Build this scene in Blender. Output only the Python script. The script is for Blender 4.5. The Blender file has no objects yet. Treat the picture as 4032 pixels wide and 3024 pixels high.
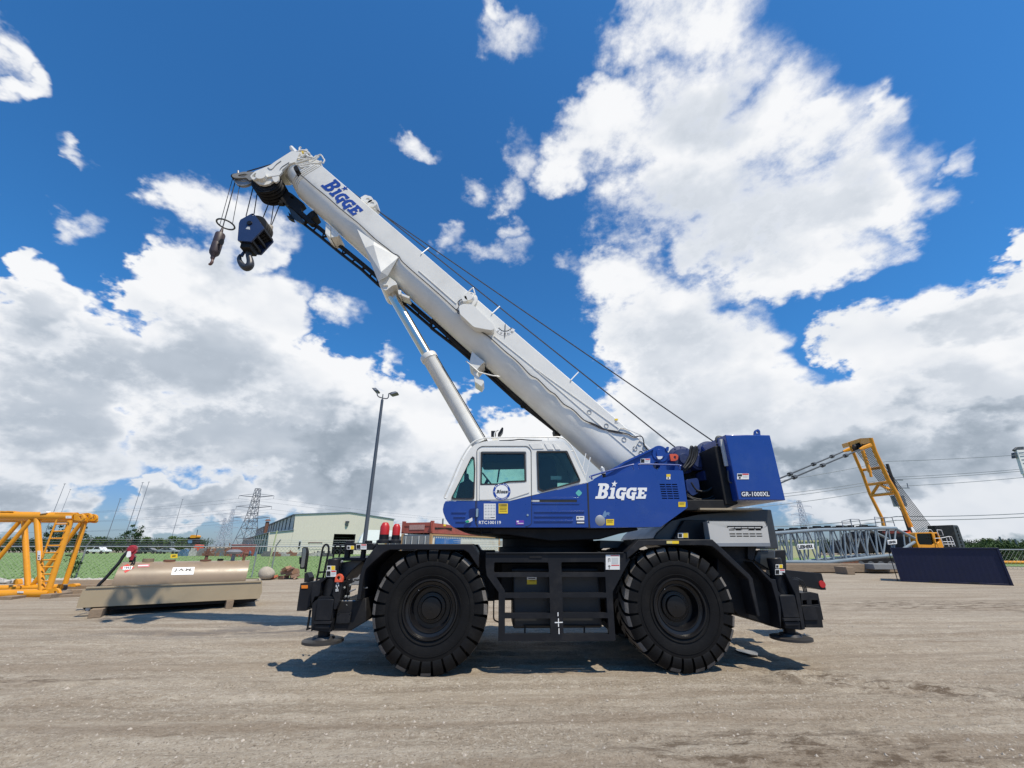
import bpy, bmesh, math, random
import numpy as np
from mathutils import Vector, Matrix
from mathutils.geometry import tessellate_polygon
random.seed(7); rng = np.random.default_rng(7)
scene = bpy.context.scene; COL = scene.collection

# ------------------------------------------------------------------ camera
FOC, EYE, PITCH, YAW = 1604.0, 1.88, math.radians(21.7), math.radians(2.5)
R_ = np.array([math.cos(YAW), -math.sin(YAW), 0]); FH = np.array([math.sin(YAW), math.cos(YAW), 0]); Z_ = np.array([0, 0, 1.])
F_ = FH*math.cos(PITCH)+Z_*math.sin(PITCH); U_ = -FH*math.sin(PITCH)+Z_*math.cos(PITCH); EYEP = np.array([0, 0, EYE])
cam = bpy.data.cameras.new('camera'); camo = bpy.data.objects.new('camera', cam); COL.objects.link(camo)
cam.sensor_width = 36; cam.lens = FOC/4032*36; cam.clip_end = 6000; cam.clip_start = 0.05
M4 = Matrix.Identity(4)
for i in range(3):
    M4[i][0] = R_[i]; M4[i][1] = U_[i]; M4[i][2] = -F_[i]; M4[i][3] = EYEP[i]
camo.matrix_world = M4; scene.camera = camo

# ------------------------------------------------------------------ light, exposure
SUN_EL, SUN_AZ = math.radians(62), math.radians(144)      # azimuth from +Y towards +X: over the right shoulder
sd = Vector((math.sin(SUN_AZ)*math.cos(SUN_EL), math.cos(SUN_AZ)*math.cos(SUN_EL), math.sin(SUN_EL)))
sun = bpy.data.lights.new('sun', 'SUN'); sun.energy = 5.0; sun.angle = math.radians(0.6); sun.color = (1, .91, .76)
suno = bpy.data.objects.new('sun', sun); COL.objects.link(suno); suno.rotation_euler = sd.to_track_quat('Z', 'Y').to_euler()
scene.view_settings.view_transform = 'Standard'; scene.view_settings.look = 'None'
scene.view_settings.exposure = 0; scene.view_settings.gamma = 1

# ------------------------------------------------------------------ geometry helpers
def ray(px, py): return F_+R_*(px-2016)/FOC+U_*(1512-py)/FOC
def gr(px, py, z=0.):                              # ground (or height z) point seen at a photo pixel
    r = ray(px, py); return EYEP+r*((z-EYE)/r[2])
class Pl:                                          # a vertical plane through P with heading ang; depth counted away along n
    def __init__(s, P, ang=0.):
        s.P = np.array([P[0], P[1], 0.]); s.d = np.array([math.cos(ang), math.sin(ang), 0]); s.n = np.array([-math.sin(ang), math.cos(ang), 0])
    def pt(s, px, py, off=0.):
        r = ray(px, py); k = ((s.P+s.n*off-EYEP)@s.n)/(r@s.n); return EYEP+r*k
    def w(s, a, off, z): return s.P+s.d*a+s.n*off+np.array([0, 0, z])
def Y(y): return Pl((0, y), 0)
def zf(x0, y0, k):
    def f(*p):
        if len(p) == 2: return (x0+p[0]*k, y0+p[1]*k)
        return [(x0+a*k, y0+b*k) for a, b in p[0]]
    return f
Z1 = zf(1100, 1900, .48216); Z2 = zf(1700, 1650, .36166); Z3 = zf(2300, 1650, .36166); Z4 = zf(2350, 2000, .42948)
Z5 = zf(800, 500, .36157); Z6 = zf(1200, 700, .36166); Z7 = zf(1700, 1050, .42194)
ZA = zf(0, 1900, .33149); ZB = zf(250, 2100, .38427); ZC = zf(900, 1850, .36166); ZD = zf(3000, 1650, .46655)
ZE = zf(1920, 2130, .25316); ZF = zf(3500, 2050, .24051); ZG = zf(2800, 1700, .19289); ZH = zf(1160, 2100, .18083)
ZI = zf(1160, 2300, .18083); ZJ = zf(880, 560, .19293); ZK = zf(800, 820, .16878); ZL = zf(3060, 2080, .28916)
ZM = zf(1400, 1500, .18083); ZN = zf(1560, 2020, .19892); ZO = zf(3300, 1680, .24111)

def rnd(pts, r, n=4, only=None):                   # round the corners of a 2-D outline
    out = []; N = len(pts)
    for i in range(N):
        p0, p, p1 = (np.array(pts[(i+k) % N], float) for k in (-1, 0, 1))
        if only is not None and i not in only: out.append(tuple(p)); continue
        a = p0-p; b = p1-p; la = np.linalg.norm(a); lb = np.linalg.norm(b); k = min(r, la*.45, lb*.45)
        A = p+a/la*k; B = p+b/lb*k
        for t in np.linspace(0, 1, n+1): out.append(tuple(A*(1-t)**2+2*p*t*(1-t)+B*t*t))
    return out
def spl(pts, n=6):                                 # Catmull-Rom through 3-D (or n-D) points
    P = [np.array(p, float) for p in pts]; P = [2*P[0]-P[1]]+P+[2*P[-1]-P[-2]]; out = []
    for i in range(1, len(P)-2):
        for t in np.linspace(0, 1, n, endpoint=False):
            a, b, c, d = P[i-1:i+3]
            out.append(.5*((2*b)+(c-a)*t+(2*a-5*b+4*c-d)*t*t+(3*b-a-3*c+d)*t**3))
    out.append(P[-2]); return out

ORG = {}
SPLIT = set('ladder wheel_well panel_rib spreader pipe_guard jib_hook_plate hose_fitting hydraulic_hose tank_strap jack_bracket guy_rod head_gap bracket jib_plate wall_rib interior_beam lock_rod lifting_slot track_pads fork_pocket gantry_sheave guard_rail head_frame valve_block machinery deck_edge corner_post boom_ring sheave fuel_hose jib_pin mirror_arm window roof wiper cylinder_gusset'.split())
def smooth_mesh(me, ang):
    me.polygons.foreach_set('use_smooth', [True]*len(me.polygons))
    me.set_sharp_from_angle(angle=math.radians(ang))
class MB:
    def __init__(s): s.v = []; s.f = []; s.m = []; s.mi = 0
    def add(s, vs, fs):
        o = len(s.v); s.v += [tuple(map(float, v)) for v in vs]; s.f += [tuple(o+i for i in f) for f in fs]; s.m += [s.mi]*len(fs); return s
    def hexa(s, c):                                # 8 corners, bottom 4 then top 4
        return s.add(c, [(0, 3, 2, 1), (4, 5, 6, 7), (0, 1, 5, 4), (1, 2, 6, 5), (2, 3, 7, 6), (3, 0, 4, 7)])
    def box(s, x0, x1, y0, y1, z0, z1):
        return s.hexa([(x0, y0, z0), (x1, y0, z0), (x1, y1, z0), (x0, y1, z0), (x0, y0, z1), (x1, y0, z1), (x1, y1, z1), (x0, y1, z1)])
    def pbox(s, pl, a0, a1, o0, o1, z0, z1):
        return s.hexa([pl.w(a, o, z) for z in (z0, z1) for a, o in ((a0, o0), (a1, o0), (a1, o1), (a0, o1))])
    def prism(s, loops, vec):                      # loops: 3-D outline + holes, extruded along vec
        vec = np.array(vec, float); L = [[np.array(p, float) for p in l] for l in loops]
        flat = [p for l in L for p in l]; n = len(flat)
        tris = tessellate_polygon([[Vector(p) for p in l] for l in L])
        vs = flat+[p+vec for p in flat]
        fs = [tuple(t) for t in tris]+[tuple(i+n for i in reversed(t)) for t in tris]
        k = 0
        for l in L:
            m = len(l)
            for i in range(m): fs.append((k+i, k+(i+1) % m, k+n+(i+1) % m, k+n+i))
            k += m
        return s.add(vs, fs)
    def slab(s, pl, pts, o0, o1, holes=()):        # photo outline on plane (offset o0), extruded back to offset o1
        return s.prism([[pl.pt(x, y, o0) for x, y in l] for l in [pts]+list(holes)], pl.n*(o1-o0))
    def rect(s, pl, p, q, o0, o1):
        return s.slab(pl, [(p[0], p[1]), (q[0], p[1]), (q[0], q[1]), (p[0], q[1])], o0, o1)
    def tube(s, pts, r, seg=8, closed=False, cap=True):
        P = [np.array(p, float) for p in pts]; n = len(P)
        rr = list(r) if hasattr(r, '__len__') else [r]*n
        base = None; rings = []
        for i in range(n):
            t = (P[(i+1) % n]-P[i-1]) if closed else (P[min(i+1, n-1)]-P[max(i-1, 0)])
            t = t/(np.linalg.norm(t)+1e-12)
            if base is None:
                a = np.array([0, 0, 1.]) if abs(t[2]) < .9 else np.array([1., 0, 0]); base = a-t*(a@t)
            base = base-t*(base@t); base = base/(np.linalg.norm(base)+1e-12); b2 = np.cross(t, base)
            rings.append([P[i]+rr[i]*(math.cos(q)*base+math.sin(q)*b2) for q in np.linspace(0, 2*math.pi, seg, endpoint=False)])
        vs = [v for R in rings for v in R]; fs = []
        for i in range(n if closed else n-1):
            j = (i+1) % n
            for k in range(seg): fs.append((i*seg+k, i*seg+(k+1) % seg, j*seg+(k+1) % seg, j*seg+k))
        if cap and not closed: fs += [tuple(range(seg-1, -1, -1)), tuple((n-1)*seg+k for k in range(seg))]
        return s.add(vs, fs)
    def cyl(s, a, b, r0, r1=None, seg=16): return s.tube([a, b], [r0, r0 if r1 is None else r1], seg)
    def bar(s, a, b, w, h=None):                   # square bar
        return s.tube([a, b], w*.7071, 4)
    def lathe(s, prof, o, ax=(0, 1, 0), seg=32, close=False):   # prof: (radius, distance along axis)
        ax = np.array(ax, float); ax /= np.linalg.norm(ax); a = np.array([0, 0, 1.]) if abs(ax[2]) < .9 else np.array([1., 0, 0])
        e1 = a-ax*(a@ax); e1 /= np.linalg.norm(e1); e2 = np.cross(ax, e1); o = np.array(o, float); vs = []; fs = []; m = len(prof)
        for k in range(seg):
            q = 2*math.pi*k/seg; d = math.cos(q)*e1+math.sin(q)*e2
            vs += [o+ax*h+d*max(r, 1e-5) for r, h in prof]
        for k in range(seg):
            k2 = (k+1) % seg
            for i in range(m if close else m-1): j = (i+1) % m; fs.append((k*m+i, k*m+j, k2*m+j, k2*m+i))
        return s.add(vs, fs)
    def loft(s, secs, cap=True):                   # rings of equal length
        m = len(secs[0]); vs = [p for q in secs for p in q]; fs = []
        for i in range(len(secs)-1):
            for k in range(m): fs.append((i*m+k, i*m+(k+1) % m, (i+1)*m+(k+1) % m, (i+1)*m+k))
        if cap: fs += [tuple(range(m-1, -1, -1)), tuple((len(secs)-1)*m+k for k in range(m))]
        return s.add(vs, fs)
    def mesh(s, name, org=(0, 0, 0), recalc=True):
        me = bpy.data.meshes.new(name); o = np.array(org)
        me.from_pydata([tuple(np.array(v)-o) for v in s.v], [], s.f)
        if any(s.m): me.polygons.foreach_set('material_index', s.m)
        if recalc:
            b = bmesh.new(); b.from_mesh(me); bmesh.ops.recalc_face_normals(b, faces=b.faces); b.to_mesh(me); b.free()
        return me
    def islands(s):                                # separate pieces become separate meshes
        par = list(range(len(s.v)))
        def find(i):
            while par[i] != i: par[i] = par[par[i]]; i = par[i]
            return i
        for f in s.f:
            for k in f[1:]: par[find(k)] = find(f[0])
        g = {}
        for f, m in zip(s.f, s.m): g.setdefault(find(f[0]), []).append((f, m))
        out = []
        for fs in g.values():
            b = MB(); ids = sorted({i for f, _ in fs for i in f}); mp = {i: k for k, i in enumerate(ids)}; b.v = [s.v[i] for i in ids]; b.f = [tuple(mp[i] for i in f) for f, _ in fs]; b.m = [m for _, m in fs]; out.append(b)
        return out
    def build(s, name, mats, parent=None, bevel=0, smooth=35, recalc=True, seg=2):
        if name in SPLIT:
            isl = s.islands()
            if len(isl) > 1: return [b.build(name, mats, parent, bevel, smooth, recalc, seg) for b in isl][0]
        org = ORG.get(parent.name, (0, 0, 0)) if parent else (0, 0, 0)
        me = s.mesh(name, org, recalc)
        for m in (mats if isinstance(mats, (list, tuple)) else [mats]): me.materials.append(m)
        if smooth: smooth_mesh(me, smooth)
        o = bpy.data.objects.new(name, me); COL.objects.link(o)
        if parent: o.parent = parent; ORG[o.name] = org
        if bevel:
            b = o.modifiers.new('bevel', 'BEVEL'); b.width = bevel; b.segments = seg; b.limit_method = 'ANGLE'; b.angle_limit = math.radians(40); b.harden_normals = False
        return o
def tag(o, label=None, cat=None, group=None, kind=None):
    if label: o['label'] = label
    if cat: o['category'] = cat
    if group: o['group'] = group
    if kind: o['kind'] = kind
    return o
def thing(name, label, cat, loc=(0, 0, 0), group=None):
    o = bpy.data.objects.new(name, None); COL.objects.link(o); o.location = tuple(map(float, loc)); o.empty_display_size = .3
    ORG[o.name] = np.array(loc, float); return tag(o, label, cat, group)
def copy_thing(src, loc, rotz=0., scale=1., label=None):
    c = src.copy(); COL.objects.link(c); c.location = tuple(map(float, loc)); c.rotation_euler = (0, 0, rotz); c.scale = (scale,)*3 if not hasattr(scale, '__len__') else scale
    if label: c['label'] = label
    for ch in src.children:
        d = ch.copy(); COL.objects.link(d); d.parent = c
        for g in ch.children:
            e = g.copy(); COL.objects.link(e); e.parent = d
    return c

# ------------------------------------------------------------------ materials
def nt(m): m.use_nodes = True; t = m.node_tree; return t, t.nodes, t.links
def mat(name, col, rough=.5, metal=0., var=.12, vscale=3., bump=0., bscale=40., dirt=None, damt=.3, dscale=1.5, coat=0., rvar=.15, stretch=None, spec=.5):
    m = bpy.data.materials.new(name); t, N, L = nt(m); b = N['Principled BSDF']
    tc = N.new('ShaderNodeTexCoord'); src = tc.outputs['Object']
    if stretch:
        mp = N.new('ShaderNodeMapping'); mp.inputs['Scale'].default_value = stretch; L.new(src, mp.inputs['Vector']); src = mp.outputs['Vector']
    n1 = N.new('ShaderNodeTexNoise'); n1.inputs['Scale'].default_value = vscale; n1.inputs['Detail'].default_value = 6; n1.inputs['Roughness'].default_value = .6; L.new(src, n1.inputs['Vector'])
    mx = N.new('ShaderNodeMix'); mx.data_type = 'RGBA'
    mx.inputs['A'].default_value = (*[c*(1-var) for c in col], 1); mx.inputs['B'].default_value = (*[min(1, c*(1+var)) for c in col], 1)
    L.new(n1.outputs['Fac'], mx.inputs['Factor']); out = mx.outputs['Result']
    if dirt:
        n2 = N.new('ShaderNodeTexNoise'); n2.inputs['Scale'].default_value = dscale; n2.inputs['Detail'].default_value = 9; n2.inputs['Roughness'].default_value = .68; L.new(src, n2.inputs['Vector'])
        mr = N.new('ShaderNodeMapRange'); mr.inputs['From Min'].default_value = .5; mr.inputs['From Max'].default_value = .72; mr.inputs['To Max'].default_value = damt; L.new(n2.outputs['Fac'], mr.inputs['Value'])
        m2 = N.new('ShaderNodeMix'); m2.data_type = 'RGBA'; m2.inputs['B'].default_value = (*dirt, 1); L.new(out, m2.inputs['A']); L.new(mr.outputs['Result'], m2.inputs['Factor']); out = m2.outputs['Result']
    L.new(out, b.inputs['Base Color'])
    mr2 = N.new('ShaderNodeMapRange'); mr2.inputs['To Min'].default_value = max(.02, rough-rvar); mr2.inputs['To Max'].default_value = min(1, rough+rvar); L.new(n1.outputs['Fac'], mr2.inputs['Value']); L.new(mr2.outputs['Result'], b.inputs['Roughness'])
    b.inputs['Metallic'].default_value = metal; b.inputs['Coat Weight'].default_value = coat; b.inputs['Coat Roughness'].default_value = .08; b.inputs['Specular IOR Level'].default_value = spec
    if bump:
        n3 = N.new('ShaderNodeTexNoise'); n3.inputs['Scale'].default_value = bscale; n3.inputs['Detail'].default_value = 5; L.new(src, n3.inputs['Vector'])
        bp = N.new('ShaderNodeBump'); bp.inputs['Strength'].default_value = bump; bp.inputs['Distance'].default_value = .02; L.new(n3.outputs['Fac'], bp.inputs['Height']); L.new(bp.outputs['Normal'], b.inputs['Normal'])
    return m
def glass(name, tint, rough=.02, refl=1.):
    m = bpy.data.materials.new(name); t, N, L = nt(m); N.remove(N['Principled BSDF']); o = N['Material Output']
    tr = N.new('ShaderNodeBsdfTransparent'); tr.inputs[0].default_value = (*tint, 1); gl = N.new('ShaderNodeBsdfGlossy'); gl.inputs['Roughness'].default_value = rough
    fr = N.new('ShaderNodeFresnel'); fr.inputs['IOR'].default_value = 1.5; mx = N.new('ShaderNodeMixShader')
    L.new(fr.outputs[0], mx.inputs[0]); L.new(tr.outputs[0], mx.inputs[1]); L.new(gl.outputs[0], mx.inputs[2]); L.new(mx.outputs[0], o.inputs[0]); return m
M = {}
M['white'] = mat('white_paint', (.76, .745, .69), .32, var=.05, dirt=(.40, .36, .30), damt=.22, dscale=.9, coat=.3)
M['boomwhite'] = mat('boom_white_paint', (.73, .715, .66), .34, var=.05, dirt=(.34, .31, .26), damt=.3, dscale=.7, coat=.25)
M['blue'] = mat('blue_paint', (.010, .046, .25), .3, var=.10, dirt=(.08, .13, .28), damt=.22, dscale=1.3, coat=.3)
M['dullblue'] = mat('winch_dull_blue', (.010, .024, .10), .5, var=.3, dirt=(.09, .11, .15), damt=.5, dscale=5)
M['covergrey'] = mat('engine_cover_paint', (.50, .49, .46), .35, var=.06, dirt=(.3, .28, .25), damt=.4, dscale=1.5, coat=.2)
M['black'] = mat('black_paint', (.012, .013, .016), .42, var=.3, dirt=(.05, .047, .045), damt=.45, dscale=2.2, spec=.2)
M['blackdark'] = mat('black_steel', (.010, .010, .011), .6, var=.3, dirt=(.05, .045, .04), damt=.4, dscale=2.5, spec=.25)
M['hood'] = mat('hood_paint', (.035, .040, .045), .35, var=.25, dirt=(.10, .10, .10), damt=.3)
M['rubber'] = mat('rubber', (.009, .009, .0095), .55, var=.3, dirt=(.03, .028, .025), damt=.3, dscale=5, bump=.2, bscale=60, spec=.12)
M['dusty'] = mat('dusty_rubber', (.13, .12, .11), .85, var=.4, vscale=9, dirt=(.03, .03, .03), damt=.8, dscale=7, bump=.4, bscale=50)
M['rim'] = mat('rim_paint', (.006, .006, .007), .34, var=.3, dirt=(.022, .02, .02), damt=.3, coat=.12, spec=.35)
M['chrome'] = mat('chrome', (.70, .66, .58), .24, metal=1., var=.03, rvar=.05)
M['steel'] = mat('grey_steel', (.30, .31, .32), .5, metal=.5, var=.2, dirt=(.14, .10, .07), damt=.4)
M['rope'] = mat('wire_rope', (.025, .026, .032), .55, metal=.3, var=.3, bump=.4, bscale=120)
M['hose'] = mat('black_hose', (.012, .012, .013), .5, var=.3)
M['glass'] = glass('tinted_glass', (.74, .90, .86))
M['glassdark'] = glass('dark_glass', (.16, .2, .2))
M['gasket'] = mat('rubber_gasket', (.02, .02, .022), .6)
M['interior'] = mat('cab_interior', (.03, .03, .033), .7)
M['lightgrey'] = mat('cab_lining', (.40, .43, .42), .7)
M['orange'] = mat('orange_paint', (.68, .10, .045), .5, dirt=(.25, .08, .05), damt=.4, dscale=4)
M['red'] = mat('red_paint', (.46, .02, .02), .4, dirt=(.2, .02, .02), damt=.4)
M['amber'] = mat('amber_lens', (.7, .19, .01), .2, coat=.6)
M['stk_w'] = mat('sticker_white', (.72, .72, .70), .5, var=.06)
M['stk_y'] = mat('sticker_yellow', (.78, .55, .02), .5, var=.08)
M['stk_r'] = mat('sticker_red', (.60, .05, .04), .5)
M['stk_k'] = mat('sticker_black', (.02, .02, .02), .5)
M['stk_p'] = mat('sticker_purple', (.16, .04, .38), .5)
M['stk_g'] = mat('sticker_teal', (.10, .42, .40), .5)
M['stk_gr'] = mat('sticker_green', (.02, .33, .18), .5)
M['stk_s'] = mat('sticker_silver', (.50, .52, .52), .45)
M['letter_b'] = mat('blue_lettering', (.012, .055, .30), .4)
M['letter_w'] = mat('white_lettering', (.82, .82, .80), .4, var=.03)
M['yellow'] = mat('yellow_paint', (.72, .30, .008), .36, var=.08, dirt=(.30, .14, .03), damt=.35, dscale=2, coat=.2)
M['tan'] = mat('tan_paint', (.28, .207, .135), .38, var=.08, dirt=(.10, .075, .055), damt=.42, dscale=.7, coat=.15)
M['tanlight'] = mat('tan_tray_paint', (.36, .29, .19), .42, var=.06, dirt=(.2, .165, .12), damt=.35, dscale=.6)
M['pumpred'] = mat('pump_red_paint', (.30, .022, .03), .4)
M['wood'] = mat('weathered_wood', (.25, .185, .125), .85, var=.3, vscale=4, stretch=(1, 6, 6), bump=.4, bscale=20, dirt=(.10, .07, .05), damt=.6)
M['galv'] = mat('galvanised_steel', (.36, .39, .40), .45, metal=.6, var=.15)
M['greysteel'] = mat('grey_lattice_paint', (.19, .235, .265), .42, var=.12, dirt=(.10, .10, .09), damt=.4)
M['navy'] = mat('navy_container_paint', (.004, .0065, .036), .5, var=.25, vscale=1.5, dirt=(.012, .014, .03), damt=.4, dscale=1.2)
M['concrete'] = mat('grey_concrete', (.20, .205, .205), .85, var=.2, bump=.3)
M['darkgrey'] = mat('dark_grey_paint', (.055, .062, .068), .55, var=.2, dirt=(.12, .11, .10), damt=.3)
M['rust'] = mat('rusty_steel', (.17, .075, .045), .8, var=.4, dirt=(.05, .035, .03), damt=.7, dscale=5)
M['brownrust'] = mat('rusty_ball_paint', (.05, .034, .036), .5, var=.3, dirt=(.09, .045, .038), damt=.7, dscale=6)
M['redcont'] = mat('flat_rack_red', (.36, .085, .06), .6, var=.15, dirt=(.13, .05, .035), damt=.6, dscale=1.5)
M['carwhite'] = mat('car_white', (.75, .76, .77), .25, coat=.5); M['cardark'] = mat('car_dark', (.05, .06, .07), .25, coat=.6)
M['cargrey'] = mat('car_grey', (.22, .25, .28), .25, coat=.6)
M['fabric'] = mat('white_sheeting', (.88, .88, .87), .6, var=.03)
M['ballcream'] = mat('cream_plastic', (.45, .40, .33), .5)
M['polegrey'] = mat('pole_dark_paint', (.075, .085, .10), .4)

# ------------------------------------------------------------------ sky: clear-day sky texture with cumulus placed by azimuth / elevation (degrees)
CLOUDS = [(35.7,59.3,11.5,3.8), (42.4,57.9,7.2,4.0), (37.0,53.4,11.6,4.7), (29.6,50.5,13.2,4.9), (21.1,53.2,10.1,3.4), (15.5,52.0,7.8,2.8), (12.5,48.8,6.0,3.0),
(38.2,45.4,13.3,6.3), (33.1,42.4,14.6,5.4), (40.5,37.2,11.0,5.3), (48.5,42.4,6.7,4.5), (51.9,38.5,6.2,5.2), (51.4,44.2,3.3,2.3), (55.6,40.7,2.7,2.2), (48.5,35.8,7.9,4.8),
(42.1,31.7,9.1,3.9), (52.8,35.1,3.9,4.1), (35.1,35.2,6.9,3.1), (20.9,34.9,7.7,3.5), (24.8,28.8,10.2,5.9), (28.8,23.2,10.9,7.0), (34.5,20.3,6.1,5.5), (19.3,27.8,5.1,4.9),
(30.9,15.7,11.6,6.2), (37.2,12.0,10.0,4.7), (26.6,16.9,11.4,5.3), (46.5,21.1,3.8,3.3), (49.7,18.5,4.4,4.9), (53.1,18.3,3.6,4.2), (56.6,20.5,3.4,2.4), (58.6,22.8,1.7,2.3),
(53.0,12.9,4.5,4.9), (45.5,11.7,8.0,4.6), (56.3,14.5,3.0,6.2), (44.3,7.1,15.5,4.1), (14.9,9.9,18.0,5.5), (7.4,14.5,8.5,3.8), (50.0,3.9,8.8,3.6), (-61.1,39.6,1.5,2.4),
(-59.0,38.0,1.6,1.9), (-58.4,34.0,1.3,2.3), (-58.0,32.5,0.9,1.3), (-54.3,24.6,1.7,2.2), (-51.7,22.3,2.9,3.2), (-52.1,19.0,3.8,3.5), (-48.1,20.2,1.8,1.7),
(-43.5,36.9,3.3,1.5), (-39.9,37.0,6.1,3.2), (-35.6,35.5,4.6,3.9), (-32.5,32.7,2.7,3.1), (-39.8,28.5,5.6,4.3), (-44.0,28.9,1.9,1.8), (-44.0,23.8,3.2,2.3),
(-33.1,26.3,6.0,5.3), (-28.2,24.1,3.2,3.4), (-35.8,21.1,9.9,6.1), (-42.5,17.2,9.4,5.5), (-47.9,13.3,6.6,4.9), (-46.9,9.1,7.4,3.7), (-26.3,17.4,6.9,4.5),
(-22.9,20.4,4.6,3.5), (-19.8,15.9,9.3,5.4), (-12.3,14.7,9.3,6.2), (-6.7,18.2,4.0,4.2), (-4.1,18.9,2.7,3.2), (-9.0,13.0,9.5,5.0), (-27.8,11.5,12.8,6.0),
(-31.8,3.8,8.5,2.2), (-16.2,6.7,16.7,4.0), (-47.2,4.6,3.2,1.9), (-38.2,5.3,2.6,2.3)]
SHADES = [(40.3,36.7,10.5,4.4), (31.1,40.2,10.9,4.1), (30.8,15.2,11.6,6.2), (37.8,10.9,9.7,4.6), (51.9,12.2,4.7,3.8), (26.0,24.3,8.5,5.4), (54.7,19.5,3.1,1.6), (38.7,50.5,7.6,3.7),
(-51.8,20.9,2.6,2.4), (-36.7,31.9,4.3,4.9), (48.7,36.3,5.0,2.6), (-58.0,35.2,0.9,1.7), (-19.3,12.3,5.7,4.1)]
WISPS = [(1.9,61.4,7.8,1.7), (-1.4,63.0,4.8,1.3), (-2.0,38.9,7.1,2.7), (0.8,42.2,3.7,2.3), (-23.8,28.3,3.7,3.5), (-6.7,47.6,3.8,2.1), (-51.9,30.2,3.2,2.1), (-16.1,25.0,2.9,2.8),
(58.8,33.9,2.1,1.8), (-15.7,50.8,4.9,1.4), (-9.2,39.9,2.7,2.6), (3.8,52.2,4.6,3.9), (1.1,47.7,4.3,2.6), (12.2,36.5,5.3,2.4), (-51.3,36.4,2.2,0.9), (45.1,49.4,2.7,1.3)]
GREYS = [(-40.7,15.1,12.4,5.2), (-46.9,11.3,7.6,3.7), (-30.1,12.9,11.5,4.3), (-40.6,3.8,11.2,1.7), (-20.8,7.6,12.8,2.8), (44.5,8.0,11.7,2.3), (52.0,8.7,5.6,2.0),
(11.7,10.0,12.4,3.1), (36.5,8.9,9.0,2.6), (-36.9,19.8,6.5,3.5)]
def build_sky():
    w = bpy.data.worlds.new('World'); scene.world = w; w.use_nodes = True; t = w.node_tree; N = t.nodes; L = t.links
    bg = N['Background']; out = N['World Output']
    def math_(op, a, b=None, c=None, clamp=False):
        n = N.new('ShaderNodeMath'); n.operation = op; n.use_clamp = clamp
        for i, q in enumerate((a, b, c)):
            if q is None: continue
            if isinstance(q, (int, float)): n.inputs[i].default_value = q
            else: L.new(q, n.inputs[i])
        return n.outputs[0]
    def vec(op, a, b=None, c=None, out='Vector'):
        n = N.new('ShaderNodeVectorMath'); n.operation = op
        for i, q in enumerate((a, b, c)):
            if q is None: continue
            if isinstance(q, (tuple, list)): n.inputs[i].default_value = q
            else: L.new(q, n.inputs[i])
        return n.outputs[out]
    def noise(v, scale, det=8, rough=.6, lac=2.):
        n = N.new('ShaderNodeTexNoise'); n.inputs['Scale'].default_value = scale; n.inputs['Detail'].default_value = det; n.inputs['Roughness'].default_value = rough; n.inputs['Lacunarity'].default_value = lac
        L.new(v, n.inputs['Vector']); return n.outputs['Fac'], n.outputs['Color']
    def sstep(v, a, b):
        n = N.new('ShaderNodeMapRange'); n.interpolation_type = 'SMOOTHSTEP'; n.inputs['From Min'].default_value = a; n.inputs['From Max'].default_value = b
        L.new(v, n.inputs['Value']); return n.outputs['Result']
    tc = N.new('ShaderNodeTexCoord'); d = vec('NORMALIZE', tc.outputs['Generated'])
    sp = N.new('ShaderNodeSeparateXYZ'); L.new(d, sp.inputs[0])
    az = math_('MULTIPLY', math_('ARCTAN2', sp.outputs[0], sp.outputs[1]), 180/math.pi); el = math_('MULTIPLY', math_('ARCSINE', sp.outputs[2]), 180/math.pi)
    cb = N.new('ShaderNodeCombineXYZ'); L.new(az, cb.inputs[0]); L.new(el, cb.inputs[1]); p = cb.outputs[0]
    # flatten towards the horizon so far cloud looks layered
    flat = vec('MULTIPLY', d, (1, 1, 1.5))
    _, wc = noise(flat, 3.2, 3); p = vec('MULTIPLY_ADD', vec('SUBTRACT', wc, (.5, .5, .5)), (16, 11, 0), p)
    _, wc2 = noise(flat, 11, 3); p = vec('MULTIPLY_ADD', vec('SUBTRACT', wc2, (.5, .5, .5)), (8, 6, 0), p)
    _, wc3 = noise(flat, 34, 3); p = vec('MULTIPLY_ADD', vec('SUBTRACT', wc3, (.5, .5, .5)), (3.5, 3, 0), p)
    def field(rows, k):
        acc = None
        for a, e, ra, re in rows:
            q = vec('MULTIPLY_ADD', p, (1/ra, 1/re, 0), (-a/ra, -e/re, 0)); q = vec('DOT_PRODUCT', q, q, out='Value')
            if acc is None: acc = q
            else: acc = math_('SMOOTH_MIN', acc, q, k)
        return math_('SUBTRACT', 1.0, acc)
    f = math_('MAXIMUM', field(CLOUDS, .35), math_('SUBTRACT', field(WISPS, .2), .70)); g = field(SHADES, .5)
    def voro(v, scale, det):
        n = N.new('ShaderNodeTexVoronoi'); n.feature = 'F1'; n.inputs['Scale'].default_value = scale; n.inputs['Detail'].default_value = det; n.inputs['Roughness'].default_value = .55; n.normalize = True
        L.new(v, n.inputs['Vector']); return n.outputs['Distance']
    n1, _ = noise(flat, 8, 9, .62); n3, _ = noise(flat, 4.0, 4, .5); n4, _ = noise(vec('ADD', flat, (.012, -.012, .05)), 4.0, 4, .5); n5, _ = noise(flat, 34, 6, .65)
    v1 = voro(vec('MULTIPLY_ADD', wc2, (.05, .05, .05), flat), 9, 2.)
    hi = sstep(el, 18, 42)                                        # high cloud is ragged, low cumulus is billowed
    nz = math_('MULTIPLY', math_('SUBTRACT', n1, .5), math_('ADD', math_('MULTIPLY', hi, 1.5), 1.5))
    vz = math_('MULTIPLY', math_('SUBTRACT', .42, v1), math_('SUBTRACT', 1.9, math_('MULTIPLY', hi, 1.3)))
    dens = math_('ADD', math_('ADD', math_('MINIMUM', f, .85), math_('ADD', nz, vz)), math_('MULTIPLY', math_('SUBTRACT', n5, .5), .9))
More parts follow.
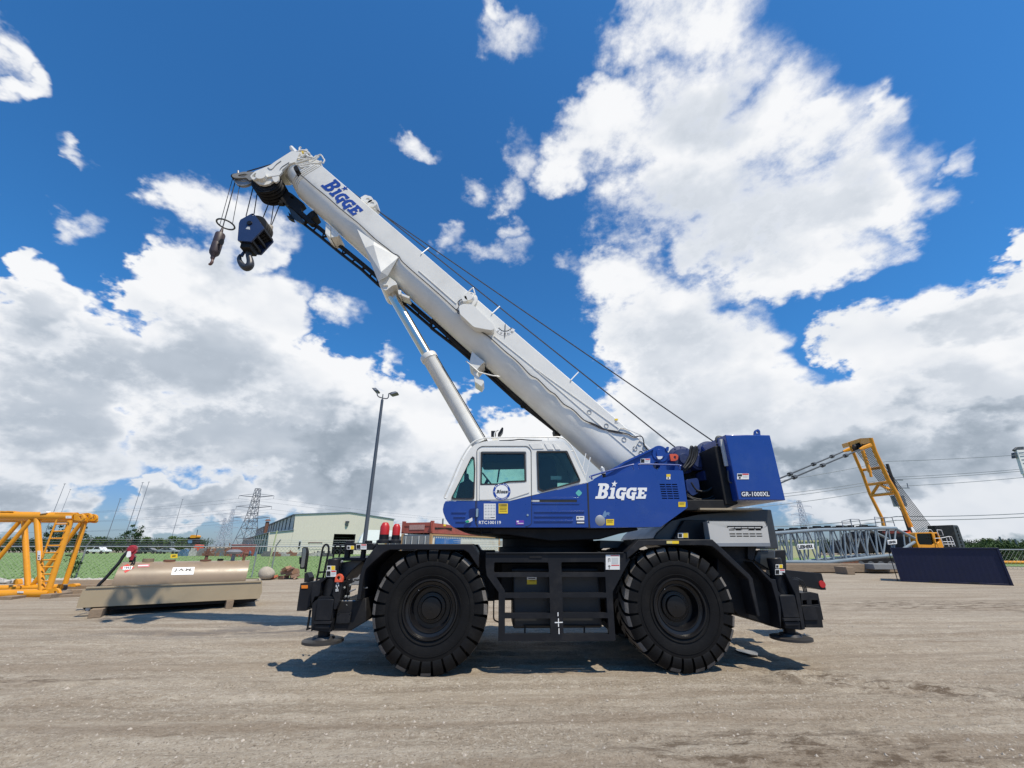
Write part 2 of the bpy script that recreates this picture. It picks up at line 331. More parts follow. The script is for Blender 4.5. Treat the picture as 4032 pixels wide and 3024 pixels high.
    w0 = math_('SUBTRACT', -.2, math_('MULTIPLY', hi, .35)); w1 = math_('ADD', .45, math_('MULTIPLY', hi, .55))
    mr = N.new('ShaderNodeMapRange'); mr.interpolation_type = 'SMOOTHSTEP'; L.new(dens, mr.inputs['Value']); L.new(w0, mr.inputs['From Min']); L.new(w1, mr.inputs['From Max']); alpha = math_('POWER', mr.outputs['Result'], 1.3)
    relief = math_('ADD', math_('MULTIPLY', math_('SUBTRACT', n3, n4), .9), math_('ADD', math_('MULTIPLY', math_('SUBTRACT', .42, v1), .26), math_('MULTIPLY', math_('SUBTRACT', n1, .5), .2)))
    core = sstep(dens, .2, 1.15); nw, _ = noise(flat, 2.4, 3, .45); wob = math_('MULTIPLY', math_('SUBTRACT', nw, .5), .8)
    g2 = field(GREYS, .5)
    shade = math_('ADD', math_('MULTIPLY', sstep(math_('ADD', g, wob), -1.0, 1.0), .36), math_('MULTIPLY', sstep(math_('ADD', g2, wob), -1.3, .9), .54))
    shade = math_('MULTIPLY', shade, core)
    shade = math_('SUBTRACT', math_('ADD', shade, .05), math_('MULTIPLY', relief, .8), clamp=True)
    low = sstep(el, 16, 1); shade = math_('ADD', shade, math_('MULTIPLY', low, .22), clamp=True)
    rp = N.new('ShaderNodeValToRGB'); L.new(shade, rp.inputs[0]); e = rp.color_ramp.elements
    e[0].position = 0; e[0].color = (.94, .95, .97, 1); e[1].position = 1; e[1].color = (.27, .33, .40, 1)
    x = e.new(.25); x.color = (.74, .78, .84, 1); x = e.new(.55); x.color = (.50, .56, .64, 1)
    sky = N.new('ShaderNodeTexSky'); sky.sky_type = 'NISHITA'; sky.sun_disc = False; sky.sun_elevation = SUN_EL; sky.sun_rotation = SUN_AZ
    sky.air_density = 1.0; sky.dust_density = .4; sky.ozone_density = 2.5
    hs = N.new('ShaderNodeMix'); hs.data_type = 'RGBA'; hs.blend_type = 'MULTIPLY'; hs.inputs['Factor'].default_value = 1; L.new(sky.outputs[0], hs.inputs['A']); hz = N.new('ShaderNodeMix'); hz.data_type = 'RGBA'; hz.inputs['A'].default_value = (*SKY_TINT, 1); hz.inputs['B'].default_value = (.50, .66, .98, 1); L.new(sstep(el, 24, 1), hz.inputs['Factor']); L.new(hz.outputs['Result'], hs.inputs['B'])
    m1 = N.new('ShaderNodeMix'); m1.data_type = 'RGBA'; L.new(alpha, m1.inputs['Factor']); L.new(hs.outputs['Result'], m1.inputs['A'])
    cs = vec('SCALE', rp.outputs[0]); cs.node.inputs['Scale'].default_value = 10.0; L.new(cs, m1.inputs['B'])   # the background strength of 0.1 brings clouds back to 1
    L.new(m1.outputs['Result'], bg.inputs['Color']); bg.inputs['Strength'].default_value = 0.1
    w.cycles.sampling_method = 'MANUAL'; w.cycles.sample_map_resolution = 512
SKY_TINT = (.40, 1.10, 1.62)                        # deeper, wetter blue than the default atmosphere
build_sky()

# ------------------------------------------------------------------ ground
def vnoise(x, y, seed=0):
    def h(i, j): 
        n = (i*374761393+j*668265263+seed*1442695041).astype(np.int64); n = (n ^ (n >> 13))*1274126177; return ((n ^ (n >> 16)) & 0xffff)/65535.
    xi = np.floor(x).astype(np.int64); yi = np.floor(y).astype(np.int64); u = x-xi; v = y-yi; u = u*u*(3-2*u); v = v*v*(3-2*v)
    return (h(xi, yi)*(1-u)+h(xi+1, yi)*u)*(1-v)+(h(xi, yi+1)*(1-u)+h(xi+1, yi+1)*u)*v
def ground_h(x, y):
    yy = y+.25*np.sin(x*.13)+.02*x                                        # tracks run nearly along the crane, slightly bent
    r = (vnoise(x*.22, yy*2.6, 1)-.5)*.045+(vnoise(x*.5, yy*6, 2)-.5)*.030+(vnoise(x*1.6, yy*13, 3)-.5)*.02
    r += (vnoise(x*4, y*5, 8)-.5)*.016+(vnoise(x*7, y*7, 4)-.5)*.014+(vnoise(x*14, y*14, 5)-.5)*.012
    for c0, sl, w in ((3.55, .05, .30), (5.35, .05, .30), (4.5, -.10, .25), (6.5, -.02, .3), (2.9, -.04, .25), (9.6, .03, .3), (12.2, -.03, .35)):     # wheel ruts with worn tread prints
        q = (y-c0-sl*x-.15*np.sin(x*.3+c0))/w; band = np.exp(-q**4); tread = np.sign(np.sin(x*20+np.abs(q)*5))*.006*np.clip(vnoise(x*.8, y*.8, 11)*2-.7, 0, 1)
        r += band*(-.014+tread)+.012*np.exp(-((np.abs(q)-1.25)/.3)**2)
    mud = np.exp(-((x-5.6)/2.2)**2-((y-7.0+.35*(x-5))/.45)**2)+np.exp(-((x-5.0)/.7)**2-((y-7.45)/.4)**2)
    r += mud*((vnoise(x*5, y*8, 6)-.45)*.09)
    fade = np.clip((60-np.hypot(x, y))/40, 0, 1)
    return r*fade
def axis(lo, hi, step, far, g=1.22):
    a = list(np.arange(lo, hi+step, step)); s = step; b = []
    v = hi
    while v < far: s *= g; v += s; b.append(v)
    s = step; v = lo; c = []
    while v > -far: s *= g; v -= s; c.append(v)
    return np.array(c[::-1]+a+b)
gx = axis(-9, 10, .06, 4000); gy = np.array([v for v in axis(1.5, 12, .05, 4000) if v > -60])
GX, GY = np.meshgrid(gx, gy); GZ = ground_h(GX, GY)
me = bpy.data.meshes.new('ground'); nx = len(gx); ny = len(gy)
vs = np.stack([GX, GY, GZ], -1).reshape(-1, 3)
i0 = (np.arange(ny-1)[:, None]*nx+np.arange(nx-1)[None]).ravel(); fq = np.stack([i0, i0+1, i0+nx+1, i0+nx], -1)
me.vertices.add(len(vs)); me.vertices.foreach_set('co', vs.ravel()); me.loops.add(fq.size); me.loops.foreach_set('vertex_index', fq.ravel().astype(np.int32))
me.polygons.add(len(fq)); me.polygons.foreach_set('loop_start', np.arange(0, fq.size, 4, dtype=np.int32)); me.polygons.foreach_set('loop_total', np.full(len(fq), 4, np.int32)); me.update(); me.validate()
me.polygons.foreach_set('use_smooth', [True]*len(me.polygons))
def ground_mat():
    m = bpy.data.materials.new('crushed_gravel'); t, N, L = nt(m); b = N['Principled BSDF']; b.inputs['Roughness'].default_value = .92; b.inputs['Specular IOR Level'].default_value = .15
    tc = N.new('ShaderNodeTexCoord')
    def mp(s, r=0):
        n = N.new('ShaderNodeMapping'); n.inputs['Scale'].default_value = s; n.inputs['Rotation'].default_value = (0, 0, r); L.new(tc.outputs['Object'], n.inputs['Vector']); return n.outputs[0]
    def no(v, s, d=6, r=.6):
        n = N.new('ShaderNodeTexNoise'); n.inputs['Scale'].default_value = s; n.inputs['Detail'].default_value = d; n.inputs['Roughness'].default_value = r; L.new(v, n.inputs['Vector']); return n.outputs['Fac']
    def rng_(v, a, b_, c=0, d=1):
        n = N.new('ShaderNodeMapRange'); n.inputs['From Min'].default_value = a; n.inputs['From Max'].default_value = b_; n.inputs['To Min'].default_value = c; n.inputs['To Max'].default_value = d; L.new(v, n.inputs['Value']); return n.outputs[0]
    def mix(f, a, c):
        n = N.new('ShaderNodeMix'); n.data_type = 'RGBA'
        L.new(f, n.inputs['Factor'])
        for k, q in (('A', a), ('B', c)):
            if isinstance(q, tuple): n.inputs[k].default_value = (*q, 1)
            else: L.new(q, n.inputs[k])
        return n.outputs['Result']
    def mul(a, b_):
        n = N.new('ShaderNodeMath'); n.operation = 'MULTIPLY'; L.new(a, n.inputs[0]); L.new(b_, n.inputs[1]); return n.outputs[0]
    c = mix(rng_(no(mp((.12, 1.1, 1)), 1.0, 7, .62), .32, .68), GC0, GC1)          # long streaks left by tyres
    c = mix(rng_(no(mp((.35, 2.6, 1), .03), 1.4, 8, .7), .46, .66, 0, .7), c, GC2)
    c = mix(rng_(no(mp((.2, 1.6, 1), -.04), .9, 8, .7), .52, .7, 0, .6), c, GC3)
    c = mix(rng_(no(mp((1, 1, 1)), .25, 5), .45, .7, 0, .45), c, GC4); c = mix(rng_(no(mp((1, 1.3, 1)), 9, 5, .7), .50, .64, 0, .55), c, (.235, .19, .14)); c = mix(rng_(no(mp((1, 1.2, 1)), 13, 5, .7), .52, .66, 0, .6), c, (.45, .395, .315))
    c = mix(rng_(no(mp((1, 1, 1)), 26, 4, .7), .54, .66, 0, .8), c, (.50, .45, .375))       # pale chips
    c = mix(rng_(no(mp((1, 1, 1)), 38, 3, .7), .55, .68, 0, .8), c, (.10, .08, .06))     # dark grit
    c = mix(rng_(no(mp((.5, 1.5, 1)), 5, 6, .75), .55, .68, 0, .5), c, (.13, .10, .07)); c = mix(rng_(no(mp((.6, 1.6, 1), .05), 4, 6, .75), .54, .66, 0, .5), c, (.47, .42, .34))
    trk = rng_(no(mp((.10, 1.25, 1), .02), 1.3, 7, .62), .47, .60); c = mix(rng_(trk, 0, 1, 0, .42), c, (.20, .15, .104))          # packed brown wheel tracks
    trk2 = rng_(no(mp((.14, 1.9, 1), -.05), 1.1, 7, .62), .52, .64); c = mix(rng_(trk2, 0, 1, 0, .32), c, (.46, .40, .315))
    # damp churned soil
    sx = N.new('ShaderNodeSeparateXYZ'); L.new(tc.outputs['Object'], sx.inputs[0])
    def spot(x, y, rx, ry, sl=0.):
        n = N.new('ShaderNodeVectorMath'); n.operation = 'SUBTRACT'; L.new(tc.outputs['Object'], n.inputs[0]); n.inputs[1].default_value = (x, y, 0)
        q = N.new('ShaderNodeMapping'); q.inputs['Rotation'].default_value = (0, 0, -sl); q.inputs['Scale'].default_value = (1, 1, 0); L.new(n.outputs[0], q.inputs['Vector'])
        s = N.new('ShaderNodeVectorMath'); s.operation = 'MULTIPLY'; L.new(q.outputs[0], s.inputs[0]); s.inputs[1].default_value = (1/rx, 1/ry, 0)
        l = N.new('ShaderNodeVectorMath'); l.operation = 'LENGTH'; L.new(s.outputs[0], l.inputs[0]); return rng_(l.outputs['Value'], 0, 1, 1, 0)
    mn = no(mp((.9, 2.2, 1), .12), 2.2, 8, .72)
    spots = [spot(5.9, 6.75, 2.6, .7, -.36), spot(4.9, 7.5, .9, .5, 0), spot(15.5, 15.2, 6.5, 2.0, 0), spot(19, 13.2, 4, 1.0, -.2), spot(3.2, 4.9, 3.0, .8, -.1), spot(-9, 7.6, 5, .5, 0), spot(6.5, 4.3, 3.0, .8, -.1)]
    acc = spots[0]
    for s_ in spots[1:]:
        n = N.new('ShaderNodeMath'); n.operation = 'MAXIMUM'; L.new(acc, n.inputs[0]); L.new(s_, n.inputs[1]); acc = n.outputs[0]
    wet = mul(rng_(acc, 0, .6), rng_(mn, .47, .58)); c = mix(mul(wet, rng_(wet, 0, 1, .6, .85)), c, (.105, .075, .05))
    boom_shade = mul(spot(-5.5, 11.4, 5.5, .9, .06), rng_(no(mp((.6, 2, 1)), 1.5, 6), .40, .55)); c = mix(mul(boom_shade, rng_(boom_shade, 0, 1, .9, .9)), c, (.12, .11, .105))  # dark band: cast shadow of the boom painted into the ground colour
    L.new(c, b.inputs['Base Color'])
    bp = N.new('ShaderNodeBump'); bp.inputs['Strength'].default_value = .9; bp.inputs['Distance'].default_value = .03
    s = N.new('ShaderNodeMath'); s.operation = 'ADD'; L.new(no(mp((1, 1, 1)), 30, 6, .7), s.inputs[0]); L.new(no(mp((1, 3, 1)), 6, 6, .7), s.inputs[1]); L.new(s.outputs[0], bp.inputs['Height']); L.new(bp.outputs[0], b.inputs['Normal'])
    return m
GC0, GC1, GC2, GC3, GC4 = (.355, .30, .23), (.275, .226, .168), (.44, .385, .31), (.20, .16, .117), (.31, .27, .215)
me.materials.append(ground_mat()); go = bpy.data.objects.new('ground', me); COL.objects.link(go); tag(go, kind='structure')

# loose stones lying on the yard
def stones():
    mb = MB(); n = 5200
    for i in range(n):
        y = 2.2+10.5*rng.random()**1.6; x = (rng.random()-.5)*2*(y*1.15+.8); s = .006+.016*rng.random()**3+(.012 if rng.random() < .03 else 0)
        z = float(ground_h(np.array(x), np.array(y)))
        a = rng.random()*6.3; pts = []
        for k in range(4): pts.append((x+s*math.cos(a+k*1.57)*(.7+.6*rng.random()), y+s*math.sin(a+k*1.57)*(.7+.6*rng.random()), z-.004+s*.3*rng.random()))
        top = (x+s*.3*(rng.random()-.5), y+s*.3*(rng.random()-.5), z+s*(.5+.5*rng.random()))
        mb.add(pts+[top], [(0, 1, 4), (1, 2, 4), (2, 3, 4), (3, 0, 4)])
    tag(mb.build('gravel', mat('loose_stone', (.40, .35, .29), .9, var=.5, vscale=6), smooth=0, recalc=False), kind='stuff')
stones()
# puddle beside the rear tyre
pl = Z4([(1265, 1292), (1360, 1296), (1440, 1310), (1480, 1330), (1475, 1350), (1440, 1345), (1400, 1340), (1340, 1322), (1290, 1310)])
pm = bpy.data.materials.new('muddy_water'); t, N, L = nt(pm); N['Principled BSDF'].inputs['Base Color'].default_value = (.14, .13, .12, 1); N['Principled BSDF'].inputs['Roughness'].default_value = .06
pb = MB(); pts = [gr(x, y, .012) for x, y in rnd(pl, 12)]; pb.prism([pts], (0, 0, -.02)); tag(pb.build('puddle', pm), kind='structure')

# grass field beyond the yard
def grass_mat():
    m = mat('grass', (.15, .235, .07), .9, var=.2, vscale=.6, dirt=(.20, .235, .09), damt=.4, dscale=.12, bump=.08, bscale=9); return m
M['grass'] = grass_mat()
gl = [gr(-900, 2300), gr(0, 2286), gr(400, 2283), gr(1060, 2279), gr(1400, 2277), gr(1900, 2275)]
gb = MB(); near = [np.array([p[0], p[1], .02]) for p in gl]; near = [np.array([-140, 24., .02])]+near[1:]
poly = near+[np.array([near[-1][0]+30, 75., .02]), np.array([-25., 140., .02]), np.array([-420., 140., .02])]
gb.prism([poly], (0, 0, .02)); tag(gb.build('grass_field', M['grass'], smooth=0), kind='structure')
gb = MB(); poly = [np.array([40., 52, .02]), np.array([55., 38, .02]), np.array([160., 38, .02]), np.array([260., 90, .02]), np.array([40., 90, .02])]
gb.prism([poly], (0, 0, .02)); tag(gb.build('grass_verge', M['grass'], smooth=0), kind='structure')
def blades():
    mb = MB(); P = []
    n = 20000
    for i in range(n):
        t = rng.random()**1.7; yv = 27.5+t*70; x = -150+rng.random()*(150-4+yv*.05)
        s = .03+.06*rng.random(); a = rng.random()*3.14; w = .05+.05*rng.random()
        dx, dy = math.cos(a)*w, math.sin(a)*w; l = (rng.random()-.5)*.1
        yl = np.interp(x, [p[0] for p in near], [p[1] for p in near])
        if yv < yl+.1: continue
        mb.add([(x-dx, yv-dy, .03), (x+dx, yv+dy, .03), (x+l, yv+l, .04+s)], [(0, 1, 2)])
    tag(mb.build('grass_tufts', mat('grass_blades', (.155, .245, .07), .8, var=.5, vscale=2), smooth=0, recalc=False), kind='stuff')
blades()

# ------------------------------------------------------------------ the rough-terrain crane
YN, YF, YC = 7.5, 10.8, 9.05                        # near side, far side, boom centre line
P0 = Y(YN)
crane = thing('mobile_crane', 'large blue and white two axle rough terrain crane with raised boom in middle of yard', 'crane', (1.05, 9.1, 0))
K = M['black']; KD = M['blackdark']
def fit(bl, br, tl):                                # map unit text space to a parallelogram in space
    bl, br, tl = (np.array(p, float) for p in (bl, br, tl)); return lambda u, v: bl+(br-bl)*u+(tl-bl)*v
def text(s, bl, br, tl, m, parent, bold=0., name='lettering', out=None):
    cu = bpy.data.curves.new('t', 'FONT'); cu.body = s; cu.size = 1; cu.offset = bold; cu.resolution_u = 2; cu.fill_mode = 'FRONT'
    ob = bpy.data.objects.new('t', cu); COL.objects.link(ob); dg = bpy.context.evaluated_depsgraph_get(); me = bpy.data.meshes.new_from_object(ob.evaluated_get(dg)); bpy.data.objects.remove(ob)
    co = np.array([v.co[:2] for v in me.vertices]); lo = co.min(0); hi = co.max(0); co = (co-lo)/(hi-lo); F = fit(bl, br, tl)
    n = np.cross(np.array(br)-bl, np.array(tl)-bl); n = n/np.linalg.norm(n)
    mb = MB(); mb.add([F(u, v) for u, v in co], [tuple(p.vertices) for p in me.polygons]); bpy.data.meshes.remove(me); return mb.build(name, m, parent, smooth=0, recalc=False)
BIG = {'B': ([(0, 0), (5.9, 0), (7.9, .7), (8.8, 2.7), (8.1, 4.5), (7.1, 5.2), (8.1, 6), (8.6, 7.7), (7.7, 9.3), (5.8, 10), (.3, 10), (.3, 8.4), (1.5, 8.4), (1.5, 1.6), (0, 1.6)], [[(4, 1.7), (5.4, 1.8), (6, 2.9), (5.4, 4.1), (4, 4.2)], [(4, 5.9), (5.3, 6), (5.8, 7.1), (5.3, 8.2), (4, 8.3)]]),
 'I': ([(0, 0), (4.6, 0), (4.6, 1.4), (3.7, 1.4), (3.7, 7.2), (.3, 7.2), (.3, 5.8), (1.2, 5.8), (1.2, 1.4), (0, 1.4)], []),
 'G': ([(3.9, 4.2), (7.4, 4.2), (7.4, 2.9), (6.7, 2.9), (6.7, -.9), (4.6, -.9), (4.6, 0), (2.4, .05), (.7, .9), (0, 2.6), (0, 4.7), (.7, 6.3), (2.4, 7.2), (7, 7.2), (7, 4.9), (5.1, 4.9), (4.4, 5.7), (3, 5.5), (2.5, 4.6), (2.5, 2.8), (3, 1.8), (4.3, 1.7), (4.5, 2.8), (3.9, 2.8)], []),
 'E': ([(0, 0), (7, 0), (7.3, 2.7), (5.6, 2.7), (5.2, 1.5), (3.7, 1.5), (3.7, 2.9), (5.6, 2.9), (5.6, 4.4), (3.7, 4.4), (3.7, 5.7), (5.2, 5.7), (5.6, 4.8), (7.2, 4.8), (7, 7.2), (.3, 7.2), (.3, 5.8), (1.2, 5.8), (1.2, 1.4), (0, 1.4)], [])}
def logo(bl, br, tl, m, parent, out, shear=.12, star=True):
    W = 37.; F = fit(bl, br, tl); n = np.cross(np.array(br)-bl, np.array(tl)-bl); n = n/np.linalg.norm(n)*out; mb = MB(); x = 0
    for ch, adv in (('B', 9.4), ('I', 5.), ('G', 7.6), ('G', 7.6), ('E', 7.4)):
        o, hs = BIG[ch]; f = lambda l: [F((x+a+shear*b*1.6)/W/1.05, b/10) for a, b in l]
        mb.prism([f(o)]+[f(h) for h in hs], n)
        if ch == 'I': mb.prism([f([(2.6+(2.3 if k % 2 == 0 else .95)*math.sin(k*math.pi/5), 9.6+(2.3 if k % 2 == 0 else .95)*math.cos(k*math.pi/5)) for k in range(10)])], n)
        x += adv
    return mb.build('lettering', m, parent, smooth=0)
def sticker(pl, Z, a, b, off, base, parent, patch=(), name='sticker'):
    x0, y0 = Z(*a); x1, y1 = Z(*b); mb = MB(); mats = [base]
    mb.rect(pl, (x0, y0), (x1, y1), off-.004, off)
    for (u0, v0, u1, v1, mm) in patch:
        if mm not in mats: mats.append(mm)
        mb.mi = mats.index(mm); mb.rect(pl, (x0+(x1-x0)*u0, y0+(y1-y0)*v0), (x0+(x1-x0)*u1, y0+(y1-y0)*v1), off-.006, off-.0035)
    return mb.build(name, mats, parent, smooth=0)
LINES = lambda x0, x1, ys, mm, h=.05: [(x0, y, x1, y+h, mm) for y in ys]
WARN = [(.04, .12, .42, .9, M['stk_k']), (.5, .06, .97, .26, M['stk_r']), (.5, .38, .94, .44, M['stk_s']), (.5, .52, .94, .58, M['stk_s']), (.5, .66, .8, .72, M['stk_s']), (.12, .3, .2, .7, M['stk_w']), (.27, .2, .34, .5, M['stk_w'])]
YEL = [(.06, .2, .4, .85, M['stk_k']), (.52, .05, .97, .95, M['stk_y']), (.16, .3, .22, .75, M['stk_w'])]

# wheels ------------------------------------------------------------
def wheel(x, near=True):
    w = MB(); R, W = .935, .74; y0 = 0.
    prof = [(.40, .10), (.43, .045), (.50, .02), (.60, .0), (.68, -.002), (.72, .004), (.735, .03), (.80, .055), (.85, .10), (.872, .15), (.875, W/2), (.872, W-.15), (.85, W-.10), (.78, W-.03), (.6, W), (.43, W-.05), (.40, W-.10)]
    yb = YN if near else YF-W; s = 1 if near else -1
    o = (x, YN, R-.005) if near else (x, YF, R-.005); ax = (0, s, 0)
    root = bpy.data.objects.new('wheel', None); COL.objects.link(root); root.parent = crane; root.location = Vector(o)-Vector(crane.location); ORG[root.name] = np.array(o)
    w.lathe(prof, o, ax, 72)
    # moulded rings on the sidewall
    for r in (.50, .655): w.lathe([(r-.008, .02), (r-.004, .006 if r < .6 else -.010), (r+.004, .006 if r < .6 else -.010), (r+.008, .02)], o, ax, 72)
    n = 28; pitch = 2*math.pi/n
    path = [(.712, .004, 0), (.735, -.006, 0), (.80, -.006, .0), (.872, .012, .0), (.925, .050, .01), (.938, .14, .05), (.940, .25, .13), (.938, W/2+.03, .20)]
    for side in (0, 1):
        for k in range(n):
            a0 = (k+.5*side)*pitch
            secs = []
            for (r, h, da) in path:
                wd = pitch*(.80-.20*min(1, max(h, 0)/.2)) if h < W/2 else pitch*.5
                aa = a0+da; hh = h if side == 0 else W-h
                rin = .70 if r < .8 else .85; hin = (h+.10 if r < .93 else h); hin = hin if side == 0 else W-hin
                ring = []
                for q, (rr, hq) in ((-.5, (r, hh)), (.5, (r, hh)), (.5, (rin, hin)), (-.5, (rin, hin))):
                    an = aa+q*wd; ring.append((o[0]+rr*math.sin(an), o[1]+s*hq, o[2]+rr*math.cos(an)))
                secs.append(ring)
            nf = len(w.f); w.loft(secs)
            for i in range(len(path)-1):
                if i >= 4 or (i == 3 and rng.random() < .5): w.m[nf+i*4] = 1
    w.build('tyre', [M['rubber'], M['dusty']], root, smooth=32)
    r = MB(); r.lathe([(.445, .05), (.452, .030), (.44, .012), (.42, .012), (.408, .03), (.40, .075), (.355, .085), (.345, .075), (.332, .075), (.325, .10), (.318, .20), (.30, .235), (.20, .24), (.20, .5)], o, ax, 64)
    r.build('rim', M['rim'], root, smooth=30)
    h = MB(); h.lathe([(.235, .25), (.235, .215), (.225, .205), (.175, .20), (.165, .165), (.158, .158), (.05, .15), (.02, .15), (.018, .145), (0, .145)], o, ax, 48)
    for k in range(30):
        q = 2*math.pi*k/30; c = np.array((o[0]+.205*math.cos(q), o[1]+s*.19, o[2]+.205*math.sin(q))); h.cyl(c, c+np.array((0, s*.02, 0)), .010, seg=6)
    h.cyl((o[0]-.11, o[1]+s*.152, o[2]+.03), (o[0]-.11, o[1]+s*.17, o[2]+.03), .016, seg=10)
    h.build('hub', M['rim'], root, smooth=30)
    v = MB(); v.tube([(o[0]-.20, o[1]+s*.11, o[2]+.26), (o[0]-.205, o[1]+s*.07, o[2]+.27), (o[0]-.21, o[1]+s*.05, o[2]+.275)], .006, 6); v.build('valve', M['steel'], root)
for xx in (-1.0, 3.12):
    wheel(xx, True); wheel(xx, False)
    a = MB(); a.cyl((xx, 8.1, .93), (xx, 10.2, .93), .16); a.lathe([(.16, -.5), (.34, -.2), (.36, 0), (.34, .2), (.16, .5)], (xx, 9.15, .93)); a.build('axle', KD, crane)

# chassis ----------------------------------------------------------------
c = MB(); c.box(-2.35, 4.75, 8.45, 9.75, .95, 1.62); c.box(.15, 2.3, 8.0, 10.3, 1.0, 1.6); c.build('chassis_frame', KD, crane, bevel=.02)
fl_out = Z1([(632, 960), (655, 760), (676, 690), (716, 612), (800, 503), (1578, 500), (1628, 577), (1622, 690), (1618, 672)])
fl = Z1([(632, 960), (655, 760), (676, 690), (716, 612), (800, 503), (1578, 500), (1628, 577), (1628, 700), (1545, 575), (1500, 549), (905, 549), (855, 572), (762, 655), (708, 708), (690, 762), (662, 960)])
fr = Z4([(272, 406), (388, 290), (1060, 288), (1112, 336), (1402, 612), (1428, 645), (1497, 995), (1470, 997), (1388, 655), (1098, 385), (1050, 350), (985, 343), (458, 343), (402, 368), (276, 470)])
def fender(pts):
    f = MB(); f.slab(P0, pts, -.03, .86); return f
fender(fl).build('fender', K, crane, bevel=.012); fender(fr).build('fender', K, crane, bevel=.012)
def far_copy(o, dy):                                # the same part on the far side of the crane
    d = o.copy(); d.parent = o.parent; COL.objects.link(d); d.location.y += dy; return d
for o in [o for o in crane.children if o.name.startswith('fender')]: far_copy(o, YF-YN-.83)
# inner wheel-well walls keep the arches dark
c = MB(); c.box(-2.0, 0.05, 8.36, 8.42, .95, 1.80); c.box(2.15, 4.2, 8.36, 8.42, .95, 1.80); c.box(-2.0, .05, 9.9, 9.96, .95, 1.8); c.box(2.15, 4.2, 9.9, 9.96, .95, 1.8); c.build('wheel_well', KD, crane)
# deck and side access frame with rungs
deck = MB(); p = P0.pt(*ZE(0, 190)); q = P0.pt(*ZE(2140, 188)); zt = (p[2]+q[2])/2
deck.box(p[0]-.03, q[0]-.03, YN+.03, YF-.03, zt-.03, zt); deck.box(p[0]-.03, q[0]-.03, YN-.03, YN+.08, zt-.012, zt+.012); deck.build('deck_plate', K, crane, bevel=.006)
fo = ZE([(-30, 196), (2142, 194), (2215, 288), (1945, 790), (1960, 1100), (1992, 1553), (165, 1558), (172, 800), (-12, 540), (-30, 400)])
H = [ZE(rnd(h, 22, 3)) for h in ([(102, 333), (945, 333), (955, 488), (98, 490)], [(1146, 330), (1815, 327), (1826, 486), (1150, 488)])]
H += [ZE(h) for h in ([(135, 562), (957, 562), (966, 808), (268, 810), (266, 772)], [(272, 888), (967, 888), (974, 1124), (270, 1126)], [(270, 1206), (975, 1206), (982, 1452), (270, 1446)],
      [(1152, 560), (1832, 560), (1843, 806), (1162, 808)], [(1166, 880), (1850, 880), (1864, 1117), (1170, 1118)], [(1174, 1200), (1872, 1200), (1892, 1448), (1182, 1450)])]
f = MB(); f.slab(P0, fo, 0, .09, H); f.build('access_ladder', K, crane, bevel=.006)
f = MB()
for a, b in ((660, 845),): f.rect(P0, ZE(a-10, 190), ZE(b, 265), -.012, .0)
f.build('step_recess', KD, crane)
pt = Y(7.78); t_ = MB(); a = pt.pt(*ZE(392, 560)); b_ = pt.pt(*ZE(1790, 1355)); t_.box(a[0], b_[0], 7.78, 8.5, b_[2], a[2]+.05); t_.build('fuel_tank', mat('tank_black', (.022, .023, .025), .45, var=.3), crane, bevel=.04, seg=3)
t_ = MB(); t_.cyl(pt.pt(*ZE(380, 455)), pt.pt(*ZE(1700, 455)), .05); t_.build('air_pipe', K, crane)
t_ = MB()
for x0 in (570, 1495): t_.rect(pt, ZE(x0, 1340), ZE(x0+22, 1460), -.02, .01)
t_.rect(pt, ZE(560, 1305), ZE(1760, 1320), -.04, -.01); t_.build('tank_strap', KD, crane)
sticker(pt, ZE, (612, 560), (762, 675), -.008, M['stk_w'], crane, [(.0, .38, 1, 1, M['stk_y']), (.15, .15, .85, .25, M['stk_k']), (.25, .48, .85, .56, M['stk_k'])])
sticker(P0, ZE, (1838, 216), (2055, 446), -.006, M['stk_w'], crane, [(.36, .03, .95, .09, M['stk_r']), (.4, .68, .97, .74, M['stk_r']), (.42, .18, .9, .62, M['stk_s']), (.16, .25, .2, .5, M['stk_k']), (.2, .24, .32, .28, M['stk_k']), (.28, .3, .32, .46, M['stk_k']), (.16, .74, .34, .78, M['stk_k']), (.22, .7, .27, .96, M['stk_k'])])
cr = MB()                                           # sprayed centre mark
for a, b in (((1088, 1110), (1102, 1170)), ((1095, 1205), (1110, 1335)), ((1103, 1360), (1118, 1448))): cr.slab(P0, ZE([a, (a[0]+13, a[1]), b, (b[0]-13, b[1])]), -.004, -.001)
cr.slab(P0, ZE([(1045, 1262), (1168, 1258), (1168, 1273), (1045, 1278)]), -.007, -.0045); cr.build('centre_mark', M['letter_w'], crane, smooth=0)
hs_ = MB()
for x0, y0, y1 in ((96, 920, 1260),): hs_.tube(spl([Y(7.9).pt(*ZE(x0, y0)), Y(7.9).pt(*ZE(x0-2, y0+180)), Y(7.9).pt(*ZE(x0+5, y1-40)), Y(7.9).pt(*ZE(x0+80, y1+5))]), .012, 6)
hs_.build('brake_hose', M['hose'], crane)

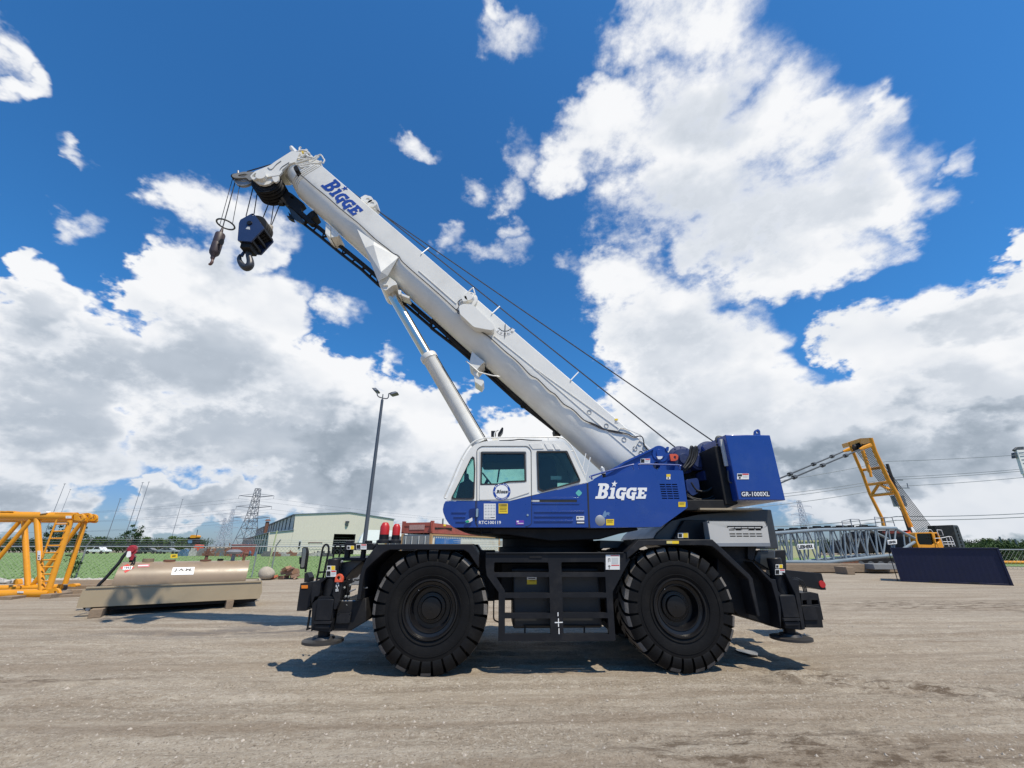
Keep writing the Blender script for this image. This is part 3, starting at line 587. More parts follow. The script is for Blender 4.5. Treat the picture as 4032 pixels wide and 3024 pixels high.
# outriggers -----------------------------------------------------------------
def jack(Zt, top, Zb, bot, yc, r, dz, dr, label=None):
    """vertical jack cylinder with its round float"""
    root = bpy.data.objects.new('outrigger_jack', None); COL.objects.link(root); root.parent = crane
    b = Y(yc).pt(*Zb(*bot)); t = Y(yc-r).pt(*Zt(*top)); o = np.array((b[0], yc, 0)); root.location = Vector(o)-Vector(crane.location); ORG[root.name] = o
    m = MB(); z0 = b[2]
    m.lathe([(0, t[2]), (r*.9, t[2]), (r, t[2]-.015), (r, z0+.30), (r*.8, z0+.30), (r*.8, z0+.05)], (b[0], yc, 0), (0, 0, 1), 28); m.build('jack_cylinder', K, root)
    d = MB(); d.lathe([(0, z0+.07), (dr*.5, z0+.07), (dr*.56, z0+.035), (dr*.9, z0+.03), (dr, z0+.02), (dr, z0-.015), (dr*.96, z0-.02), (0, z0-.02)], (b[0], yc, 0), (0, 0, 1), 44)
    d.build('outrigger_float', mat('float_steel', (.045, .043, .042), .5, var=.3, metal=.3, dirt=(.16, .12, .09), damt=.6, dscale=3), root); return b
jl = jack(ZH, (868, 558), ZI, (620, 1235), 7.72, .115, 0, .315)
jr = jack(Z4, (1640, 458), Z4, (1780, 1192), 7.72, .115, 0, .315)
# front outrigger box, near end
f = MB(); f.slab(Y(7.62), ZI([(825, 1018), (850, 960), (930, 540), (900, 380), (1330, 370), (1560, 300), (1560, 812), (1210, 1020)]), 0, 3.1); f.build('outrigger_box', KD, crane, bevel=.012)
f = MB(); f.slab(Y(7.60), ZI([(925, 640), (1225, 635), (1195, 850), (900, 860)]), -.012, .03)
for x_, y_ in ((957, 640), (1208, 632), (922, 825), (1178, 825)): c0 = Y(7.58).pt(*ZI(x_, y_)); f.cyl(c0, c0+np.array((0, .03, 0)), .014, seg=8)
f.build('cover_plate', K, crane)
f = MB(); f.slab(Y(7.50), ZI([(378, 420), (500, 315), (520, 270), (858, 268), (860, 330), (845, 560), (790, 1040), (700, 1050), (395, 1010), (352, 1035)]), .04, .40); f.slab(Y(7.50), ZI([(505, 330), (850, 330), (790, 800), (440, 800)]), 0, .05); f.slab(Y(7.5), ZI([(420, 812), (800, 812), (795, 870), (410, 872)]), -.02, .05); f.slab(Y(7.5), ZI([(440, 890), (765, 895), (755, 968), (435, 965)]), .0, .05)
f.build('outrigger_beam', K, crane, bevel=.008)
f = MB(); f.slab(Y(7.52), ZH([(400, 1065), (690, 950), (665, 1000), (572, 1080), (545, 1300), (520, 1370), (440, 1380), (360, 1560), (360, 1330)]), 0, .5); f.slab(Y(7.52), ZH([(870, 1060), (1040, 1060), (1010, 1290), (975, 1480), (900, 1660), (840, 1660), (860, 1420), (815, 1340)]), 0, .5); f.build('jack_bracket', K, crane, bevel=.008)
f = MB(); pts = ZH([(868, 1062), (885, 950), (915, 900), (960, 882), (1010, 895), (1045, 945), (1048, 1000), (1035, 1062)]); hole = ZH([(960+42*math.cos(t), 972+42*math.sin(t)) for t in np.linspace(0, 6.283, 16, endpoint=False)])
f.slab(Y(7.49), pts, 0, .06, [hole]); f.build('lifting_lug', M['orange'], crane, bevel=.004)
f = MB()
for x_, y_, w_, h_ in ((938, 1083, 50, 30), (908, 1145, 24, 60), (955, 1130, 22, 50), (928, 1195, 20, 70), (905, 1240, 26, 60), (940, 1240, 24, 50)): f.rect(Y(7.51), ZH(x_-w_/2, y_-h_/2), ZH(x_+w_/2, y_+h_/2), 0, .008)
f.build('paint_marks', M['stk_s'], crane, smooth=0)
f = MB(); f.slab(Y(7.62), ZH([(128, 1090), (300, 1075), (395, 1062), (385, 1200), (330, 1560), (262, 1660), (300, 1620), (235, 1690), (43, 1690), (60, 1560)]), 0, .55); f.build('headlight_housing', K, crane, bevel=.012)
f = MB(); f.rect(Y(7.62), ZH(143, 1132), ZH(282, 1202), -.012, .01); f.build('headlight', M['amber'], crane, bevel=.004)
f = MB(); f.slab(Y(7.6), ZI([(320, 560), (358, 555), (290, 950), (345, 955), (340, 980), (244, 1015), (262, 940)]), 0, .03); f.build('step_bracket', KD, crane)
# mirror and handrails at the front
mr = MB(); mr.slab(Y(7.65), rnd(ZH([(165, 300), (260, 300), (275, 400), (215, 760), (200, 778), (112, 778), (118, 700), (150, 500)]), 12), 0, .07); mro = mr.build('mirror', KD, crane, bevel=.015)
g = MB(); g.slab(Y(7.645), rnd(ZH([(175, 318), (245, 318), (255, 400), (205, 740), (130, 745), (165, 480)]), 10), 0, .01); g.build('mirror_glass', mat('mirror_glass', (.35, .38, .4), .08, metal=1, var=.02), mro)
f = MB(); f.tube(spl([Y(7.75).pt(*ZH(*q)) for q in ((268, 370), (288, 380), (285, 480), (255, 700), (235, 850))]), .018, 8); f.slab(Y(7.7), ZH([(215, 870), (270, 850), (325, 960), (308, 1060), (205, 1065)]), 0, .2); f.rect(Y(7.68), ZH(100, 520), ZH(140, 670), 0, .05); f.build('mirror_arm', K, crane)
def hoop(pts, y, r=.017): m = MB(); m.tube(spl([Y(y).pt(*ZH(*q)) for q in pts], 5), r, 8); return m
m = hoop(((478, 1030), (530, 780), (590, 450), (625, 300), (680, 245), (735, 280), (738, 400), (680, 680), (620, 980)), 7.8); m.tube([Y(7.8).pt(*ZH(510, 850)), Y(7.8).pt(*ZH(690, 838))], .014, 6); m.tube([Y(7.8).pt(*ZH(480, 985)), Y(7.8).pt(*ZH(620, 985))], .014, 6); m.build('handrail', K, crane)
hoop(((840, 530), (860, 400), (880, 285), (930, 245), (990, 265), (1000, 340), (965, 520)), 8.2).build('handrail', K, crane)
# front platform
f = MB(); f.slab(Y(7.75), ZH([(808, 535), (1575, 533), (1510, 600), (1440, 600), (808, 600)]), 0, 2.6); f.build('front_platform', K, crane, bevel=.01)
f = MB(); f.slab(Y(7.85), ZH([(990, 640), (1470, 560), (1480, 620), (1240, 820), (1050, 1040), (1000, 1040), (980, 800)]), 0, .8); f.build('front_panel', M['hood'], crane, bevel=.015)
f = MB(); f.slab(Y(7.66), ZH([(1085, 212), (1700, 212), (1760, 260), (1690, 365), (1075, 368)]), 0, .3)
for x0, x1 in ((1098, 1228), (1450, 1565)): a = Y(7.8).pt(*ZH((x0+x1)/2, 360)); b_ = Y(7.8).pt(*ZH((x0+x1)/2, 540)); f.cyl(a, (a[0], a[1], b_[2]), abs(Y(7.8).pt(*ZH(x1, 400))[0]-Y(7.8).pt(*ZH(x0, 400))[0])/2)
for x0, x1, y0 in ((1118, 1270, 155), (1530, 1680, 160)): a = Y(7.8).pt(*ZH((x0+x1)/2, 225)); b_ = Y(7.8).pt(*ZH((x0+x1)/2, y0)); f.cyl(a, (a[0], a[1], b_[2]), .065)
f.build('tie_down_bracket', K, crane, bevel=.008)
sticker(Y(7.655), ZH, (1138, 268), (1295, 352), 0, M['stk_w'], crane, YEL); sticker(Y(7.655), ZH, (1340, 235), (1566, 350), 0, M['stk_w'], crane, WARN)
sticker(Y(7.60), ZH, (710, 706), (882, 802), 0, M['stk_w'], crane, YEL); sticker(Y(7.595), ZH, (690, 806), (905, 945), 0, M['stk_w'], crane, WARN)
# two clearance lamps with red tops
for x0, x1, yt, ym, yb in ((812, 888, 326, 425, 488), (914, 978, 338, 430, 488)):
    root = bpy.data.objects.new('warning_lamp', None); COL.objects.link(root); root.parent = crane; pl_ = Y(7.95); a = pl_.pt(*Z1((x0+x1)/2, yb)); root.location = Vector(a)-Vector(crane.location); ORG[root.name] = a
    t = pl_.pt(*Z1((x0+x1)/2, yt))[2]; mz = pl_.pt(*Z1((x0+x1)/2, ym))[2]; r = abs(pl_.pt(*Z1(x1, ym))[0]-pl_.pt(*Z1(x0, ym))[0])/2
    m = MB(); m.lathe([(r, mz), (r, t-r*.9), (r*.72, t-r*.25), (r*.5, t), (0, t)], (a[0], a[1], 0), (0, 0, 1), 24); m.build('lamp_cap', M['red'], root, smooth=50)
    m = MB(); m.lathe([(r*1.5, a[2]-.02), (r*1.5, a[2]+.03), (r*1.02, a[2]+.05), (r*1.02, mz)], (a[0], a[1], 0), (0, 0, 1), 24); m.build('lamp_base', K, root)
# valves and hoses behind the front jack
h = MB()
for pts in (((1060, 1440), (1075, 1250), (1150, 1080), (1270, 965)), ((1130, 1430), (1150, 1240), (1170, 1100), (1270, 1010)), ((1180, 1430), (1190, 1200), (1210, 1090), (1300, 1040)), ((1000, 1480), (1010, 1330), (1060, 1180)), ((1300, 1010), (1380, 1020), (1400, 1000))):
    h.tube(spl([Y(7.72).pt(*ZH(*q)) for q in pts], 5), .012, 6)
h.build('hydraulic_hose', M['hose'], crane)
h = MB()
for a, b, w in (((945, 1475), (1325, 1475), .02), ((910, 1620), (1300, 1620), .02), ((960, 1540), (1030, 1660), .03), ((1110, 1520), (1140, 1640), .03), ((1280, 1480), (1290, 1620), .02), ((1205, 1265), (1330, 1215), .018), ((1480, 1210), (1590, 1180), .015)): h.cyl(Y(7.66).pt(*ZH(*a)), Y(7.66).pt(*ZH(*b)), w/2+.004, seg=8)
h.build('valve_rack', M['steel'], crane)
h = MB()
for x_, y_ in ((1080, 1190), (1210, 1130), (1110, 1380), (1180, 1380), (1140, 1560), (1030, 615)): c0 = Y(7.64).pt(*ZH(x_, y_)); h.lathe([(0, -.02), (.018, -.018), (.02, 0), (.018, .018), (0, .02)], c0, (.3, 1, .4), 8)
h.build('hose_fitting', M['galv'], crane)

# rear outrigger group ----------------------------------------------------------
f = MB(); f.slab(Y(7.78), Z4([(1110, 352), (1400, 352), (1420, 480), (1560, 600), (1640, 660), (1660, 800), (1730, 1120), (1500, 1045), (1300, 985), (1100, 760)]), 0, 2.4); f.build('rear_frame', KD, crane, bevel=.012)
f = MB(); f.slab(Y(7.70), Z4([(1385, 352), (1465, 352), (1440, 470), (1425, 480), (1385, 465)]), 0, .5); f.build('hood_post', KD, crane)
p1, p2 = Y(7.9), Y(9.8); q = [Z4(1470, 395), Z4(1640, 390), Z4(1640, 560), Z4(1585, 575), Z4(1440, 480)]; f = MB(); f.slab(p1, q, 0, 1.6); f.build('rear_panel', M['hood'], crane, bevel=.02)
f = MB(); f.slab(Y(7.52), Z4([(1420, 490), (1600, 650), (1640, 655), (1662, 760), (1690, 790), (1690, 1115), (1655, 880), (1600, 690)]), 0, .45); f.slab(Y(7.52), Z4([(1722, 590), (1795, 650), (1850, 660), (1860, 790), (1912, 1110), (1880, 1120), (1820, 790)]), 0, .45); f.build('jack_bracket', K, crane, bevel=.008)
f = MB(); f.slab(Y(7.50), Z4([(1665, 795), (1820, 797), (1865, 1010), (1900, 1115), (1870, 1120), (1730, 1105), (1700, 1010)]), .04, .40); f.slab(Y(7.5), Z4([(1676, 803), (1812, 803), (1862, 1008), (1715, 1008)]), 0, .05); f.slab(Y(7.5), Z4([(1712, 1012), (1862, 1012), (1868, 1035), (1716, 1037)]), -.02, .05); f.slab(Y(7.5), Z4([(1722, 1045), (1862, 1045), (1866, 1078), (1730, 1080)]), .0, .05); f.build('outrigger_beam', K, crane, bevel=.008)
f = MB(); f.slab(Y(7.62), Z4([(1875, 895), (1960, 895), (2050, 905), (2078, 1098), (1915, 1098)]), 0, 2.9); f.build('outrigger_box', KD, crane, bevel=.01)
f = MB(); f.slab(Y(7.60), Z4([(1882, 912), (2005, 912), (2035, 1028), (1908, 1028)]), -.01, .03); f.build('cover_plate', K, crane)
f = MB(); hl = [Z4([(1885, 848), (1925, 845), (1930, 888), (1888, 890)]), Z4([(1968, 845), (2028, 845), (2038, 885), (1972, 888)])]; f.slab(Y(7.64), Z4([(1870, 780), (1960, 770), (2030, 785), (2080, 1028), (2060, 1025), (2045, 900), (1880, 905)]), 0, .5, hl); f.build('hose_frame', K, crane, bevel=.004)
h = MB()
for k in range(3): h.tube(spl([Y(7.7).pt(*Z4(*q)) for q in ((1790+k*16, 640), (1850+k*16, 668), (1885+k*14, 720), (1905+k*14, 800))], 6), .011, 6)
h.build('hydraulic_hose', M['hose'], crane)
sticker(Y(7.60), Z4, (1640, 518), (1705, 553), 0, M['stk_w'], crane, YEL); sticker(Y(7.595), Z4, (1636, 562), (1724, 612), 0, M['stk_w'], crane, WARN)
f = MB(); f.slab(Y(9.9), Z4([(1700, 560), (1740, 568), (2062, 600), (2105, 752), (2060, 752), (1850, 705), (1700, 640)]), 0, .6); fo_ = f.build('outrigger_box', K, crane, bevel=.01)
f = MB(); c0 = Y(9.88).pt(*Z4(2070, 700)); f.lathe([(0, 0), (.07, 0), (.075, .012), (.075, .03)], c0, (0, 1, 0), 20); f.build('reflector', M['red'], fo_)
f = MB(); f.slab(Y(9.0), Z4([(1596, 395), (1610, 385), (1735, 385), (1742, 570), (1680, 570), (1600, 430)]), 0, .5); f.build('rear_box', K, crane, bevel=.02)

# engine hood -----------------------------------------------------------------
f = MB(); f.slab(Y(8.0), Z4([(515, 285), (548, 230), (672, 122), (760, 98), (965, 52), (1500, 12), (1600, 15), (1665, 345), (1668, 376), (1000, 376), (700, 300)]), 0, 2.1); f.build('engine_hood', M['hood'], crane, bevel=.03)
f = MB(); f.slab(Y(7.9), Z4([(700, 285), (800, 110), (1000, 112), (1050, 345), (1000, 345)]), 0, .2); f.build('hood_side_panel', K, crane, bevel=.02)
f = MB()
ph = Y(7.56); hp = rnd(Z4([(1012, 116), (1538, 121), (1560, 150), (1592, 350), (1052, 350)]), 10)
slots = []
for y0, xs in ((176, 1205), (197, 1210), (233, 1216), (254, 1220)):
    for k in range(5): slots.append(Z4([(xs+k*61, y0), (xs+k*61+54, y0), (xs+k*61+55, y0+10), (xs+k*61+1, y0+10)]))
f.slab(ph, hp, 0, .03, slots); f.slab(Y(7.66), Z4([(1030, 122), (1545, 126), (1585, 345), (1060, 345)]), 0, .4); fo_ = f.build('engine_cover', M['covergrey'], crane)
f = MB(); f.slab(Y(7.62), Z4([(1200, 165), (1520, 165), (1535, 275), (1210, 275)]), 0, .02); f.build('grille_mesh', KD, fo_)
f = MB(); f.slab(Y(7.555), Z4([(1052, 322), (1590, 320), (1592, 352), (1052, 352)]), -.004, .1); f.build('trim_strip', M['steel'], fo_)
sticker(Y(7.88), Z4, (744, 228), (838, 275), 0, M['stk_w'], crane, YEL); sticker(Y(7.46), Z4, (640, 302), (752, 328), 0, M['stk_y'], crane, [(0, .05, .46, .95, mat('sticker_pale', (.6, .52, .2), .5))])

# ------------------------------------------------------------------ superstructure
BL = M['blue']; WH = M['white']
tc_ = Y(9.15).pt(*Z2(1330, 1400)); TX = 1.15
m = MB(); m.lathe([(0, 1.76), (1.02, 1.76), (1.02, 1.86), (.95, 1.87), (.95, 2.02), (1.1, 2.03), (1.1, 2.14), (0, 2.14)], (TX, 9.15, 0), (0, 0, 1), 48); m.build('turntable', KD, crane)
m = MB(); m.slab(Y(7.75), Z2([(235, 1180), (1715, 1190), (2240, 1180), (2250, 1210), (2040, 1250), (1830, 1310), (1300, 1330), (830, 1260), (700, 1260), (350, 1215)]), 0, 2.7); m.build('slewing_frame', KD, crane, bevel=.02)
m = MB(); m.tube([Y(7.72).pt(*Z2(*q)) for q in rnd([(538, 1185), (540, 1245), (650, 1245), (652, 1185)], 15)][2:-2], .014, 8); m.build('cab_step', KD, crane)
m = MB(); m.slab(Y(8.3), Z2([(1830, 1320), (2140, 1330), (2150, 1395), (1830, 1410)]), 0, .6); m.build('swivel_guard', M['hood'], crane, bevel=.01)
# blue deck body with machinery housing
PD = Y(7.55); VENT = []
for r in range(7):
    for k in range(3):
        x = 822+r*4+k*66; y = 706+r*25; VENT.append(Z3([(x, y), (x+58, y+1), (x+60, y+13), (x+2, y+12)]))
body = Z3(rnd([(36, 692), (92, 668), (545, 556), (612, 546), (1075, 560), (1130, 950), (1122, 968), (835, 1174), (68, 1184)], 9))
m = MB(); m.slab(PD, body, 0, .04, VENT); m.slab(PD, Z3([(42, 700), (545, 566), (1066, 570), (1115, 950), (832, 1164), (75, 1175)]), .06, .85); deckb = m.build('deck_housing', BL, crane, bevel=.008)
m = MB(); m.slab(PD, Z3([(815, 700), (1015, 700), (1036, 880), (836, 880)]), .043, .057); m.build('vent_backing', KD, deckb)
n_ = PD.n
logo(PD.pt(*Z3(120, 868), -.004), PD.pt(*Z3(700, 868), -.004), PD.pt(*Z3(124, 700), -.004), M['letter_w'], crane, .003)
for a, b, mm in (((240, 1090), (325, 1156), M['stk_y']), ((1027, 902), (1104, 956), M['stk_y'])): sticker(PD, Z3, a, b, -.003, mm, crane, [(.12, .15, .9, .22, M['stk_k']), (.12, .36, .8, .4, M['stk_k']), (.12, .55, .85, .59, M['stk_k'])])
sticker(PD, Z3, (896, 600), (940, 656), -.003, M['stk_w'], crane, [(0, 0, 1, .5, M['stk_y']), (.3, .6, .6, .9, M['stk_k'])])
m = MB(); c0 = PD.pt(*Z3(175, 1105)); m.lathe([(0, -.004), (.085, -.004), (.092, 0), (.092, .01)], c0, (0, 1, 0), 28); m.build('inspection_cover', M['steel'], crane)
m = MB(); m.slab(PD, rnd(Z3([(190, 1062), (205, 1040), (215, 1010), (232, 992), (240, 1020), (262, 1012), (285, 1022), (270, 1035), (280, 1055), (248, 1040), (236, 1068), (212, 1075)]), 3), -.003, -.001); m.build('worn_paint_patch', mat('worn_light_blue', (.12, .22, .38), .6), crane, smooth=0)
for pts in (((88, 660), (82, 640), (95, 615), (500, 502), (530, 510), (543, 550)), ((605, 545), (605, 510), (625, 492), (1025, 502), (1040, 515), (1046, 555))):
    m = MB(); m.tube(spl([Y(7.62).pt(*Z3(*q)) for q in pts], 5), .015, 8); m.build('handrail', BL, crane)
# boom support plates
cr1 = Z3(rnd([(95, 700), (100, 655), (420, 475), (735, 330), (800, 315), (870, 325), (930, 375), (945, 460), (1035, 470), (1055, 620), (900, 900), (200, 900)], 12)); hol = Z3([(790+40*math.cos(t), 505+40*math.sin(t)) for t in np.linspace(0, 6.283, 20, endpoint=False)])
for y0 in (8.40, 9.58):
    m = MB(); m.slab(Y(8.40), cr1, y0-8.40, y0-8.40+.08, [hol])
    if y0 < 9: m.slab(Y(8.40), Z3([(130, 660), (430, 465), (740, 318), (760, 330), (440, 485), (140, 680)]), -.05, .0)
    m.build('boom_support', BL, crane, bevel=.008)
m = MB(); c0 = Y(8.36).pt(*Z3(835, 375)); m.lathe([(0, 0), (.09, 0), (.10, .02), (.17, .02), (.18, .04), (.18, .3)], c0, (0, 1, 0), 32); m.build('boom_pivot', BL, crane)
m = MB(); m.slab(Y(8.34), Z3([(790, 405), (855, 405), (850, 425), (830, 438), (805, 436)]), 0, .02); m.build('pivot_label', M['stk_w'], crane, smooth=0)
sticker(Y(8.395), Z3, (614, 430), (718, 480), -.003, M['stk_w'], crane, WARN)
m = MB(); m.slab(Y(8.36), Z3([(885, 320), (905, 300), (925, 305), (920, 345), (900, 350)]), 0, .05); m.build('support_lug', BL, crane)
ol = rnd(Z3([(932, 380), (1005, 380), (1026, 400), (1022, 440), (990, 456), (945, 456)]), 4); oh = Z3([(988+15*math.cos(t), 416+15*math.sin(t)) for t in np.linspace(0, 6.283, 14, endpoint=False)])
m = MB(); m.slab(Y(8.30), ol, 0, .05, [oh]); m.build('lifting_lug', M['orange'], crane, bevel=.004)
m = MB(); c0 = Y(7.75).pt(*Z3(222, 632)); c1 = Y(7.75).pt(*Z3(190, 515)); mid = c0*.45+c1*.55; m.cyl(c0, c0*.7+c1*.3, .035, seg=12); m.build('strobe_base', K, crane)
m = MB(); m.cyl(c0*.7+c1*.3, c1*.85+c0*.15, .045, .04, 12); m.cyl(c1*.85+c0*.15, c1, .03, .012, 12); m.build('strobe_lamp', M['stk_s'], crane)
# rear platform, winches
m = MB(); m.slab(Y(7.7), Z3([(1110, 880), (1660, 880), (1680, 920), (1520, 985), (1080, 995), (1120, 960)]), 0, 2.6); m.build('rear_platform', KD, crane, bevel=.01)
a = Y(7.7).pt(*Z3(1240, 985)); m = MB(); m.box(a[0], 4.95, 7.62, 10.4, 2.50, 2.53); m.build('under_panel', M['tanlight'], crane)
m = MB(); m.slab(Y(8.55), Z3([(1060, 560), (1060, 430), (1290, 430), (1330, 360), (1500, 360), (1560, 400), (1560, 900), (1100, 900)]), 0, 1.1); m.build('winch_frame', KD, crane, bevel=.02)
def winch(px, py, yc, r, w):
    m = MB(); c0 = Y(yc).pt(*Z3(px, py)); k = r
    prof = [(0, .0), (k*.35, .0), (k*.4, .04), (k*.72, .05), (k*.75, .10), (k*.98, .12), (k, .14), (k, .17), (k*.7, .18), (k*.7, w-.05), (k, w-.04), (k, w)]
    m.lathe(prof, c0, (0, 1, 0), 36)
    for q in np.linspace(0, 6.283, 12, endpoint=False): b = c0+np.array((k*.85*math.cos(q), .10, k*.85*math.sin(q))); m.cyl(b, b+np.array((0, .03, 0)), .016, seg=6)
    return m.build('winch_drum', M['dullblue'], crane)
winch(1095, 430, 8.35, .30, 1.1); winch(1415, 395, 8.40, .34, 1.1)
m = MB(); c0 = Y(8.28).pt(*Z3(1250, 460)); m.lathe([(0, 0), (.12, 0), (.13, .02), (.17, .03), (.17, .2)], c0, (0, 1, 0), 24); m.build('winch_motor', M['dullblue'], crane)
m = MB(); m.slab(Y(8.3), rnd(Z3([(1370, 372), (1490, 372), (1500, 430), (1410, 440), (1385, 420)]), 5), 0, .3); m.slab(Y(8.2), rnd(Z3([(1295, 560), (1400, 560), (1480, 600), (1480, 660), (1310, 665)]), 6), 0, .4); m.build('valve_block', M['dullblue'], crane, bevel=.02)
m = MB(); m.slab(Y(8.1), rnd(Z3([(1105, 660), (1240, 640), (1270, 790), (1180, 840), (1120, 780)]), 10), 0, .3); m.build('pump_housing', mat('dull_blue', (.01, .03, .13), .45), crane, bevel=.03)
sticker(Y(8.05), Z3, (1375, 502), (1470, 552), 0, M['stk_w'], crane, WARN)
h = MB()
HS = [((1080, 530), (1110, 480), (1150, 400), (1158, 330), (1170, 300), (1185, 320), (1180, 380), (1150, 470), (1090, 540)), ((1080, 565), (1150, 500), (1200, 420), (1205, 330), (1215, 302), (1228, 320), (1222, 400), (1180, 490), (1080, 570)),
      ((1115, 820), (1200, 870), (1300, 885), (1400, 860), (1470, 790), (1500, 680), (1490, 560)), ((1115, 840), (1220, 890), (1330, 895), (1430, 860), (1500, 770), (1525, 640), (1515, 540)), ((1220, 790), (1320, 790), (1400, 740), (1450, 650), (1470, 560)), ((1250, 785), (1340, 780), (1415, 720), (1455, 640)),
      ((1165, 690), (1210, 760), (1260, 785), (1340, 785)), ((1150, 850), (1260, 875), (1370, 860), (1450, 800))]
for k, pts in enumerate(HS): h.tube(spl([Y(8.02+.03*(k % 3)).pt(*Z3(*q)) for q in pts], 6), .026 if k < 4 else .018, 8)
for pts in (((1455, 270), (1480, 400), (1500, 560)), ((1520, 235), (1540, 380), (1570, 560))): h.tube(spl([Y(7.85).pt(*Z3(*q)) for q in pts], 4), .034, 8)
h.build('hydraulic_hose', M['hose'], crane)
h = MB(); h.tube(spl([Y(7.85).pt(*Z3(*q)) for q in ((1448, 255), (1440, 215), (1460, 195), (1500, 200), (1520, 215))], 5), .028, 8)
for k in range(7): x, y = 1465+k*12, 205+(k % 3)*18; h.lathe([(0, -.03), (.03, -.02), (.03, .02), (0, .03)], Y(7.85).pt(*Z3(x, y)), (1, 0, .3*k), 8)
h.build('hose_fitting', M['darkgrey'], crane)
h = MB(); h.tube(spl([Y(7.6).pt(*Z3(*q)) for q in ((1565, 560), (1570, 640), (1580, 680), (1600, 692), (1632, 685))], 4), .012, 6); h.tube([Y(8.2).pt(*Z3(*q)) for q in rnd([(1312, 380), (1312, 355), (1335, 338), (1360, 340), (1365, 365)], 8)], .014, 6); h.build('pipe_guard', M['darkgrey'], crane)
# counterweight
cw = MB(); cw.box(4.462, 5.35, YN, 10.7, 2.66, 3.887); cwo = cw.build('counterweight', BL, crane, bevel=.015)
m = MB(); m.box(4.30, 4.46, 7.68, 10.5, 2.60, 3.70); m.build('counterweight_bracket', KD, crane, bevel=.01)
m = MB(); m.box(4.40, 4.46, 7.6, 7.64, 3.3, 3.82); m.build('mounting_plate', M['stk_s'], crane)
eo = rnd(ZG([(893, 62), (900, 0), (950, -45), (1000, -5), (1012, 62)]), 4); eh = ZG([(948+24*math.cos(t), 12+24*math.sin(t)) for t in np.linspace(0, 6.283, 14, endpoint=False)])
m = MB(); m.slab(Y(7.9), ZG([(885, 62), (893, -10), (915, -42), (950, -58), (985, -42), (1005, -10), (1012, 75), (890, 75)]), 0, .05, [eh]); m.build('lifting_lug', BL, cwo, bevel=.004)
PW = Y(YN); sticker(PW, ZG, (532, 852), (772, 970), -.002, M['stk_w'], cwo, [(.45, .03, .97, .24, M['stk_r']), (.05, .12, .42, .5, M['stk_k']), (.14, .6, .3, .9, M['stk_k']), (.5, .4, .9, .46, M['stk_s']), (.5, .58, .9, .64, M['stk_s']), (.3, .2, .38, .32, M['stk_w'])])
m = MB(); m.slab(PW, rnd(ZG([(608, 1215), (1195, 1205), (1205, 1325), (620, 1335)]), 3), -.004, -.001); m.build('name_plate', mat('plate_navy', (.012, .02, .06), .5), cwo, smooth=0)
text('GR-1000XL', PW.pt(*ZG(625, 1318), -.007), PW.pt(*ZG(1195, 1316), -.007), PW.pt(*ZG(618, 1226), -.007), M['letter_w'], cwo, .012)

# ------------------------------------------------------------------ operator's cab
PC = Y(7.56); CD = 1.12
cab = MB(); cab_o = None
upper = Z2([(160, 888), (165, 868), (215, 745), (275, 610), (345, 440), (420, 318), (470, 278), (560, 246), (650, 238), (1360, 236), (1430, 250), (1480, 292), (1530, 372), (1620, 550), (1692, 690), (1085, 832), (850, 890)])
wq = Z2(rnd([(428, 418), (452, 432), (460, 560), (450, 850), (432, 864), (236, 862), (226, 842)], 8))
wd = Z2(rnd([(546, 374), (1008, 374), (1014, 668), (832, 674), (735, 702), (541, 704)], 8)); wr = Z2(rnd([(1155, 360), (1462, 358), (1607, 650), (1600, 672), (1218, 780), (1168, 756)], 12))
cab.slab(PC, upper, 0, .05, [wq, wd, wr]); cab.slab(PC, upper, CD-.05, CD, [wq, wd, wr])
def strip(idx, th, o0, o1, mb):                     # wall following part of the cab outline
    pts = [np.array(upper[i]) for i in idx]; inn = []
    for i, p in enumerate(pts):
        t = pts[min(i+1, len(pts)-1)]-pts[max(i-1, 0)]; t = t/np.linalg.norm(t); inn.append(p+np.array((-t[1], t[0]))*th)
    mb.slab(PC, [tuple(p) for p in pts]+[tuple(p) for p in inn[::-1]], o0, o1)
strip(range(6, 15), 18, .05, CD-.05, cab)
cabo = cab.build('cab', WH, crane, bevel=.018, seg=3)
m = MB(); strip(range(1, 7), 3, .05, CD-.05, m); m.build('windshield', M['glass'], cabo)
for w_, nm in ((wq, 'quarter_window'), (wd, 'door_window'), (wr, 'rear_window')):
    cx, cy = np.mean([p[0] for p in w_]), np.mean([p[1] for p in w_])
    big = [(cx+(x-cx)*1.0+5*np.sign(x-cx), cy+(y-cy)*1.0+5*np.sign(y-cy)) for x, y in w_]; sm = [(cx+(x-cx)*.985, cy+(y-cy)*.985) for x, y in w_]
    g = MB(); g.slab(PC, [(cx+(x-cx)*.99, cy+(y-cy)*.99) for x, y in w_], .016, .024); go_ = g.build(nm, M['glass'], cabo, smooth=0)
    g = MB(); g.slab(PC, big, -.016, .03, [sm]); g.build('window_seal', M['gasket'], go_, smooth=0)
    g = MB(); g.slab(PC, w_, CD-.03, CD-.024); g.build(nm, M['glass'], cabo, smooth=0)
lower = Z2([(150, 894), (850, 894), (1087, 836), (1692, 694), (1712, 1180), (235, 1180), (185, 1140), (150, 1085), (125, 1020), (120, 985), (130, 930)])
m = MB(); m.slab(PC, lower, -.006, CD+.3); lo_ = m.build('cab_lower_panel', BL, cabo, bevel=.03, seg=3)
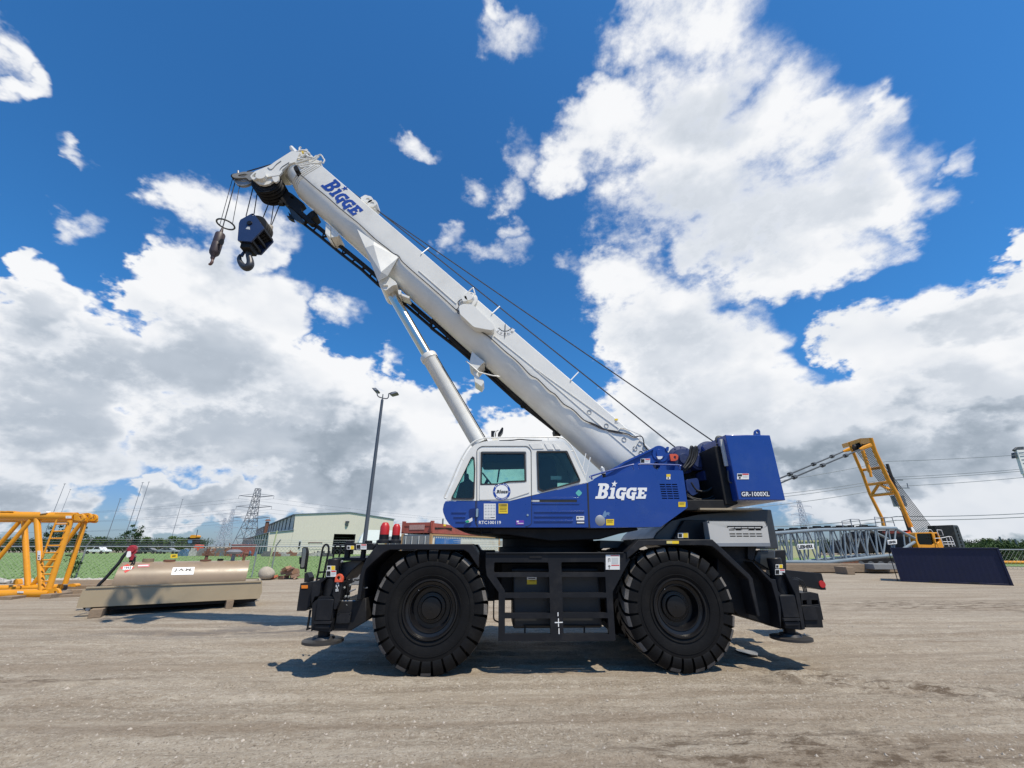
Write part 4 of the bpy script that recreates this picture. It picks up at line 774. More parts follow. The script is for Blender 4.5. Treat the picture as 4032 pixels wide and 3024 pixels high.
# seams: dark strips behind slightly proud panels
def seam(pts, w=2.2, off=-.010, mm=M['gasket']):
    m = MB()
    for a, b in zip(pts[:-1], pts[1:]):
        a = np.array(a, float); b = np.array(b, float); t = (b-a)/np.linalg.norm(b-a); n = np.array((-t[1], t[0]))*w/2; a = a-t*w*.2; b = b+t*w*.2
        m.slab(PC, Z2([tuple(a-n), tuple(b-n), tuple(b+n), tuple(a+n)]), off, off+.009)
    return m
def arcpath(pts, r): q = rnd(pts+[pts[0]], r); return q
o_ = rnd([(492, 1175), (492, 330), (540, 295), (1045, 295), (1083, 340), (1090, 1140), (1045, 1170), (500, 1165)], 26, 5)
for i, sg in enumerate((o_[5:-6],)): seam(sg, 5).build('door_seam', M['gasket'], cabo, smooth=0)
seam([(480, 890), (478, 1130), (500, 1165)], 7, -.012).build('door_seam', M['gasket'], cabo, smooth=0)
seam([(1697, 700), (1716, 1180)], 16, -.012).build('door_seam', M['gasket'], cabo, smooth=0)
m = MB(); dd = rnd([(520, 880), (520, 340), (560, 316), (1030, 316), (1062, 350), (1066, 800), (840, 872)], 14); hh = rnd([(530, 720), (530, 362), (552, 352), (1020, 352), (1030, 365), (1034, 690), (1020, 695)], 8); m.slab(PC, Z2(dd), -.012, -.002, [Z2(hh)]); m.build('door_panel', WH, cabo, bevel=.006)
rib = MB()
for x0, x1, y in ((215, 375, 1012), (240, 368, 1062), (262, 365, 1112), (1115, 1665, 1006), (1115, 1540, 1056), (1115, 1540, 1108)): rib.slab(PC, rnd(Z2([(x0, y-6), (x1, y-6), (x1, y+7), (x0, y+7)]), 3), -.022, .0)
rib.slab(PC, rnd(Z2([(1096, 850), (1612, 850), (1612, 926), (1092, 926)]), 3), -.016, .0, [Z2([(1100, 876), (1580, 876), (1580, 906), (1096, 906)])]); rib.build('panel_rib', BL, lo_, bevel=.005)
m = MB(); m.slab(PC, Z2([(1096, 876), (1580, 876), (1580, 906), (1096, 906)]), -.011, -.007); m.build('slot', M['stk_k'], lo_, smooth=0)
m = MB(); m.slab(PC, Z2([(1088, 882), (1172, 882), (1172, 900), (1088, 900)]), -.016, -.0115); m.build('slot_latch', M['stk_s'], lo_, smooth=0)
for q in ([(1058, 268), (1185, 262), (1222, 322), (1100, 325)], [(1225, 262), (1262, 262), (1330, 330), (1262, 330)], [(1315, 262), (1340, 262), (1405, 330), (1350, 330)]):
    m = MB(); m.slab(PC, rnd(Z2(q), 3), -.010, .0); m.build('roof_emboss', WH, cabo, bevel=.006)
m = MB(); m.slab(PC, rnd(Z2([(405, 980), (510, 965), (515, 1065), (410, 1075)]), 8), -.014, -.007); m.build('handle_recess', mat('recess_blue', (.006, .02, .12), .4), cabo)
m = MB(); m.slab(PC, rnd(Z2([(484, 975), (508, 975), (504, 1066), (480, 1066)]), 3), -.04, -.012); m.build('door_handle', M['chrome'], cabo, bevel=.006)
m = MB(); m.lathe([(0, -.016), (.018, -.016), (.02, -.006)], PC.pt(*Z2(1044, 1046)), (0, 1, 0), 14); m.build('door_lock', M['chrome'], cabo)
# markings on the cab
sticker(PC, Z2, (567, 920), (697, 1092), -.008, M['stk_w'], cabo, [(.08+.24*i, .06+.19*j, .24+.24*i, .16+.19*j, M['stk_s']) for i in range(4) for j in range(4)]+[(.08, .84, .24, .93, M['stk_s']), (.3, .84, .5, .93, M['stk_s']), (.55, .86, .92, .9, M['stk_k'])])
sticker(PC, Z2, (728, 920), (828, 1028), -.008, M['stk_y'], cabo, [(.08, .08, .22, .2, M['stk_k']), (.26, .08, .9, .2, M['stk_k']), (.1, .3, .9, .34, M['stk_k']), (.1, .44, .9, .48, M['stk_k']), (.1, .58, .85, .62, M['stk_k']), (.1, .74, .9, .78, M['stk_k'])])
sticker(PC, Z2, (918, 1102), (1003, 1150), -.008, M['stk_p'], cabo, [(.08, .1, .35, .45, M['stk_w']), (.2, .62, .95, .78, M['stk_w'])])
sticker(PC, Z2, (1574, 1056), (1660, 1102), -.008, M['stk_w'], cabo, [(.1, .2, .3, .6, M['stk_k']), (.4, .25, .9, .4, M['stk_k'])]); sticker(PC, Z2, (1576, 1114), (1664, 1140), -.008, M['stk_k'], cabo, [(.05, .2, .95, .75, M['stk_w'])])
m = MB(); m.slab(PC, rnd(Z2([(1602, 765), (1640, 805), (1602, 846), (1563, 805)]), 5), -.010, -.007); m.build('sticker', M['stk_g'], cabo, smooth=0)
m = MB(); m.slab(PC, Z2([(365, 1110), (425, 1080), (440, 1072), (445, 1105), (415, 1125), (385, 1132)]), -.04, -.03); m.mi = 1; m.slab(PC, Z2([(362, 1113), (395, 1098), (412, 1115), (385, 1133)]), -.044, -.0405); m.build('inspection_tag', [M['stk_w'], M['stk_gr']], cabo, smooth=0)
text('RTC100119', PC.pt(*Z2(513, 1144), -.009), PC.pt(*Z2(754, 1144), -.009), PC.pt(*Z2(513, 1108), -.009), M['letter_w'], cabo, .012)
m = MB(); ring = lambda r, n=48: Z2([(762+r*math.cos(t), 789+r*math.sin(t)) for t in np.linspace(0, 2*math.pi, n, endpoint=False)])
m.slab(PC, ring(95), -.016, -.014, [ring(72)]); em = m.build('anniversary_emblem', M['letter_b'], cabo, smooth=0)
m = MB(); m.slab(PC, ring(71), -.0155, -.0135); m.build('emblem_disc', M['letter_w'], em, smooth=0)
for k, sx in ((0, -83), (1, 83)): m = MB(); m.slab(PC, Z2([(762+sx+(8 if i % 2 == 0 else 3.5)*math.sin(i*math.pi/5), 792-(8 if i % 2 == 0 else 3.5)*math.cos(i*math.pi/5)) for i in range(10)]), -.019, -.017); m.build('star', M['letter_w'], em, smooth=0)
for s, a0, a1, flip in (('1916-2016', -142, -38, False), ('100-YEARS', 132, 48, True)):
    for i, ch in enumerate(s):
        a = math.radians(a0+(a1-a0)*i/(len(s)-1)); r = 83; cx, cy = 762+r*math.cos(a), 789+r*math.sin(a); tx, ty = (-math.sin(a), math.cos(a)) if not flip else (math.sin(a), -math.cos(a)); ux, uy = (math.cos(a), math.sin(a)) if not flip else (-math.cos(a), -math.sin(a))
        w_, h_ = (5, 7) if ch != '-' else (3.5, 1.5)
        P_ = lambda su, sv: PC.pt(*Z2(cx+tx*su*w_+ux*sv*h_, cy+ty*su*w_+uy*sv*h_), -.018)
        text(ch, P_(-1, -1), P_(1, -1), P_(-1, 1), M['letter_w'], em, .03)
logo(PC.pt(*Z2(702, 806), -.0185), PC.pt(*Z2(832, 806), -.0185), PC.pt(*Z2(704, 772), -.0185), M['stk_k'], em, .002)
text('3719', PC.pt(*Z2(905, 708), -.004), PC.pt(*Z2(982, 708), -.004), PC.pt(*Z2(905, 684), -.004), M['stk_s'], cabo)
# inside the cab
m = MB(); m.slab(PC, Z2([(470, 330), (1080, 330), (1090, 460), (560, 470)]), .15, 1.0); m.build('sun_visor', M['interior'], cabo, bevel=.02)
m = MB(); m.slab(PC, Z2([(1150, 360), (1470, 360), (1610, 650), (1600, 690), (1160, 690)]), .9, .98); m.build('rear_lining', M['lightgrey'], cabo)
m = MB(); m.slab(PC, rnd(Z2([(1180, 420), (1340, 420), (1370, 700), (1360, 900), (1150, 900)]), 20), .35, .85); m.slab(PC, rnd(Z2([(860, 800), (1340, 780), (1340, 890), (880, 890)]), 20), .33, .87); m.build('seat', M['interior'], cabo, bevel=.04)
m = MB(); m.slab(PC, Z2([(300, 700), (400, 640), (440, 680), (620, 720), (640, 890), (250, 890)]), .2, .95); m.build('dashboard', M['interior'], cabo, bevel=.03)
m = MB(); st = PC.pt(*Z2(610, 660), .5); m.tube([st+np.array((.02*math.sin(t)+.10*math.cos(t), .19*math.sin(t), -.12*math.cos(t))) for t in np.linspace(0, 6.283, 24, endpoint=False)], .015, 6, closed=True); m.cyl(st, PC.pt(*Z2(560, 760), .5), .03); m.build('steering_wheel', M['interior'], cabo)
m = MB(); m.cyl(PC.pt(*Z2(360, 700), .3), PC.pt(*Z2(372, 530), .35), .022); m.slab(PC, rnd(Z2([(360, 600), (400, 590), (405, 680), (365, 700)]), 6), .3, .4); m.build('display_unit', M['interior'], cabo)
m = MB(); m.rect(PC, Z2(1296, 620), Z2(1412, 660), .3, .31); m.build('papers', M['stk_w'], cabo)
# roof rail, mirror, aerial
for off in (.06, CD-.06):
    m = MB(); m.tube(spl([PC.pt(*Z2(*q), off) for q in ((160, 865), (140, 840), (210, 680), (300, 470), (380, 330), (460, 245), (560, 212), (680, 203), (1270, 196), (1400, 200), (1480, 250), (1545, 340), (1620, 500), (1670, 610))], 4), .014, 8)
    for a, b in (((728, 203), (728, 240)), ((1270, 196), (1270, 238)), ((1545, 340), (1515, 352)), ((335, 440), (355, 450))): m.cyl(PC.pt(*Z2(*a), off), PC.pt(*Z2(*b), off), .012, seg=8)
    m.build('roof_rail', WH, cabo)
m = MB(); m.slab(PC, rnd(Z2([(660, 200), (715, 200), (720, 245), (660, 245)]), 4), .1, .2); m.tube(spl([PC.pt(*Z2(*q), .15) for q in ((685, 200), (685, 160), (705, 130), (725, 120))], 4), .014, 8); m.build('mirror_arm', WH, cabo)
m = MB(); m.slab(PC, rnd(Z2([(765, 88), (780, 95), (778, 130), (735, 185), (722, 190), (718, 160)]), 6), .1, .3); m.build('roof_mirror', K, cabo, bevel=.01)
m = MB(); m.rect(PC, Z2(646, 126), Z2(700, 196), .3, .45); m.build('work_lamp', K, cabo, bevel=.01)
m = MB(); m.tube(spl([PC.pt(*Z2(*q), .5) for q in ((730, 236), (880, 230), (960, 222), (1060, 230), (1200, 236))], 5), .012, 6); m.build('wiper', K, cabo)
m = MB()
for a, b in (((1678, 375), (1637, 570)), ((1727, 415), (1672, 655))): m.cyl(Y(8.6).pt(*Z2(*a)), Y(8.6).pt(*Z2(*b)), .012, seg=6)
m.build('guy_rod', WH, cabo)
# side steps of glazing bar on far side
m = MB(); m.slab(PC, Z2([(738, 470), (755, 470), (722, 690), (706, 690)]), CD-.06, CD-.02); m.build('glazing_bar', K, cabo)

# ------------------------------------------------------------------ boom
BT = np.array([3.081, 8.62, 4.175]); BT = Y(8.62).pt(2500, 1708); B1 = Y(8.62).pt(1274, 655); u_ = (B1-BT); BLEN = np.linalg.norm(u_); u_ /= BLEN; n_b = np.array([-u_[2], 0, u_[0]]); n_b *= np.sign(n_b[2])
def B(s, n, y): return np.array([BT[0], y, BT[2]])+u_*s+n_b*n
def Bpx(px, py, y): q = Y(y).pt(px, py)-np.array([BT[0], y, BT[2]]); return q@u_, q@n_b
def bsec(w, top, mid, bot, ns=20):                 # cross-section, w half width
    pts = [(-w, mid), (-w, top-.035), (-w+.05, top), (w-.05, top), (w, top-.035), (w, mid)]
    for t in np.linspace(0, math.pi, ns)[1:-1]: pts.append((w*math.cos(t), mid-(mid-bot)*math.sin(t)**.9))
    return pts
SEC = bsec(.43, 0, -.47, -1.02)
m = MB(); m.loft([[B(s, n, YC+y) for y, n in SEC] for s in (-.75, 0, BLEN*.5, BLEN+.06)])
boom = m.build('boom', M['boomwhite'], crane, smooth=28)
# nested telescopic collars
m = MB(); m.loft([[B(s, n, YC+y) for y, n in bsec(.29, -.14, -.47, -.84)] for s in (BLEN-.2, BLEN+.42)]); m.build('inner_boom_section', KD, boom, smooth=28)
for i in range(4):
    s0 = BLEN+.11+i*.10; k = .02+i*.028
    m = MB(); m.loft([[B(s, n, YC+y) for y, n in bsec(.43-k, 0-k, -.47, -1.02+k)] for s in (s0, s0+.045)]); m.build('boom_collar', M['boomwhite'], boom, smooth=28, bevel=.01)
# long cable clipped along the side
def side(pts, y, r, mm, name, lift=.0, n=5):
    m = MB(); m.tube(spl([Y(y).pt(*q) for q in pts], n), r, 6); return m.build(name, mm, boom)
Ys = 8.60
side([Z5(1020, 515), Z5(1070, 530), Z5(1200, 640), Z5(1360, 770), Z5(1470, 870)]+[Z6(*q) for q in ((490, 420), (600, 510), (760, 660), (900, 770), (960, 820), (1020, 850), (1060, 910), (1180, 1020), (1330, 1150), (1500, 1300), (1650, 1440))]+[Z7(*q) for q in ((240, 405), (400, 565), (530, 650), (680, 785), (760, 850), (830, 915), (920, 1010), (990, 1050), (1090, 1150), (1155, 1195), (1230, 1280), (1320, 1335), (1420, 1430), (1510, 1465), (1650, 1530), (1780, 1555))], Ys, .012, M['rope'], 'signal_cable')
side([Z3(*q) for q in ((20, 20), (100, 60), (200, 105), (330, 130), (420, 150), (480, 165), (540, 195), (610, 185), (640, 210), (660, 290), (720, 350), (790, 350), (860, 340), (890, 380))], Ys, .013, M['rope'], 'signal_cable')
for a, b in ((Z7(945, 940), Z3(780, 590)), (Z6(1240, 1010), Z6(1650, 1370)), (Z7(580, 645), Z7(950, 940)), (Z7(960, 945), Z7(1760, 1520))):
    m = MB(); m.cyl(Y(8.615).pt(*a), Y(8.615).pt(*b), .012, seg=6); m.build('boom_seam', M['boomwhite'], boom)
m = MB()
for x_, y_ in ((242, 72), (435, 222), (605, 265), (555, 320), (660, 315), (620, 370)): c0 = Y(8.612).pt(*Z3(x_, y_)); m.tube([c0+np.array((.045*math.cos(t), 0, .045*math.sin(t))) for t in np.linspace(0, 6.283, 18, endpoint=False)], .007, 5, closed=True)
for x_, y_ in ((1470, 1357),): c0 = Y(8.612).pt(*Z7(x_, y_)); m.tube([c0+np.array((.045*math.cos(t), 0, .045*math.sin(t))) for t in np.linspace(0, 6.283, 18, endpoint=False)], .007, 5, closed=True)
m.build('side_boss', M['steel'], boom)
# lettering along the boom
bx = lambda p: Y(8.62).pt(*Z6(*p), -.004)
logo(bx((172, 86)), bx((548, 432)), bx((312, -6)), M['letter_b'], boom, .003)
# hose-reel box, scale, brackets
m = MB(); bxp = rnd(Z7([(252, 365), (300, 345), (372, 352), (400, 370), (580, 545), (588, 575), (565, 592), (520, 588), (392, 562), (262, 440)]), 8); m.slab(Y(8.62), bxp, -.20, .0); m.build('junction_box', M['boomwhite'], boom, bevel=.02)
m = MB(); c0 = Y(8.55).pt(*Z7(345, 300)); m.lathe([(0, -.10), (.10, -.10), (.12, -.06), (.12, 0), (.21, .01), (.22, .03), (.22, .07)], c0, (0, 1, 0), 28); m.tube([Y(8.5).pt(*Z7(*q)) for q in rnd([(282, 290), (385, 195), (405, 260)], 8)], .016, 8); m.slab(Y(8.45), rnd(Z7([(275, 285), (320, 270), (335, 315), (290, 325)]), 4), 0, .1); m.build('cable_reel', M['boomwhite'], boom)
m = MB(); m.tube(spl([Y(8.5).pt(*Z7(*q)) for q in ((285, 300), (245, 330), (255, 370), (235, 405), (250, 440))], 4), .012, 6); m.build('reel_cable', M['rope'], boom)
m = MB(); arc = [(685+102*math.cos(t), 545+98*math.sin(t)) for t in np.linspace(.45, math.pi-.45, 16)]; arc2 = [(685+65*math.cos(t), 540+58*math.sin(t)) for t in np.linspace(math.pi-.5, .5, 16)]; m.slab(Y(8.62), Z7(arc+arc2), -.005, -.001); sc_ = m.build('angle_scale', M['stk_w'], boom, smooth=0)
m = MB(); m.tube([Y(8.612).pt(*Z7(685+66*math.cos(t), 540+60*math.sin(t))) for t in np.linspace(.5, math.pi-.5, 16)], .006, 4)
for t in np.linspace(.55, math.pi-.55, 9): m.cyl(Y(8.612).pt(*Z7(685+66*math.cos(t), 540+60*math.sin(t))), Y(8.612).pt(*Z7(685+78*math.cos(t), 540+72*math.sin(t))), .005, seg=4)
m.cyl(Y(8.605).pt(*Z7(686, 535)), Y(8.605).pt(*Z7(682, 660)), .008, seg=5); m.build('angle_pointer', M['stk_k'], sc_)
for s, x, y in (('0', 618, 604), ('20', 646, 622), ('40', 681, 628), ('60', 715, 625), ('80', 748, 610)):
    w_ = 7 if len(s) == 1 else 12; text(s, Y(8.611).pt(*Z7(x-w_, y+8)), Y(8.611).pt(*Z7(x+w_, y+6)), Y(8.611).pt(*Z7(x-w_, y-9)), M['stk_k'], sc_)
sticker(Y(8.615), Z7, (1708, 1418), (1740, 1455), 0, M['stk_w'], boom, [(.0, .0, .9, .45, M['stk_y']), (.2, .5, .5, .9, M['stk_k'])])
for a, b in ((Z6(1268, 828), Z6(1350, 762)), (Z6(2036, 1480), Z6(2122, 1400)), (Z7(1297, 1060), Z7(1368, 985)), (Z7(560, 440), Z7(635, 370))):
    m = MB(); m.cyl(Y(8.6).pt(*a), Y(8.75).pt(*b), .014, seg=8); m.build('rope_guide', M['boomwhite'], boom)
m = MB(); m.tube([Y(8.6).pt(*Z3(*q)) for q in rnd([(370, 120), (400, 95), (440, 100), (620, 175), (600, 230), (540, 330)], 6)], .010, 6); m.build('conduit', M['boomwhite'], boom)
# lift-cylinder ears: gusset plates on both sides below the boom
ear = Z6([(568, 560), (752, 695), (748, 735), (800, 960), (830, 1025), (1020, 865), (1045, 880), (930, 1000), (905, 1065), (985, 1130), (1020, 1190), (975, 1180), (935, 1195), (880, 1230), (800, 1135), (720, 900)])
eg = MB(); p_ = [Z6(568, 560), Z6(752, 700), Z6(800, 1130)]
A = Y(8.61).pt(*Z6(566, 556)); A2 = Y(8.61).pt(*Z6(752, 692)); T1 = Y(8.55).pt(*Z6(800, 1132)); T2 = Y(8.45).pt(*Z6(830, 1025)); T3 = Y(8.61).pt(*Z6(1024, 862)); T4 = Y(8.62).pt(*Z6(905, 1070)); T0 = Y(8.50).pt(*Z6(748, 732)); W0 = Y(8.57).pt(*Z6(660, 760))
bk = lambda p, d: np.array((p[0], p[1]+d, p[2]))
vs = [A, A2, T0, W0, T1, T2, T3, T4]; d = .16
eg.add(vs, [(0, 1, 2, 3), (3, 2, 5, 4), (2, 6, 5), (1, 6, 2), (5, 6, 7), (4, 5, 7), (0, 3, 4), (0, 4, 7), (0, 7, 6, 1)])
eg.build('cylinder_gusset', M['boomwhite'], boom, smooth=0, bevel=.006)
vsm = [np.array((p[0]+(.02), 2*YC-p[1], p[2])) for p in vs]; e2 = MB(); e2.add(vsm, [f[::-1] for f in [(0, 1, 2, 3), (3, 2, 5, 4), (2, 6, 5), (1, 6, 2), (5, 6, 7), (4, 5, 7), (0, 3, 4), (0, 4, 7), (0, 7, 6, 1)]]); e2.build('cylinder_gusset', M['boomwhite'], boom, smooth=0)
m = MB(); m.slab(Y(8.72), rnd(Z6([(905, 1068), (990, 1130), (1010, 1165), (960, 1170), (920, 1200), (880, 1232), (830, 1200), (800, 1140), (830, 1100)]), 8), 0, .66); m.build('cylinder_bracket', M['boomwhite'], boom, bevel=.015)
m = MB(); c0 = Y(8.70).pt(*Z6(878, 1155)); m.rect(Y(8.70), Z6(845, 1160), Z6(905, 1170), -.02, .03); m.build('bracket_pin', M['boomwhite'], boom)
for q in ([(1010, 1215), (1050, 1230), (1040, 1275), (1020, 1270)], [(1045, 1255), (1140, 1290), (1135, 1315), (1050, 1280)]):
    m = MB(); m.slab(Y(8.8), Z6(q), 0, .3); m.build('jib_bracket', M['boomwhite'], boom, bevel=.01)
m = MB(); m.slab(Y(8.85), Z6([(228, 490), (280, 530), (275, 650), (222, 605)]), 0, .5); m.slab(Y(8.87), Z6([(282, 530), (375, 615), (360, 640), (285, 650)]), 0, .45); m.build('jib_bracket', M['boomwhite'], boom, bevel=.01)
m = MB(); m.slab(Y(8.75), Z7([(375, 790), (495, 890), (470, 905), (420, 965), (350, 900)]), 0, .6); m.slab(Y(8.8), Z7([(385, 935), (425, 960), (440, 1040), (480, 1055), (488, 1080), (465, 1118), (400, 1075)]), 0, .4); m.tube([Y(8.75).pt(*Z7(*q)) for q in ((320, 880), (440, 985), (560, 1015), (635, 1026))], .016, 6); m.build('jib_bracket', M['boomwhite'], boom, bevel=.012)
# lift cylinder
rt = Y(YC).pt(*Z6(890, 1170)); cb_ = Y(YC).pt(*Z7(-35, 850)); ct = Y(YC).pt(1686, 1403); dirc = (ct-rt)/np.linalg.norm(ct-rt); base = rt+dirc*4.9
rc = MB(); rc.cyl(rt, ct+dirc*.3, .125, seg=28); rod = rc.build('cylinder_rod', M['chrome'], crane)
bc = MB(); o0 = ct; L_ = np.linalg.norm(base-ct); bc.lathe([(.13, -.03), (.19, -.03), (.205, .0), (.205, .10), (.19, .12), (.178, .14), (.178, L_)], ct, dirc, 32); bc.build('lift_cylinder', M['boomwhite'], crane)
m = MB(); side_off = np.array((.16, -.12, .06)); m.tube(spl([ct+dirc*t+side_off*1.0+np.array((0, 0, .0)) for t in (.1, .6, 1.4, 2.2, 2.9)], 3), .012, 6); m.build('cylinder_hose', M['rope'], crane)

# boom head ----------------------------------------------------------------
hp_ = rnd(ZJ([(1375, 188), (1480, 175), (1560, 200), (1500, 330), (1470, 400), (1330, 440), (1200, 560), (1140, 650), (1000, 800), (930, 850), (830, 872), (720, 855), (640, 800), (542, 690), (640, 590), (760, 545), (960, 462), (1060, 388)]), 3)
head = MB(); head.slab(Y(8.72), hp_, 0, .06); head.slab(Y(9.32), hp_, 0, .06); heo = head.build('boom_head', M['boomwhite'], boom, bevel=.012)
m = MB(); m.slab(Y(8.78), ZJ([(960, 470), (1060, 395), (1380, 200), (1500, 240), (1440, 420), (1300, 470), (1200, 560), (980, 560), (780, 580)]), 0, .54); m.build('head_web', M['boomwhite'], heo)
m = MB(); m.loft([[B(s, n*k, YC+y*k) for y, n in bsec(.30, -.10, -.5, -.9)] for s, k in ((BLEN+.40, 1.), (BLEN+1.0, .92))]); m.build('head_base', M['boomwhite'], heo, smooth=28)
cs_ = Y(8.8).pt(*ZJ(870, 800))
sh = MB()
for k in range(5): sh.lathe([(.10, 0), (.34, 0), (.40, .0), (.36, .03), (.40, .075), (.34, .075), (.10, .075)], cs_+np.array((0, .0+k*.10, 0)), (0, 1, 0), 40)
sh.lathe([(.35, -.01), (.35, .54)], cs_, (0, 1, 0), 32)
sh.build('sheave_block', KD, heo)
m = MB(); m.slab(Y(8.70), rnd(ZJ([(985, 700), (1140, 645), (1120, 780), (1070, 818), (1020, 800)]), 5), -.02, .03); m.slab(Y(8.70), rnd(ZJ([(540, 690), (640, 600), (735, 650), (740, 700), (640, 760), (590, 760)]), 5), -.04, .03, [rnd(ZJ([(570, 690), (650, 620), (700, 660), (640, 720)]), 4)]); m.slab(Y(8.70), ZJ([(835, 660), (850, 690), (1130, 648), (1190, 580), (1200, 600), (1140, 670), (860, 715), (800, 680)]), -.03, .02); m.build('head_plate', M['boomwhite'], heo, bevel=.01)
m = MB(); m.cyl(cs_+np.array((-.05, -.20, .02)), cs_+np.array((-.05, -.08, .02)), .14, seg=20); m.build('sheave_cover', M['boomwhite'], heo)
for pts in (((905, 510), (950, 550), (1000, 540), (1080, 450), (1175, 380)), ((1150, 560), (1200, 500), (1340, 410))):
    m = MB(); m.tube(spl([Y(8.71).pt(*ZJ(*q)) for q in pts], 3), .010, 5); m.build('head_pipe', M['steel'], heo)
m = MB(); m.slab(Y(8.74), rnd(ZJ([(1420, 505), (1490, 460), (1540, 545), (1500, 582), (1445, 575)]), 4), -.2, .06); m.build('junction_box', KD, heo, bevel=.01)
# hooks, rails and pipework on top of the head
m = MB(); m.tube(spl([Y(9.0).pt(*ZJ(*q)) for q in ((1385, 100), (1400, 130), (1440, 180), (1480, 240))], 4), [.05, .06, .06, .06, .07, .07, .07, .08, .08, .08, .09, .09, .1][:13], 8); m.build('rope_hook', M['boomwhite'], heo)
for pts, r in ((((1545, 160), (1555, 115), (1585, 100)), .025), (((1660, 170), (1690, 155), (1715, 175)), .025), (((1470, 430), (1700, 360), (1850, 330), (1960, 260), (2000, 270), (2030, 320), (2060, 370), (2030, 430)), .022), (((1480, 470), (1700, 420), (1820, 390), (1950, 290)), .02), (((1540, 490), (1800, 440), (1950, 430), (2000, 390)), .03), (((1560, 520), (1800, 490), (1960, 480)), .03), (((1500, 200), (1600, 170), (1700, 190), (1760, 240)), .03), (((1600, 300), (1680, 240), (1760, 215)), .03), (((1840, 330), (1880, 280), (1920, 270)), .018), (((1430, 380), (1520, 330), (1640, 350), (1780, 300)), .02), (((1320, 280), (1340, 340), (1370, 390)), .012), (((1690, 260), (1740, 300), (1830, 320)), .04)):
    m = MB(); m.tube(spl([Y(8.74).pt(*ZJ(*q)) for q in pts], 4), r, 7); m.build('head_pipe', M['boomwhite'], heo)
m = MB(); m.slab(Y(8.8), rnd(ZJ([(1480, 180), (1640, 180), (1790, 250), (1860, 330), (2000, 400), (1960, 470), (1550, 510), (1440, 440), (1500, 330)]), 10), .05, .5); m.build('head_frame', M['boomwhite'], heo, bevel=.02)
m = MB(); m.slab(Y(8.77), ZJ([(1540, 255), (1570, 260), (1560, 285), (1540, 285)]), 0, .1); m.slab(Y(8.77), ZJ([(1720, 240), (1760, 240), (1750, 280), (1720, 275)]), 0, .1); m.slab(Y(8.77), ZJ([(1640, 215), (1680, 215), (1690, 235), (1650, 240)]), 0, .1); m.build('head_gap', KD, heo)
m = MB(); m.slab(Y(8.7), ZJ([(1590, 185), (1625, 180), (1635, 205), (1600, 215)]), 0, .05); m.build('yellow_clip', M['stk_y'], heo)
# auxiliary nose sheave
an = MB(); c0 = Y(9.0).pt(*ZJ(420, 740)); an.lathe([(.045, 0), (.10, 0), (.11, .02), (.235, .03), (.25, .0), (.27, .0), (.25, .04), (.27, .08), (.25, .08), (.235, .05), (.11, .06), (.045, .08)], c0, (0, 1, 0), 36, close=True); an.build('nose_sheave', M['steel'], heo)
m = MB(); m.slab(Y(8.95), rnd(ZJ([(165, 690), (190, 645), (230, 640), (400, 600), (520, 600), (640, 600), (720, 640), (600, 760), (520, 780), (470, 720), (300, 730), (215, 720)]), 6), 0, .04, [rnd(ZJ([(300, 665), (440, 640), (500, 665), (430, 700), (300, 705)]), 4)]); m.slab(Y(9.15), rnd(ZJ([(165, 690), (190, 645), (230, 640), (400, 600), (520, 600), (640, 600), (720, 640), (600, 760), (520, 780), (470, 720), (300, 730), (215, 720)]), 6), 0, .04); m.build('nose_plate', M['concrete'], heo, bevel=.006)
m = MB(); m.lathe([(0, 0), (.085, 0), (.085, .18), (0, .18)], Y(8.97).pt(*ZJ(210, 680)), (0, 1, 0), 18); m.build('nose_roller', KD, heo); m = MB(); m.cyl(Y(9.05).pt(*ZJ(300, 640)), Y(9.05).pt(*ZJ(298, 590)), .03); m.build('nose_pin', M['steel'], heo)
# top rollers and long hoist ropes
m = MB(); m.slab(Y(8.85), rnd(Z6([(605, 215), (655, 185), (685, 190), (690, 225), (640, 255), (720, 300), (765, 320), (770, 345), (700, 300), (620, 240)]), 4), 0, .35)
for x_, y_ in ((688, 240), (735, 282)): m.lathe([(0, 0), (.05, 0), (.055, -.02), (.13, -.02), (.14, .02), (.14, .3)], Y(8.84).pt(*Z6(x_, y_)), (0, 1, 0), 24)
m.build('roller_bracket', M['boomwhite'], boom)
for a, ya, b, yb_ in ((Z6(770, 335), 9.0, Z3(1045, 350), 8.75), (Z6(775, 345), 9.2, Z3(1445, 270), 8.9)):
    m = MB(); m.cyl(Y(ya).pt(*a), Y(yb_).pt(*b), .016, seg=6); m.build('hoist_rope', M['rope'], crane)
m = MB(); m.cyl(Y(9.05).pt(*Z6(760, 335)), Y(9.0).pt(*ZJ(1475, 190)), .016, seg=6); m.cyl(Y(9.0).pt(*ZJ(970, 455)), Y(9.0).pt(*ZJ(480, 598)), .016, seg=6); m.build('hoist_rope', M['rope'], crane)
# stowed lattice jib under the boom
JY0, JY1 = 9.25, 9.85
jb = MB(); up0, up1 = Z6(0, 430), Z3(-60, 10)
tA = Y(9.25).pt(*ZJ(1240, 1060)); 
def jl(p, y): return Y(y).pt(*p)
top = [ZJ(1200, 1050), Z6(0, 420), Z6(210, 590), Z6(420, 770), Z6(640, 950), Z6(780, 1070), Z6(1060, 1290), Z6(1370, 1560), Z7(0, 500), Z7(250, 735), Z7(480, 915), Z7(800, 1220), Z7(1000, 1390), Z7(1215, 1560)]
bot = [ZJ(1150, 1130), Z6(0, 510), Z6(180, 650), Z6(400, 830), Z6(620, 1000), Z6(800, 1165), Z6(1080, 1370), Z6(1370, 1620), Z7(0, 575), Z7(240, 760), Z7(470, 960), Z7(790, 1250), Z7(990, 1405), Z7(1200, 1570)]
tp = [jl(p, JY0) for p in top]; bp_ = [jl(p, JY0+.05) for p in bot]; tq = [bk(p, .07) for p in tp]; bq = [bk(p, .05) for p in bp_]
for L2, r in ((tp, .060), (bp_, .042), (tq, .03), (bq, .025)): jb.tube(L2, r, 8)
